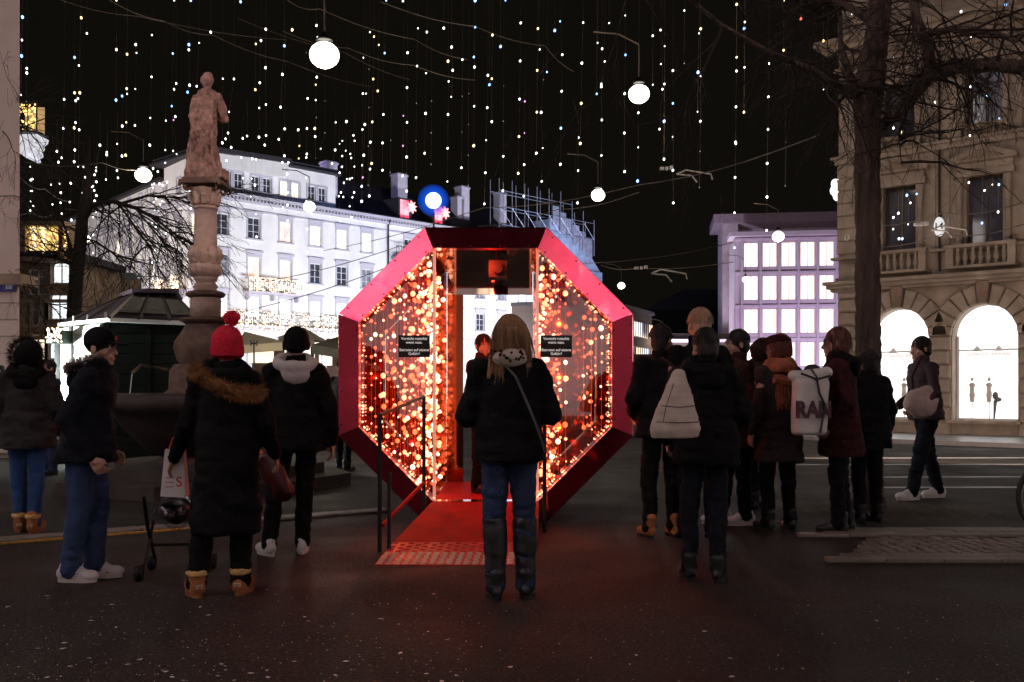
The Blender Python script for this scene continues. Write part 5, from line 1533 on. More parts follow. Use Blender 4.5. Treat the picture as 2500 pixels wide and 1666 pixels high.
# statue
sx0, sz0 = 0, fz(441)
st = empty('statue', fc + Vector((0, 0, sz0)), 0, 'weathered pink stone statue of a robed figure seen from behind on top of the column', 'statue')
def s_(dx, py): return (fr(dx), 0, fz(py) - sz0)
m = MB()
m.zloft([(0, 0, 0, .27, .24), (.10, 0, 0, .26, .22), (.16, -.03, 0, .20, .18), (.42, -.04, 0, .165, .15), (.70, -.02, 0, .155, .14), (.95, .01, 0, .145, .13), (1.08, .02, 0, .17, .12), (1.16, .02, 0, .12, .09), (1.20, .03, 0, .05, .05)], 22)
m.cap((.02, 0, 1.12), (.03, 0, 1.26), .055, .05)
m.ball((.03, 0, 1.32), .085, 12, 10, (.92, 1, 1.15)); m.ball((.02, -.03, 1.30), .08, 10, 8, (1, .8, 1.3))
m.cap((-.13, 0, 1.08), (-.20, .06, .86), .055, .045); m.cap((-.20, .06, .86), (-.10, .18, .80), .045, .035)
m.cap((.17, 0, 1.08), (.235, .03, .80), .06, .05); m.cap((.235, .03, .80), (.12, .17, .86), .045, .04)
m.cap((.07, -.06, .5), (.16, -.02, .18), .09, .06); m.cap((.16, -.02, .18), (.10, -.1, .10), .05, .04)
m.cap((-.12, -.08, .6), (-.18, -.10, .05), .06, .07)
m.box(.06, .28, -.2, .05, 0, .12)
for k in range(15):
    x = -.15 + k * .021
    m.tube([(x, -.12, 1.04), (x - .01, -.155, .8), (x - .025 * (k % 3 - 1), -.16, .45), (x * 1.2 - .02, -.17, .06 + .03 * (k % 4))], [.010, .018, .020, .025], 5)
for k in range(5): m.tube([(-.16, -.05 - .02 * k, .45 + .07 * k), (.0, -.17, .40 + .07 * k), (.16, -.08, .52 + .08 * k)], .020, 5)
sto = remesh(m, 'figure', mat('statue_stone', (.38, .235, .19), .9, var=.65, scale=9, bump=1.0, bscale=40, bdist=.03), .008, 1, [(.016, (20, 20, 6)), (.007, (50, 50, 22))], st, lambda co: .010 * np.sin(np.arctan2(co[:, 1], co[:, 0]) * 15 + co[:, 2] * 5) * np.clip(1.05 - co[:, 2], 0, 1) ** .5)
point_light('lamp_light', fc + Vector((-2.6, -3.6, .4)), 0.001, (1, .7, .6), .2)
l = bpy.data.lights.new('fountain_spot', 'SPOT'); l.energy, l.color, l.spot_size, l.shadow_soft_size = 420, (1.0, .70, .62), .52, .2
o = bpy.data.objects.new('fountain_spot', l); o.location = fc + Vector((3.2, -5.0, 5.6)); o.rotation_euler = (fc + Vector((0, 0, 4.3)) - o.location).to_track_quat('-Z', 'Y').to_euler(); COL.objects.link(o)

# ================================================================== GREEN BOOTH WITH WEATHER VANE
GREEN = mat('dark_green_board', (.004, .010, .006), .7, var=.25, scale=3, bump=.3, bscale=30, spec=.2)
GREENL = mat('pale_board', (.55, .60, .55), .5, var=.08, scale=3)
ROOFM = mat('booth_roof_metal', (.05, .036, .045), .38, .5, var=.25, scale=3)
SKYL = mat('roof_light_glass', (.12, .13, .11), .15, var=.3)
bd_ = 16.0
bo = empty('green_booth', ((265 - 1250) / F * bd_, bd_, 0), 0, 'dark green boarded kiosk booth with a shallow metal roof behind the fountain', 'booth')
W_ = 200 / F * bd_ ; DP = 2.6; ZT = CH + (HY - 790) / F * bd_
def boards(parent, n, x0, x1, y, mt, nm='board'):
    h = ZT / n
    me = MB().cbox(0, x1 - x0, -.02, 0, .006, h - .006, .006).mesh(nm, mt)
    for i in range(n): inst(nm, me, parent, (x0, y, i * h))
boards(bo, 14, 0, W_ / 2 - .02, 0, GREEN); boards(bo, 14, W_ / 2 + .02, W_, 0, GREEN)
MB().box(W_ / 2 - .04, W_ / 2 + .04, -.05, 0, 0, ZT).box(-.04, .04, -.05, .03, 0, ZT).box(W_ - .04, W_ + .04, -.05, .03, 0, ZT).build('post', GREEN, bo)
B(0, W_, .0, DP, 0, ZT).build('wall', GREEN, bo)
# side wall is skewed so it shows on the left, lit by an added lamp out of view
sl = (150 - 1250) / F * (bd_ + 1.5) - bo.location.x
sp = empty('side_wall', (0, 0, 0)); sp.parent = bo
ang = math.atan2(1.5, sl)
L_ = math.hypot(1.5, sl)
sw = B(0, L_, -.002, .06, 0, ZT).build('side_wall', GREENL, bo, rz=ang)
bpy.data.objects.remove(sp)
sw.rotation_euler.z = ang
for i in range(10):
    MB().cbox(.12, L_ * .62, .06, .085, .3 + i * .19, .3 + i * .19 + .17, .006).build('board', GREENL, sw)
MB().box(L_ * .66, L_ * .72, .06, .09, 0, ZT).box(L_ * .95, L_, .06, .12, 0, ZT).box(0, .07, .06, .11, 0, ZT).build('door_post', BLACK, sw)
# roof: fascia, hipped panels, raised top
def rp(px, py, dd): v = P(px, py, dd) - bo.location; return (v.x, v.y, v.z)
ea = [rp(268, 776, 15.7), rp(472, 786, 15.7), rp(472, 782, 18.9), rp(140, 789, 18.2)]
ea = [rp(140, 789, 17.6), rp(268, 776, 15.7), rp(490, 786, 15.7), rp(500, 800, 19)]
tp_ = [rp(295, 724, 17.8), rp(332, 716, 16.9), rp(430, 724, 16.9), rp(440, 728, 18.2)]
m = MB(); m.add(ea + tp_, [(0, 1, 5, 4), (1, 2, 6, 5), (2, 3, 7, 6), (3, 0, 4, 7), (4, 5, 6, 7)]); m.build('roof', ROOFM, bo)
m = MB().add([ea[0], ea[1], ea[2]] + [(p[0], p[1], p[2] - .06) for p in ea[:3]] + [(p[0], p[1] + .3, p[2] - .06) for p in ea[:3]], [(0, 3, 4, 1), (1, 4, 5, 2), (3, 6, 7, 4), (4, 7, 8, 5)]); m.build('fascia', GREENL, bo)
def lerp3(a, b, t): return tuple(a[i] + (b[i] - a[i]) * t for i in range(3))
for t0, t1_ in ((.04, .30), (.36, .64), (.70, .96)):
    a, b, c, d = lerp3(ea[1], ea[2], t0), lerp3(ea[1], ea[2], t1_), lerp3(tp_[1], tp_[2], t1_), lerp3(tp_[1], tp_[2], t0)
    a, b, c, d = lerp3(a, d, .18), lerp3(b, c, .18), lerp3(c, b, .2), lerp3(d, a, .2)
    q = [(p[0], p[1] - .012, p[2] + .02) for p in (a, b, c, d)]
    MB().add(q, [(0, 1, 2, 3)]).build('roof_light', SKYL, bo)
m = MB()
for t in (0, .33, .67, 1): m.tube([lerp3(ea[1], ea[2], t), lerp3(tp_[1], tp_[2], t)], .035, 4)
for t in (.3, .6): m.tube([lerp3(ea[0], ea[1], t), lerp3(tp_[0], tp_[1], t)], .03, 4)
m.build('roof_rib', ROOFM, bo)
MB().slab([(tp_[0][0] - .05, tp_[0][1]), (tp_[1][0] - .03, tp_[1][1] - .1), (tp_[2][0] + .08, tp_[2][1] - .1), (tp_[3][0] + .05, tp_[3][1])], tp_[1][2] + .0, tp_[1][2] + .07).build('roof_cap', ROOFM, bo)
for px in (180, 214, 258): v = rp(px, 789 - (px - 140) * .1, 17.6 - (px - 140) / 128 * 1.9); MB().box(v[0], v[0] + .02, v[1] - .05, v[1], v[2], v[2] + .09).build('snow_guard', GREENL, bo)
vb = Vector(rp(366, 716, 17.2))
wv = MB().tube([vb, vb + Vector((0, 0, .62))], .012, 5)
zz = vb.z + (716 - 676) / F * 17.2
wv.tube([(vb.x - .30, vb.y, zz), (vb.x + .12, vb.y, zz)], .008, 5)
k_ = 17.2 / F
wv.prism([(vb.x + x * k_, zz + z * k_) for x, z in ((-68, 10), (-40, 10), (-29, 0), (-40, -10), (-68, -10), (-60, 0))], vb.y - .01, vb.y + .01)
wv.prism([(vb.x + x * k_, zz + z * k_) for x, z in ((0, 3), (12, 0), (0, -3))], vb.y - .02, vb.y + .02)
wv.build('weather_vane', BLACK, bo)
aw = empty('booth_awning', P(152, 838, 16.6), 0, 'small dark sloping awning edged with lights left of the green booth', 'awning')
MB().prism([(0, 0), (-.30, 0), (0, .22)], 0, .9).build('canopy', GREEN, aw)
garland(aw, -.25, .0, .02, .26, -.02, 60, .018)
area_light('added_booth_light', (-9.5, 16.5, 1.5), (-7.2, 16.9, 1.4), .8, .5, 320, (.95, 1.0, .98), 1.3)  # unseen lamp added to whiten the booth's side wall

# ================================================================== MARKET STALLS behind
CANV = mat('pale_canvas', (.34, .32, .24), .9, var=.12, scale=2, bump=.2)
CANVD = mat('dark_canvas', (.05, .045, .035), .9, var=.3, scale=4)
STLIT = emit('stall_light_panel', (1.0, .84, .62), 1.15, False, blot=.4, bscale=2.0)
STWH = emit('stall_white_panel', (1.0, .95, .86), 1.25, False, blot=.2, bscale=2.0)
WOODD = mat('stall_wood', (.05, .02, .015), .7, var=.4)
def stall(name, px0, px1, d, apex_px, apex_py, eave_py, cm, label, panels, dd=2.5):
    o = empty(name, ((px0 - 1250) / F * d, d, 0), 0, label, 'market stall', 'market stalls behind the fountain')
    def q(px, py, y=0): return ((px - px0) / F * d, y, CH + (HY - py) / F * d)
    a, b = q(px0, eave_py[0]), q(px1, eave_py[1])
    ap = q(apex_px, apex_py, dd / 2)
    a2, b2 = (a[0], dd, a[2]), (b[0], dd, b[2])
    MB().add([a, b, a2, b2, ap], [(0, 1, 4), (1, 3, 4), (3, 2, 4), (2, 0, 4)]).build('canopy', cm, o)
    MB().add([a, b, (b[0], 0, b[2] - .18), (a[0], 0, a[2] - .18), (a[0], .03, a[2] - .18), (b[0], .03, b[2] - .18)], [(0, 3, 2, 1), (3, 4, 5, 2)]).build('valance', cm, o)
    for x in (a[0] + .05, b[0] - .1): MB().box(x, x + .07, .02, .09, 0, min(a[2], b[2])).build('post', WOODD, o)
    MB().box(a[0] + .1, b[0] - .1, .1, .7, 0, .95).build('counter', WOODD, o)
    for p0, p1, y0, y1, mt in panels:
        u, v = q(p0, y1, .9), q(p1, y0, .9)
        MB().box(u[0], v[0], .9, .95, u[2], v[2]).build('lit_panel', mt, o)
    MB().box(a[0] + .1, b[0] - .1, 1.0, 1.1, 0, 2.3).build('back_wall', WOODD, o)
    m = MB()
    for i in range(9):
        x = a[0] + .3 + (b[0] - a[0] - .6) * i / 8
        m.ball((x, .3, 1.03), .09, 6, 4, (1, 1, random.uniform(.6, 1.2)))
    m.build('goods', mat('stall_goods', (.3, .12, .05), .7, var=.6), o, True)
    return o
stall('market_stall', 575, 690, 22, 560, 802, (845, 836), CANV, 'market stall with pale canvas roof and glowing counter beside the red hat', [(580, 643, 842, 884, STLIT), (672, 690, 830, 885, STWH)])
stall('market_stall', 680, 768, 24, 715, 792, (822, 830), CANV, 'market stall with white lit awning behind the white hooded man', [(700, 765, 832, 890, STWH)])
stall('market_stall', 762, 880, 20, 850, 798, (842, 862), CANVD, 'market stall under a dark canvas roof touching the left of the pavilion', [(768, 790, 862, 890, STWH), (815, 880, 866, 884, STLIT)])
m_ = empty('heater_pole', P(620, 945, 20), 0, 'thin black post with small prongs in front of the glowing stall', 'post'); m_.location.z = 0
MB().tube([(0, 0, 0), (0, 0, 2.15)], .02, 5).tube([(-.07, 0, 2.15), (.07, 0, 2.15)], .018, 5).tube([(-.06, 0, 2.1), (-.06, 0, 2.22)], .012, 4).tube([(0, 0, 2.1), (0, 0, 2.24)], .012, 4).tube([(.06, 0, 2.1), (.06, 0, 2.22)], .012, 4).build('pole', BLACK, m_)
point_light('stall_glow', P(640, 860, 20.5), 60, (1.0, .8, .55), .3)
point_light('stall_glow', P(760, 870, 18.8), 60, (1.0, .9, .75), .3)


# ================================================================== CARS
def car(name, loc, rz, col, label):
    o = empty(name, loc, rz, label, 'car')
    paint = mat('car_paint_' + name, col, .25, .3, coat=1.0, var=.03)
    prof = [(-2.1, .30), (-2.15, .62), (-2.0, .80), (-1.2, .90), (-.65, 1.36), (.75, 1.42), (1.45, .98), (2.05, .88), (2.15, .60), (2.1, .30)]
    m = MB()
    m.prism(prof, -.82, .82)
    b = m.build('body', paint, o)
    for s in (-1, 1):
        MB().prism([(-.98, .93), (-.60, 1.30), (.0, 1.33), (.0, .93)], s * .80, s * .835).prism([(.06, .93), (.06, 1.33), (.70, 1.35), (1.20, .98)], s * .80, s * .835).build('side_window', GLASSD, b)
    MB().add([(-1.21, -.7, .92), (-1.21, .7, .92), (-.68, .66, 1.35), (-.68, -.66, 1.35)], [(0, 1, 2, 3)]).add([(1.47, -.7, 1.0), (1.47, .7, 1.0), (.79, .66, 1.42), (.79, -.66, 1.42)], [(0, 3, 2, 1)]).build('windscreen', GLASSD, b)
    tyre = MB().lathe([(.2, -.1), (.31, -.1), (.33, -.05), (.33, .05), (.31, .1), (.2, .1)], n=18).mesh('wheel', BLACK, True)
    rim = MB().lathe([(.05, -.11), (.20, -.105), (.205, .105), (.05, .11)], n=12).mesh('rim', STEEL, True)
    for x in (-1.35, 1.35):
        for y in (-.78, .78):
            w_ = inst('wheel', tyre, o, (x, y, .33), rot=(PI / 2, 0, 0)); inst('rim', rim, w_)
    for y in (-.62, .62):
        MB().ball((2.10, y, .68), .12, 8, 6, (.4, 1.4, .6)).build('tail_light', emit('tail_light', (1, .05, .03), 2.5, False), o, True)
        MB().ball((-2.08, y, .66), .12, 8, 6, (.4, 1.4, .6)).build('headlight', emit('head_light', (1, .97, .9), 3, False), o, True)
    return o
c1 = P(1590, 945, 27); c1.z = 0
car('parked_car', c1, .35, (.62, .66, .75), 'white car seen between the pavilion and the dark jacketed group')
c2 = P(840, 945, 21); c2.z = 0
car('parked_car', c2 + Vector((-.6, 0, 0)), 2.9, (.6, .62, .66), 'white and blue car partly hidden left behind the pavilion')
vq = empty('lit_kiosk_front', P(1548, 945, 40), 0, 'low bluish white lit shop front behind the white car', 'shop front'); vq.location.z = 0
MB().box(-1, 1.9, .1, .4, 0, 2.6).build('wall', DKB, vq)
MB().box(-.9, 1.8, .0, .09, .5, 1.35).build('lit_panel', emit('blue_white_panel', (.62, .80, 1.0), 1.0, False, blot=.4), vq)
MB().box(-.9, 1.8, .0, .09, 1.45, 1.9).build('sign_panel', emit('orange_panel', (1.0, .5, .35), .6, False), vq)

# ================================================================== BICYCLE at the right edge
RUB = mat('tyre_rubber', (.010, .010, .011), .6)
bi = empty('bicycle', (4.625, 8.46, 0), 0, 'black bicycle at the far right edge, only its front tyre in the picture', 'bicycle')
def wheel(x):
    t = MB()
    N = 40
    pts = [(x + .325 * math.cos(2 * PI * i / N), 0, .345 + .325 * math.sin(2 * PI * i / N)) for i in range(N + 1)]
    t.tube(pts, .019, 8, False)
    w_ = t.build('wheel', RUB, bi, True)
    MB().tube([(x + .298 * math.cos(2 * PI * i / N), 0, .345 + .298 * math.sin(2 * PI * i / N)) for i in range(N + 1)], .008, 5, False).build('rim', STEEL, w_)
    s = MB()
    for i in range(18): a = 2 * PI * i / 18; s.tube([(x, .02 * (-1) ** i, .345), (x + .295 * math.cos(a), 0, .345 + .295 * math.sin(a))], .0012, 3)
    s.build('spokes', STEEL, w_)
wheel(0); wheel(1.04)
MB().tube([(0, 0, .345), (.14, 0, .76)], .014, 8).tube([(.14, 0, .76), (.17, 0, .90)], .017, 8).tube([(.15, 0, .80), (.68, 0, .84)], .016, 8).tube([(.14, 0, .72), (.60, 0, .30)], .018, 8).tube([(.60, 0, .30), (.70, 0, .88)], .016, 8).tube([(.60, 0, .30), (1.04, 0, .345)], .011, 6).tube([(.68, 0, .80), (1.04, 0, .345)], .010, 6).build('frame', BLACK, bi, True)
MB().tube([(.17, 0, .90), (.16, 0, 1.0), (.14, -.05, 1.02)], .013, 6).tube([(.22, -.29, 1.0), (.14, -.2, 1.02), (.14, .2, 1.02), (.22, .29, 1.0)], .012, 6).build('handlebar', BLACK, bi, True)
MB().ball((.76, 0, .95), .09, 10, 8, (1.5, .8, .4)).tube([(.70, 0, .86), (.72, 0, .93)], .013, 6).build('saddle', BLACK, bi, True)
MB().tube([(.60, -.02, .30), (.60, -.04, .30)], .09, 14).tube([(.60, -.05, .30), (.66, -.07, .15), (.66, -.14, .15)], .010, 5).tube([(.60, .05, .30), (.54, .07, .45), (.54, .14, .45)], .010, 5).build('crankset', STEEL, bi)
fl = MB().ball((.06, 0, .86), .035, 8, 6).build('front_light', emit('bicycle_lamp', (.9, .97, 1.0), 10, False), bi, True)

# ================================================================== PUSHCHAIR beside the red-hatted woman
ps = empty('pushchair', G(436, 1412), .15, 'small dark pushchair with plastic rain cover left of the red hatted woman', 'pushchair')
CHR = mat('thin_chrome', (.15, .12, .14), .25, .9)
m = MB().tube([(-.22, .35, .07), (-.20, .0, .35), (-.20, -.12, .56)], .012, 6).tube([(.16, .35, .07), (.14, .0, .35), (.12, -.12, .56)], .012, 6)
m.tube([(-.22, -.05, .05), (-.20, .20, .36)], .011, 6).tube([(.16, -.05, .05), (.14, .20, .36)], .011, 6).tube([(-.21, .17, .2), (.15, .17, .2)], .010, 6)
m.build('frame', BLACK, ps)
for x in (-.24, .17):
    for y in (-.06, .35):
        MB().tube([(x - .020, y, .055), (x + .020, y, .055)], .053, 18).build('wheel', RUB, ps, True)
        MB().tube([(x - .022, y + .050 * math.cos(i * PI / 12), .055 + .050 * math.sin(i * PI / 12)) for i in range(25)], .0022, 4, False).tube([(x + .022, y + .050 * math.cos(i * PI / 12), .055 + .050 * math.sin(i * PI / 12)) for i in range(25)], .0022, 4, False).build('wheel_rim', CHR, ps)
remesh(MB().ball((-.03, .12, .45), .14, 14, 10, (.82, 1, .7)).ball((-.03, .0, .46), .11, 12, 8, (.9, 1, .6)), 'seat', mat('dark_nylon', (.010, .009, .012), .35, var=.3, bump=.3), .02, 2, [(.02, (9, 9, 9))], ps)
remesh(MB().ball((-.03, .04, .44), .155, 14, 10, (.80, 1.1, .75)), 'rain_cover', pane_glass('clear_film', (.8, .8, .85), .10, .08, (.9, .75, .8)), .02, 1, [(.035, (11, 11, 11))], ps)

# ================================================================== PEOPLE
SKIN = mat('skin', (.50, .27, .19), .5, var=.12, scale=9, bump=.1, bscale=90)
EYEW = mat('eye_white', (.7, .68, .65), .2)
IRIS = mat('iris_dark', (.03, .02, .015), .1)
BLK = mat('black_cloth', (.0060, .0052, .0056), .85, var=.45, scale=5, bump=.5, bscale=70, spec=.12)
NAVY = mat('navy_cloth', (.009, .010, .016), .85, var=.4, scale=5, bump=.5, bscale=70, spec=.12)
BRN = mat('brown_cloth', (.030, .014, .010), .85, var=.4, scale=5, bump=.5, bscale=70, spec=.12)
MAR = mat('maroon_cloth', (.035, .008, .010), .85, var=.4, scale=5, bump=.5, bscale=70, spec=.12)
DEN = mat('blue_denim', (.034, .056, .125), .85, var=.55, scale=4.5, bump=.7, bscale=160, stretch=(1, 1, .6), spec=.2)
DEND = mat('dark_blue_denim', (.010, .022, .065), .85, var=.6, scale=5, bump=.7, bscale=160, stretch=(1, 1, .6))
DENB = mat('bright_blue_denim', (.012, .055, .17), .85, var=.45, scale=4.5, bump=.7, bscale=160)
WHT = mat('white_leather', (.66, .58, .60), .45, var=.1, scale=8, bump=.15)
SOLEW = mat('white_rubber', (.60, .52, .48), .5, var=.1)
UGG = mat('tan_suede', (.30, .10, .028), .9, var=.25, scale=9, bump=.4, bscale=90)
FLEECE = mat('cream_fleece', (.66, .42, .16), .95, var=.25, scale=30, bump=1, bscale=80)
SOLEB = mat('tan_rubber', (.22, .075, .02), .8, var=.2)
BOOT = mat('black_leather', (.007, .007, .008), .50, var=.3, bump=.15, bscale=20)
REDK = mat('red_knit', (.75, .012, .045), .9, var=.2, scale=40, bump=1.0, bscale=120)
FURB = mat('brown_fur', (.24, .10, .030), .9, var=.4, scale=30)
FURG = mat('grey_fur', (.42, .31, .26), .9, var=.5, scale=30)
HBLO = mat('blonde_hair', (.30, .15, .065), .45, var=.55, scale=26, stretch=(6, 6, .5))
HDRK = mat('dark_hair', (.016, .009, .007), .5, var=.5, scale=30, bump=1.0, bscale=90, stretch=(4, 4, 1))
HRED = mat('auburn_hair', (.11, .025, .012), .45, var=.5, scale=30, stretch=(6, 6, .6))
HSIL = mat('fair_hair', (.42, .24, .15), .5, var=.6, scale=30, stretch=(6, 6, .6))
CREAM = mat('cream_cloth', (.62, .50, .42), .85, var=.12, scale=5, bump=.4)
HOODW = mat('white_hood_cloth', (.66, .58, .56), .9, var=.1, scale=6, bump=.4)


def fur(pts, r, n, length, material, parent, R, name='fur_trim', flat=1.0, down=.0, w=.0022):
    mb = MB()
    pts = [Vector(p) for p in pts]
    for _ in range(n):
        t = R.random() * (len(pts) - 1)
        k = min(int(t), len(pts) - 2)
        c = pts[k].lerp(pts[k + 1], t - k)
        tg = (pts[k + 1] - pts[k]).normalized()
        d = Vector((R.gauss(0, 1), R.gauss(0, 1), R.gauss(0, 1)))
        d = (d - tg * d.dot(tg) * .6).normalized()
        b = c + d * r * R.uniform(.3, 1)
        e = b + (d + tg * R.gauss(0, .4) + Vector((0, 0, -down))).normalized() * length * R.uniform(.5, 1.2)
        s = d.orthogonal().normalized() * w
        mb.add([b - s, b + s, e], [(0, 1, 2)])
    o = mb.build(name, material, parent)
    return o


def shoe(parent, kind, foot, yaw, s, material=None, lift=0.0, pitch=0.0):
    M = Matrix.Translation(Vector(foot) + Vector((0, 0, lift))) @ Matrix.Rotation(yaw, 4, 'Z') @ Matrix.Rotation(pitch, 4, 'X')
    def b(name, mb, mt, par, rem=None):
        if rem: o = remesh(mb, name, mt, rem, 2, None, par)
        else: o = mb.build(name, mt, par, True)
        return o
    mb = MB()
    if kind == 'sneaker':
        mb.ball((0, .14, .045), .055, 12, 8, (.85, 1.25, .75)); mb.ball((0, .06, .055), .055, 12, 8, (.8, 1.3, 1.0)); mb.ball((0, -.035, .06), .05, 12, 8, (.78, 1.2, 1.1))
        mb.cap((0, -.02, .06), (0, -.03, .105), .046, .042); mb.ball((0, .02, .05), .05, 10, 8, (.8, 1.5, 1))
        sh, so, ht = material or WHT, SOLEW, .032
    elif kind == 'ugg':
        mb.ball((0, .12, .06), .065, 12, 8, (.85, 1.2, .85)); mb.ball((0, .03, .065), .06, 12, 8, (.9, 1.5, 1)); mb.ball((0, -.03, .065), .06, 12, 8, (.9, 1.1, 1))
        mb.cap((0, -.015, .06), (0, -.015, .15), .06, .064)
        sh, so, ht = material or UGG, SOLEB, .028
    elif kind == 'boot':
        mb.ball((0, .13, .045), .05, 12, 8, (.8, 1.3, .75)); mb.ball((0, .04, .055), .05, 12, 8, (.8, 1.5, 1)); mb.ball((0, -.03, .055), .048, 12, 8, (.8, 1.1, 1.1))
        mb.cap((0, -.02, .06), (0, -.03, .16), .046, .05)
        sh, so, ht = material or BOOT, BOOT, .025
    sh_o = b('shoe' if kind == 'sneaker' else 'boot', mb, sh, parent, .009)
    out = []
    for i in range(22):
        a = 2 * PI * i / 22
        x = .043 * math.cos(a) * (1.12 if math.sin(a) > 0 else .88) * (1.15 if kind == 'ugg' else 1); y = .055 + .138 * math.sin(a)
        out.append((x, y))
    so_o = MB().slab(out, 0, ht).build('sole', so, sh_o, False)
    if kind == 'ugg':
        f = remesh(MB().lathe([(.045, .145), (.066, .14), (.072, .16), (.066, .178), (.05, .175)], (0, -.015, 0), 20), 'fleece_cuff', FLEECE, .008, 1, [(.006, (60, 60, 60))], sh_o)
        fl_ = MB().box(-.022, .022, -.092, -.086, .065, .09).build('heel_label', mat('pale_label', (.55, .40, .30), .6), sh_o)
        inst('lettering', text_mesh('UGG', .018, IRIS, bold=.0004), sh_o, (0, -.0935, .077), rot=(PI / 2, 0, 0))
    if kind == 'sneaker':
        MB().tube([(-.0, .035, .105), (.0, .085, .085)], .022, 8).build('tongue', sh, sh_o, True)
        if material is None:
            sw_ = [(.0, .0), (.05, .012), (.085, .035), (.045, .024), (.012, .016)]
            for sd in (-1, 1):
                MB().add([(sd * .0475, .02 + .8 * y, .055 + .6 * z) for y, z in ((.0, .0), (.03, -.004), (.085, .025), (.035, .010))], [(0, 1, 2, 3)]).build('side_mark', IRIS, sh_o)
    sh_o.matrix_local = M @ Matrix.Scale(s, 4)
    return sh_o


def hand(mb, w, t, side, s, curl=.6, roll=0.0):
    """palm, four unequal bent fingers and a thumb leaving the side of the palm"""
    w, t = Vector(w), Vector(t).normalized()
    a = Vector((0, 1, 0)) if abs(t.y) < .8 else Vector((1, 0, 0))
    u = (a - t * a.dot(t)).normalized()                   # towards thumb
    u = Matrix.Rotation(roll, 3, t) @ u
    v = t.cross(u) * (-side)                              # palm side
    def q(l, x, y): return w + t * l * s + u * x * s + v * y * s
    mb.cap(q(.0, 0, 0), q(.03, 0, 0), .024 * s, .026 * s)
    for k in range(4):
        x = -.032 + .0215 * k
        mb.cap(q(.02, x * .7, 0), q(.085, x, 0), .013 * s, .0105 * s, 8)
        L = (.030, .040, .044, .038)[k]
        c1, c2 = curl * .8, curl * 1.7
        p1 = q(.085, x, 0)
        p2 = p1 + (t * math.cos(c1) + v * math.sin(c1)) * L * s
        p3 = p2 + (t * math.cos(c2) + v * math.sin(c2)) * L * .9 * s
        mb.cap(p1, p2, .0100 * s, .0090 * s, 8); mb.cap(p2, p3, .0090 * s, .0078 * s, 8)
    p0 = q(.02, .022, .004); p1 = q(.055, .050, .014); p2 = q(.085, .050, .024)
    mb.cap(p0, p1, .014 * s, .011 * s, 8); mb.cap(p1, p2, .011 * s, .009 * s, 8)


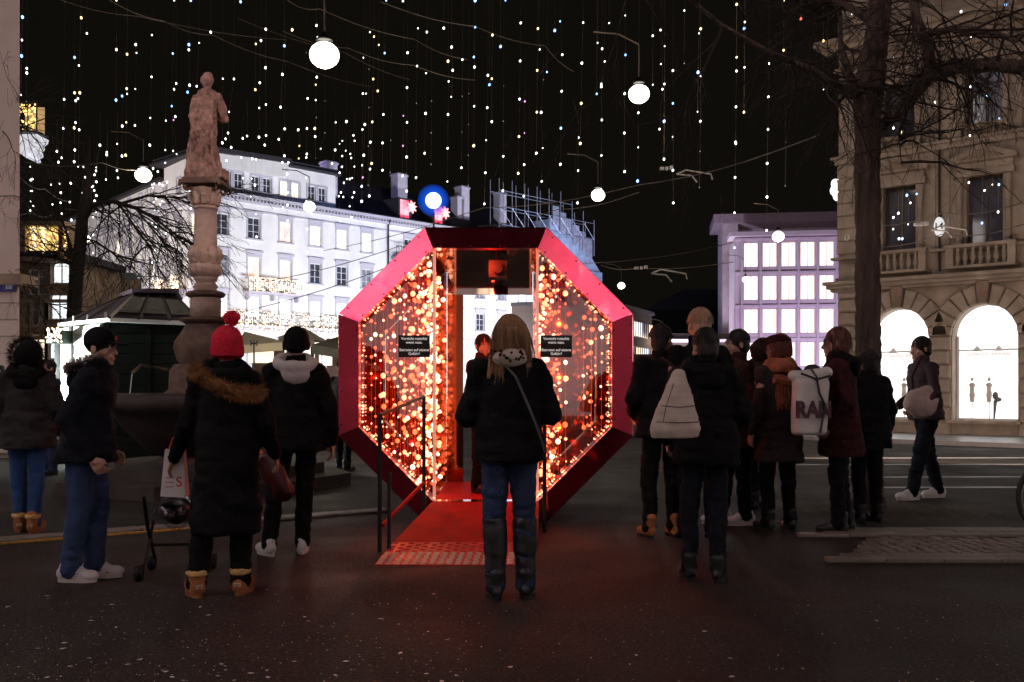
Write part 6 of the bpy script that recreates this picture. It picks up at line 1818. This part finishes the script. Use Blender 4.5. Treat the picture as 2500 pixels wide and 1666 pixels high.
def person(loc, rz, H, label, group=None, lean=0.0, head=(0, 0), feet=None, shoes='boot', shoe_mat=None, pants=DEN, pants_r=1.0, coat=BLK, hem=.80, flare=.03,
           width=1.0, arms=None, hair=None, hair_mat=HDRK, hat=None, hood=None, skin=SKIN, vox=.009, R=None, collar=True, tall_boots=False, glove=False, curl=.6, extra=None, lift=(0, 0), sleeve=1.0):
    R = R or random.Random(int(H * 1000) + len(label))
    width *= .90; sleeve *= .88
    s = H / 1.75
    root = empty('person', loc, rz, label, 'person', group)
    fl = feet or [(-.10, 0, 0), (.10, .0, 0)]
    sh_z, lx_ = 1.42, lean
    hips = [(-.09, 0, .93), (.09, 0, .93)]
    ank = [(f[0], f[1], .09 + lift[i]) for i, f in enumerate(fl)]
    knee = [((h[0] + a[0]) / 2, (h[1] + a[1]) / 2 + .025 + .25 * l_, (h[2] + a[2]) / 2 + .01) for h, a, l_ in zip(hips, ank, lift)]
    arms = arms or [dict(), dict()]
    A = []
    for i, sd in enumerate((-1, 1)):
        d = arms[i]
        e_, w_ = d.get('e', (sd * .235, lx_ * .7 - .03, 1.13)), d.get('w', (sd * .25, lx_ * .7 + .05, .88))
        e_ = (max(-.262, min(.262, e_[0])), e_[1], e_[2])
        A.append(((sd * .175, lx_, sh_z), e_, w_))
    hc = Vector((0, lx_ * 1.15 + .015, 1.625))
    Hm = Euler((head[1], 0, head[0])).to_matrix()
    def h(x, y, z): return hc + Hm @ (Vector((x, y, z)) * 1.05)
    m = MB()
    # ---------------- one continuous body
    for i in range(2):
        m.cap(hips[i], knee[i], .078, .055); m.cap(knee[i], ank[i], .055, .04); m.cap(ank[i], (fl[i][0], fl[i][1] + .10, .04 + lift[i]), .035, .03)
        S_, E_, W_a = A[i]
        m.cap(S_, E_, .052, .040); m.cap(E_, W_a, .040, .026)
        if not glove: hand(m, W_a, Vector(W_a) - Vector(E_), (-1, 1)[i], 1.0, curl, arms[i].get('roll', 0))
        else: hand(m, W_a, Vector(W_a) - Vector(E_), (-1, 1)[i], 1.1, curl, arms[i].get('roll', 0))
    m.zloft([(.86, 0, 0, .13, .09), (.98, 0, 0, .155, .105), (1.12, 0, lx_ * .4, .125, .09), (1.30, 0, lx_ * .8, .155, .10), (1.42, 0, lx_, .17, .085), (1.48, 0, lx_, .07, .06)], 18)
    m.cap((0, lx_, 1.44), h(0, -.01, -.06), .056, .05)
    m.ball(h(0, -.012, .035), .090, 16, 12, (.86, 1.08, 1.0), Hm); m.ball(h(0, .03, -.02), .068, 14, 10, (.92, .95, 1.22), Hm); m.ball(h(0, .045, -.07), .042, 12, 8, (1, .95, .8), Hm)
    m.cap(h(0, .088, .012), h(0, .112, -.028), .009, .0135, 8); m.ball(h(0, .098, -.036), .013, 8, 6, (1.4, .8, .7), Hm)
    m.cap(h(-.017, .092, -.058), h(.017, .092, -.058), .0075, .0075, 8); m.cap(h(-.014, .091, -.069), h(.014, .091, -.069), .0075, .0075, 8)
    m.cap(h(-.036, .080, .030), h(.036, .080, .030), .0115, .0115, 8); m.ball(h(0, .080, -.097), .020, 10, 8, (1.1, .9, .8), Hm)
    for sd in (-1, 1):
        m.ball(h(sd * .040, .064, -.025), .026, 10, 8, (1, .8, 1), Hm); m.ball(h(sd * .078, -.008, -.006), .028, 10, 8, (.35, .75, 1.15), Hm)
    body = remesh(m, 'body', skin, vox, 2, None, root)
    for sd in (-1, 1):
        e = MB().ball(h(sd * .030, .0815, .010), .0105, 8, 6).build('eye', EYEW, root, True)
        MB().ball(h(sd * .030, .0905, .010), .0045, 6, 4).build('iris', IRIS, e, True)
        MB().tube([h(sd * .012, .094, .033), h(sd * .030, .095, .037), h(sd * .046, .084, .031)], .003, 5).build('eyebrow', hair_mat, root)
    # ---------------- trousers
    pants_r *= 1.12
    m = MB()
    for i in range(2):
        m.cap(hips[i], knee[i], .090 * pants_r, .068 * pants_r); m.cap(knee[i], (ank[i][0], ank[i][1], ank[i][2] + .0), .068 * pants_r, .056 * pants_r)
    m.zloft([(.84, 0, 0, .13, .10), (.92, 0, -.01, .172, .125), (1.02, 0, 0, .165, .115), (1.08, 0, 0, .14, .10)], 18)
    remesh(m, 'trousers', pants, .012, 3, [(.008, (14, 14, 9)), (.009, (7, 7, 30)), (.004, (30, 30, 60))], root)
    # ---------------- coat or jacket
    m = MB()
    wd = width
    rg = [(hem, 0, -.005, (.20 + flare) * wd, .145 + flare), (hem + .02, 0, -.005, (.205 + flare) * wd, .15 + flare), (max(hem + .1, .98), 0, 0, .205 * wd + flare * .6, .150 + flare * .5), (1.15, 0, lx_ * .45, .195 * wd, .145), (1.30, 0, lx_ * .8, .205 * wd, .145), (1.40, 0, lx_ * .97, .20 * wd, .13), (1.46, 0, lx_, .13 * wd, .10), (1.50, 0, lx_, .08, .08)]
    m.zloft(rg, 24)
    for i, sd in enumerate((-1, 1)):
        S_, E_, W_a = [Vector(q) for q in A[i]]
        m.cap(S_ + Vector((sd * -.01, 0, -.01)), E_, .080 * sleeve, .066 * sleeve); m.cap(E_, E_.lerp(W_a, .95), .066 * sleeve, .050 * sleeve)
    if collar: m.lathe([(.075, 1.46), (.088, 1.47), (.083, 1.555), (.07, 1.555)], (0, lx_ + .005, 0), 18)
    remesh(m, 'coat', coat, .013, 3, [(.016, (6, 6, 9)), (.011, (11, 11, 22)), (.005, (24, 24, 44))], root)
    # ---------------- shoes
    for i in range(2):
        f = fl[i]
        shoe(root, shoes, (f[0], f[1], 0), f[2], 1.0, shoe_mat, lift[i], -.5 if lift[i] > .03 else 0)
    if tall_boots:
        for i in range(2):
            a, k = Vector(ank[i]), Vector(knee[i])
            mm = MB(); mm.cap(a, a.lerp(k, .72), .064, .082); mm.cap(a.lerp(k, .5), a.lerp(k, .86), .080, .084)
            remesh(mm, 'boot_shaft', BOOT, .011, 2, [(.006, (12, 12, 25))], root)
    # ---------------- hair
    if hair:
        m = MB()
        m.ball(h(0, -.020, .042), .098, 16, 12, (.90, 1.04, 1.0), Hm)
        m.ball(h(0, -.05, -.01), .080, 12, 10, (.95, .85, 1.1), Hm)
        if hair == 'long':
            m.cap(h(0, -.05, .02), (0, lx_ - .045, 1.53), .085, .07); m.cap((-.075, lx_ - .03, 1.53), (-.125, lx_ - .075, 1.38), .05, .028); m.cap((.075, lx_ - .03, 1.53), (.125, lx_ - .075, 1.38), .05, .028)
            for sd in (-1, 1): m.cap(h(sd * .07, .0, .03), h(sd * .088, .01, -.13), .03, .035)
        if hair == 'bob':
            m.ball(h(0, -.03, -.03), .098, 14, 10, (1.0, .95, 1.05), Hm)
        ho = remesh(m, 'hair', hair_mat, .011, 2, [(.008, (30, 30, 8)), (.004, (80, 80, 20))], root)
        st_ = MB()
        nst = 620 if hair == 'long' else 420
        for k in range(nst):
            a = R.uniform(PI * .98, PI * 2.02)
            if hair != 'long' and k % 2: a = R.uniform(0, 2 * PI)
            el = R.uniform(.2, 1.45)
            p = h(.096 * .92 * math.cos(a) * math.cos(el), -.02 + .098 * math.sin(a) * math.cos(el), .042 + .098 * math.sin(el))
            pts = [p]
            L = ((.17 if abs(a - 1.5 * PI) < .62 else .36) if hair == 'long' else .14 if hair == 'bob' else .055) * R.uniform(.6, 1.15)
            n_ = (p - h(0, -.02, .03)).normalized()
            d = (n_ * .12 + Vector((n_.x * .5, n_.y * .5 - .1, -.75)) + (Vector((0, 0, -.2)) if n_.z < .8 else Vector((0, 0, .55)))).normalized()
            for j in range(5):
                d = (d * .55 + Vector((R.gauss(0, .05), R.gauss(0, .05), -.55))).normalized()
                q = pts[-1] + d * L / 5
                cc = hc if q.z > 1.52 else Vector((0, lx_, q.z))
                rv = q - cc
                rmin = .103 if q.z > 1.52 else (.11 if q.z > 1.45 else .14)
                rr = Vector((rv.x, rv.y, 0 if q.z <= 1.6 else rv.z))
                if rr.length < rmin and rr.length > 1e-4: q = q + rr.normalized() * (rmin - rr.length)
                pts.append(q)
            st_.tube(pts, [.0028, .0034, .0032, .0028, .0022, .0010], 3, False)
        st_.build('hair_strands', hair_mat, ho, True)
    # ---------------- hats
    if hat == 'pompom':
        m = MB(); m.ball(h(0, -.012, .045), .112, 18, 14, (.93, 1.06, 1.10), Hm); m.lathe([(.10, -.045), (.108, -.04), (.110, .02), (.10, .03)], h(0, -.012, .0), 20)
        ho = remesh(m, 'knitted_hat', REDK, .010, 1, [(.003, (60, 60, 15))], root, lambda co: .0022 * np.sin(np.arctan2(co[:, 1] - hc.y, co[:, 0] - hc.x) * 34))
        c = h(.02, -.05, .205)
        pm = remesh(MB().ball(c, .052, 12, 10), 'pompom', REDK, .008, 0, [(.012, (70, 70, 70))], ho)
        fur([c, c + Vector((0, 0, .001))], .045, 700, .024, REDK, ho, R, 'pompom_yarn', w=.003)
    if hat == 'beanie':
        m = MB(); m.ball(h(0, -.012, .045), .108, 18, 14, (.92, 1.06, 1.05), Hm); m.lathe([(.10, -.03), (.106, -.025), (.108, .03), (.10, .04)], h(0, -.012, .0), 20)
        remesh(m, 'beanie', BLK, .010, 1, [(.003, (60, 60, 15))], root)
    if hat == 'cap':
        m = MB(); m.ball(h(0, -.010, .050), .104, 18, 14, (.92, 1.08, .98), Hm)
        m.lathe([(.095, .0), (.103, .0), (.104, .03), (.09, .035)], h(0, -.008, .022), 20)
        m.add([h(x, y, .035 + z) for x, y, z in ((-.072, .07, .0), (.072, .07, .0), (.060, .165, -.012), (0, .19, -.012), (-.060, .165, -.012), (-.072, .07, .011), (.072, .07, .011), (.060, .165, -.001), (0, .19, 0.004), (-.060, .165, -.001))],
              [(0, 4, 3, 2, 1), (5, 6, 7, 8, 9), (0, 1, 6, 5), (1, 2, 7, 6), (2, 3, 8, 7), (3, 4, 9, 8), (4, 0, 5, 9)])
        co_ = remesh(m, 'peaked_cap', BLK, .006, 1, None, root)
        MB().ball(h(0, -.01, .153), .008, 6, 4).build('button', BLK, co_)
        MB().box(*[0] * 6) if False else None
        e = MB().add([h(x, .106 + .0 * x, z) for x, z in ((-.014, .060), (.014, .060), (.012, .085), (-.012, .085))], [(0, 1, 2, 3)]).build('red_emblem', mat('red_thread', (.6, .03, .03), .7), co_)
    if hat == 'flatcap':
        m = MB(); m.ball(h(0, .0, .075), .108, 18, 10, (1.0, 1.15, .55), Hm); m.ball(h(0, .09, .045), .05, 12, 6, (1.2, 1, .25), Hm)
        remesh(m, 'flat_cap', MAR, .010, 1, None, root)
    # ---------------- hoods and scarves
    if hood:
        hm, fm, kind = hood
        m = MB()
        ring = [Vector((.135 * math.sin(a), lx_ - .035 - .115 * math.cos(a) * (1 if math.cos(a) > 0 else .55), 1.50 - .045 * math.cos(a) + .0)) for a in [i * 2 * PI / 18 for i in range(19)]]
        m.tube(ring, [.036 + .022 * max(0, math.cos(i * 2 * PI / 18)) for i in range(19)], 10, False)
        m.ball((0, lx_ - .135, 1.42), .10, 14, 10, (1.15, .6, 1.0))
        if kind == 'up': m.ball(h(0, -.03, .03), .125, 16, 12, (.95, .98, 1.05), Hm)
        ho = remesh(m, 'hood', hm, .012, 2, [(.012, (10, 10, 10)), (.004, (30, 30, 30))], root)
        if fm:
            if kind == 'up': rp_ = [h(.115 * math.cos(a), .045, .01 + .135 * math.sin(a)) for a in [i * 2 * PI / 20 for i in range(21)]]
            else: rp_ = [p + Vector((0, -.03 if p.y < lx_ else 0, .012)) for p in ring]
            fur(rp_, .036, 3600, .055, fm, ho, R, w=.003)
    if extra: extra(root, h, A, R, lx_)
    # scale everything to the person's height
    root.scale = (s, s, s)
    return root


def at(px, d, z=0.0):
    p = P(px, 945, d); p.z = z
    return p


GRP = 'people waiting around the pavilion'
DOWNARM = dict()

# man in a cap, profile to the right
def ex_man(root, h, A, R, lx_): pass
person(at(212, 6.60), -PI / 2 + .02, 1.655, 'man in black cap, fur hooded dark parka, blue jeans and white sneakers', GRP, lean=.07, head=(-.12, -.06),
       feet=[(-.08, .02, .12), (.07, -.09, -.05)], shoes='sneaker', pants=DEN, pants_r=1.15, coat=NAVY, hem=.83, flare=.055, width=1.10, hat='cap', hood=(NAVY, FURG, 'down'), vox=.0062,
       arms=[dict(e=(-.25, -.06, 1.14), w=(-.23, .10, .89)), dict(e=(.25, -.04, 1.12), w=(.24, .13, .87))], sleeve=1.15, curl=.8, R=random.Random(3))

# woman with the red pompom hat, from behind
def ex_red(root, h, A, R, lx_):
    pts = [Vector((-.19, -.08, 1.49)), Vector((-.14, -.16, 1.465)), Vector((-.03, -.20, 1.40)), Vector((.09, -.20, 1.345)), Vector((.18, -.15, 1.335)), Vector((.235, -.06, 1.35))]
    o = fur(pts, .032, 4200, .05, FURB, root, R, 'fur_trim', down=.25, w=.003)
    core = remesh(MB().tube(pts, [.03, .036, .038, .036, .034, .03], 8), 'hood_edge', FURB, .012, 1, [(.01, (30, 30, 30))], root)
person(at(553, 6.12), .10, 1.62, 'woman in bright red pompom hat and long black coat with brown fur trim', GRP, head=(.35, 0),
       feet=[(-.19, -.02, .42), (.09, .03, -.12)], shoes='ugg', pants=BLK, pants_r=1.12, coat=BLK, hem=.42, flare=.035, width=1.06, hat='pompom', hood=(BLK, None, 'down'),
       arms=[dict(e=(-.29, .03, 1.12), w=(-.37, .14, .90)), dict(e=(.27, -.02, 1.13), w=(.30, .12, .92))], sleeve=1.2, extra=ex_red, R=random.Random(5))
# her white shopping bag
bag = empty('shopping_bag', P(420, 1206, 6.25), .10, 'white paper carrier bag with letters ES hanging beside the black coat', 'bag')
bag.location.z = CH + (HY - 1212) / F * 6.25
kx = 6.25 / F
MB().add([(-28 * kx, 0, 0), (32 * kx, 0, -.01), (28 * kx, 0, 112 * kx), (-17 * kx, 0, 115 * kx), (-26 * kx, .09, .01), (34 * kx, .09, 0), (28 * kx, .06, 112 * kx), (-17 * kx, .06, 115 * kx)],
         [(0, 1, 2, 3), (4, 7, 6, 5), (0, 3, 7, 4), (1, 5, 6, 2), (0, 4, 5, 1)]).build('bag_body', mat('white_paper', (.86, .80, .80), .5, var=.05, bump=.2, bscale=8), bag)
rl = mat('red_print', (.6, .05, .04), .6)
MB().box(-16 * kx, 4 * kx, -.004, -.002, 22 * kx, 24.5 * kx).box(-16 * kx, 4 * kx, -.004, -.002, 33 * kx, 35.5 * kx).box(-15 * kx, 4 * kx, -.004, -.002, 44 * kx, 46.5 * kx).build('lettering', mat('pink_print', (.55, .25, .3), .6), bag)
inst('lettering', text_mesh('S', .088, rl, bold=.0006), bag, (17 * kx, -.004, 34 * kx), rot=(PI / 2, 0, 0))
MB().tube([(-10 * kx, .02, 113 * kx), (0, .02, 140 * kx), (14 * kx, .02, 150 * kx), (24 * kx, .02, 138 * kx), (24 * kx, .02, 112 * kx)], .006, 5).build('handle', rl, bag)

# man with white hood and black beanie
def ex_wh(root, h, A, R, lx_):
    MB().box(-.001, 0, 0, .001, 0, .001)
person(at(722, 7.65), .15, 1.715, 'man in black beanie, white hood over black jacket and white sneakers', GRP, head=(.25, 0),
       feet=[(-.20, -.06, .5), (.05, .02, .0)], shoes='sneaker', shoe_mat=mat('white_leather_plain', (.66, .60, .58), .45, var=.1), pants=BLK, pants_r=1.0, coat=BLK, hem=.80, flare=.03, width=1.15,
       hat='beanie', hood=(HOODW, None, 'down'), arms=[dict(e=(-.30, -.03, 1.13), w=(-.30, .10, .90)), dict(e=(.30, -.04, 1.13), w=(.28, .04, .86))], sleeve=1.25, R=random.Random(6))
b2 = empty('red_handbag', P(675, 1165, 7.2), .3, 'dark red handbag hanging between the red hat woman and the white hooded man', 'bag')
remesh(MB().tube([(-.10, 0, .16), (-.02, 0, .02), (.07, 0, -.14)], [.07, .085, .06], 10).ball((.05, 0, -.10), .09, 10, 8, (.9, .5, 1)), 'bag_body', mat('dark_red_leather', (.06, .005, .005), .45, bump=.2), .012, 2, [(.01, (15, 15, 15))], b2)
MB().tube([(-.10, 0, .2), (-.12, .02, .4), (-.16, .03, .5)], .008, 5).build('strap', BOOT, b2)
b3 = empty('white_plastic_bag', P(642, 1078, 7.9), 0, 'small crumpled white bag glowing left of the white hooded man', 'bag')
remesh(MB().ball((0, 0, 0), .10, 12, 10, (.75, .5, .95)).cap((.02, 0, .06), (.03, 0, .17), .05, .012), 'bag_body', mat('white_plastic', (.75, .76, .76), .4), .012, 1, [(.02, (16, 16, 16))], b3)

# centre woman photographing the pavilion
def ex_c(root, h, A, R, lx_):
    sc = MB(); sc.lathe([(.085, 1.46), (.115, 1.475), (.125, 1.51), (.112, 1.55), (.09, 1.555)], (0, -.01, 0), 20)
    sc.ball((0, -.105, 1.495), .095, 12, 10, (1.15, .6, .6))
    so = remesh(sc, 'scarf', None or CREAM, .010, 2, [(.008, (16, 16, 22))], root)
    m = MB()
    for k in range(26):
        a = R.uniform(PI * 1.08, PI * 1.92); z = R.uniform(1.475, 1.545)
        p = Vector((.118 * math.cos(a), -.015 + .152 * math.sin(a), z))
        m.ball(p, .011, 6, 4, (1.5, .9, .8), Euler((0, R.uniform(-1, 1), a)).to_matrix())
    m.build('leopard_spot', IRIS, so)
    strap = [Vector((-.05, -.115, 1.47)), Vector((.03, -.168, 1.38)), Vector((.10, -.178, 1.22)), Vector((.17, -.175, 1.05)), Vector((.215, -.12, .92))]
    m = MB(); m.tube(strap, .0085, 5); m.build('bag_strap', mat('grey_strap', (.10, .09, .085), .5), root)
person(at(1243, 6.02), .06, 1.70, 'woman with long blonde hair, leopard scarf, black jacket, jeans and tall boots', GRP, head=(.25, -.05),
       feet=[(-.085, -.02, .15), (.105, .0, -.2)], shoes='boot', pants=DEND, pants_r=1.0, coat=BLK, hem=.855, flare=.025, width=1.12, hair='long', hair_mat=HBLO, tall_boots=True,
       arms=[dict(e=(-.31, .02, 1.14), w=(-.10, .27, 1.16)), dict(e=(.30, .02, 1.14), w=(.12, .26, 1.18))], sleeve=1.25, extra=ex_c, R=random.Random(7))

# person standing inside the pavilion
person((-.30, 10.15, Z0), PI + .9, 1.60, 'dark clothed person inside the pavilion with red lit face beside the blonde head', GRP, coat=MAR, pants=BLK, hair='short', head=(-.6, -.15),
       arms=[dict(e=(-.26, .05, 1.15), w=(-.10, .27, 1.20)), dict(e=(.26, .05, 1.15), w=(.10, .27, 1.20))], R=random.Random(8), vox=.010)
ph = empty('phone', (-.36, 9.82, Z0 + 1.12), .3, 'small phone held up by the person inside the pavilion', 'phone')
MB().cbox(-.04, .04, 0, .012, 0, .15, .004).build('phone_body', BLACK, ph); MB().box(-.036, .036, -.001, 0, .01, .14).build('screen', emit('phone_screen', (.9, .9, 1), 1.2, False), ph)

# far left woman walking
person(at(66, 8.76), .25, 1.66, 'woman in dark fur hooded parka, blue jeans and tan boots, far left', GRP, head=(.55, 0), lean=.02,
       feet=[(-.07, .05, .1), (.07, -.06, -.2)], shoes='ugg', pants=DENB, pants_r=.98, coat=mat('dark_parka', (.014, .010, .010), .85, var=.4, bump=.5, bscale=60), hem=.78, flare=.05, width=1.2, hood=(BLK, mat('dark_brown_fur', (.030, .016, .010), .9, var=.5, scale=30), 'up'),
       arms=[dict(e=(-.31, -.03, 1.13), w=(-.26, .08, .90)), dict(e=(.31, -.03, 1.13), w=(.26, .12, .92))], sleeve=1.3, R=random.Random(9))

# ---- right-hand group
G2 = 'people gathered right of the pavilion'
def pack_on(root, mt, w, hgt, z, dpt=.14, dx=0.0, name='backpack', y=-.20):
    pass
person(at(1618, 8.5), .25, 1.80, 'tall man in black jacket nearest the pavilion, face turned and lit red, tan shoes', G2, head=(-.9, 0), feet=[(-.12, 0, .1), (.10, .0, -.1)], shoes='boot', shoe_mat=UGG,
       pants=BLK, coat=BLK, hem=.82, width=1.15, hair='short', arms=[dict(e=(-.33, -.02, 1.15), w=(-.20, .14, 1.0)), dict()], sleeve=1.25, R=random.Random(31))
bp = empty('pale_backpack', P(1648, 1068, 6.25), 0, 'cream tapered bag hanging on the back of the black jacketed person by the red frame', 'bag')
kx = 6.25 / F
m = MB(); m.zloft([(0, 0, 0, 58 * kx, .09), (.06, 0, 0, 62 * kx, .11), (.18, 2 * kx, 0, 48 * kx, .10), (.32, 6 * kx, 0, 28 * kx, .07), (.41, 9 * kx, 0, 15 * kx, .04), (.43, 9 * kx, 0, 8 * kx, .03)], 20)
remesh(m, 'bag_body', CREAM, .010, 2, [(.008, (14, 14, 14)), (.004, (5, 5, 60))], bp)
MB().tube([(-.13, -.10, .10), (0, -.116, .095), (.13, -.10, .10)], .003, 5).tube([(-.10, -.105, .20), (.01, -.108, .19), (.11, -.095, .20)], .003, 5).tube([(-.09, -.10, .1), (-.07, -.10, .2), (-.02, -.075, .34)], .0025, 4).build('seam', BRN, bp)
MB().tube([(.01, .0, .42), (-.02, .10, .47), (-.06, .18, .50)], .010, 5).tube([(.03, .0, .42), (.08, .10, .47), (.10, .18, .48)], .010, 5).build('strap', BRN, bp)
person(at(1724, 6.62), .0, 1.66, 'person in black jacket and dark trousers, hood down, nearest of the right group', G2, head=(.25, -.1), lean=.03, feet=[(-.12, .0, .1), (.06, -.1, -.35)], shoes='boot', pants=NAVY, pants_r=.92,
       coat=BLK, hem=.80, width=1.18, hair='short', hood=(BLK, None, 'down'), arms=[dict(e=(-.33, -.05, 1.18), w=(-.26, .05, .98)), dict(e=(.32, .0, 1.16), w=(.14, .22, 1.10))], sleeve=1.3, R=random.Random(32))
person(at(1708, 8.4), .0, 1.93, 'fair haired tall person whose head shows above the black jacket', G2, head=(.2, 0), hair='short', hair_mat=HSIL, coat=BLK, pants=BLK, R=random.Random(33))
person(at(1812, 9.3), PI / 2 + .15, 1.80, 'dark haired man in brown coat in profile, looking left toward the pavilion', G2, lean=.03, head=(0, -.1), hair='short', coat=BRN, hem=.70, flare=.05, width=1.1, pants=BLK, shoes='sneaker',
       feet=[(-.08, .0, 0), (.08, .16, 0)], arms=[dict(e=(-.26, -.02, 1.14), w=(-.20, .12, .95)), dict(e=(.26, .0, 1.14), w=(.22, .12, .95))], R=random.Random(34), vox=.0085)
person(at(1858, 10.4), .4, 1.76, 'person with brown hood raised behind the man in the brown coat', G2, coat=BRN, hem=.7, pants=BLK, hood=(BRN, None, 'up'), R=random.Random(35))
def ex_sc(root, h, A, R, lx_):
    sc = MB(); sc.lathe([(.10, 1.40), (.15, 1.42), (.155, 1.48), (.125, 1.54), (.10, 1.55)], (0, -.01, 0), 20)
    sm = mat('orange_scarf', (.26, .07, .03), .9, var=.7, scale=9)
    so = remesh(sc, 'scarf', sm, .011, 2, [(.014, (14, 14, 20))], root)
    m = MB()
    for k in range(46):
        x = R.uniform(-.16, .0)
        m.tube([(x, -.185, 1.31), (x + R.gauss(0, .01), -.195, 1.20), (x + R.gauss(0, .015), -.19, 1.20 - R.uniform(.02, .13))], .0032, 3)
    m.tube([(-.16, -.16, 1.36), (0, -.19, 1.33)], .045, 8)
    m.build('scarf_fringe', sm, so)
person(at(1902, 8.9), .35, 1.74, 'woman in dark cap with fringed orange scarf carrying a white roll top bag', G2, head=(.35, 0), hair='bob', hair_mat=HRED, hat='flatcap', coat=mat('dark_plum_cloth', (.020, .008, .010), .85, var=.4), hem=.62, flare=.03, width=1.1, pants=BLK, extra=ex_sc,
       feet=[(-.12, 0, .1), (.12, .0, -.1)], R=random.Random(36))
rb = empty('white_rolltop_bag', P(1975, 1062, 8.45), 0, 'big white roll top bag with dark letters RAN behind the scarf woman', 'bag')
kx = 8.45 / F
m = MB(); m.zloft([(0, 0, 0, 36 * kx, .08), (.02, 0, 0, 42 * kx, .10), (.44, 3 * kx, 0, 44 * kx, .11), (.47, 3 * kx, 0, 42 * kx, .10)], 20, .8); m.cap((-38 * kx, .0, .50), (42 * kx, .0, .53), .045, .05)
ro = remesh(m, 'bag_body', mat('white_tarpaulin', (.66, .60, .56), .4, var=.1, bump=.2, bscale=8), .012, 2, [(.008, (9, 9, 9))], rb)
dl = mat('dark_print', (.07, .02, .03), .6)
_t = text_mesh('RAN', .150, dl, .002, bold=.007, spacing=1.0)
for v_ in _t.vertices:
    x_ = v_.co.x
    v_.co = (x_, v_.co.y * 1.25, v_.co.z - .045 * (1 - math.sqrt(max(0.02, 1 - (x_ / .165) ** 2))))
inst('lettering', _t, rb, (3 * kx, -.116, .21), rot=(PI / 2, 0, 0))
MB().tube([(.0, -.05, .56), (.03, -.115, .49), (.05, -.118, .36), (.10, -.118, .25), (.06, -.112, .02)], .010, 5).tube([(-.10, -.11, .52), (.03, -.125, .47), (.15, -.10, .50)], .010, 5).build('strap', BOOT, rb)
hk = empty('knitted_hat_bundle', P(1983, 905, 8.6), 0, 'dark checked hat lying on top of the white roll top bag', 'hat')
remesh(MB().ball((0, 0, 0), .075, 12, 10, (1, .8, .75)).ball((0, 0, -.045), .095, 14, 6, (1.1, .9, .18)), 'hat_body', mat('checked_cloth', (.02, .015, .02), .8, var=.8, scale=60), .009, 1, None, hk)
person(at(2052, 8.75), PI / 2 - .25, 1.79, 'auburn haired woman in long dark coat in profile facing left, in front of the trunk', G2, head=(.1, -.05), lean=.02, hair='bob', hair_mat=HRED, coat=MAR, hem=.66, flare=.04, width=1.05, pants=BLK,
       feet=[(-.09, .02, 0), (.09, -.05, 0)], hood=(BLK, None, 'down'), arms=[dict(e=(-.26, -.04, 1.12), w=(-.20, .10, .92)), dict(e=(.28, -.06, 1.12), w=(.26, .02, .88))], sleeve=1.15, R=random.Random(37), vox=.0085)
person(at(2120, 9.4), .3, 1.62, 'person in black coat mostly hidden behind the tree trunk, arm showing at its right', G2, coat=BLK, hem=.75, width=1.25, pants=BLK, hair='short', sleeve=1.3, R=random.Random(39))
# passer-by on the right
person(at(2262, 11.4), PI / 2 + .2, 1.84, 'passer-by in dark jacket and white trainers walking left past the shop windows', None, lean=.05, head=(0, -.12), hair='short', coat=mat('plum_jacket', (.040, .015, .022), .85, var=.4), hem=.86, width=1.05, pants=NAVY, pants_r=1.1,
       feet=[(-.08, .22, 0), (.08, -.20, 0)], lift=(0, .0), shoes='sneaker', shoe_mat=mat('white_leather_plain', (.66, .60, .58), .45), arms=[dict(e=(-.25, .06, 1.15), w=(-.20, .25, 1.0)), dict(e=(.26, .0, 1.14), w=(.22, .20, 1.0))], R=random.Random(40), vox=.0085)
sb2 = empty('pale_sling_bag', P(2250, 985, 11.15), .2, 'pinkish pale sling bag at the hip of the passer-by near the shops', 'bag')
remesh(MB().ball((0, 0, 0), .2, 16, 12, (1.05, .55, .85)).ball((.08, 0, .12), .13, 12, 8, (1, .6, .6)), 'bag_body', mat('pale_pink_cloth', (.50, .36, .32), .8, var=.2, bump=.3), .014, 1, [(.02, (11, 11, 11))], sb2)
MB().tube([(-.1, 0, .1), (-.12, .0, .3), (.0, .0, .52)], .012, 5).build('strap', BRN, sb2)
# legs seen behind the pavilion
person(at(838, 15.2), -.4, 1.70, 'dark figure behind the left edge of the pavilion, only legs visible', None, coat=BLK, hem=.75, pants=BLK, feet=[(-.16, .12, .2), (.14, -.12, -.2)], hair='short', R=random.Random(41), vox=.014)
person(at(120, 14.5), 2.6, 1.66, 'distant person in blue coat behind the far left woman', None, coat=mat('blue_coat_cloth', (.02, .05, .20), .8), hair='short', R=random.Random(42), vox=.014)
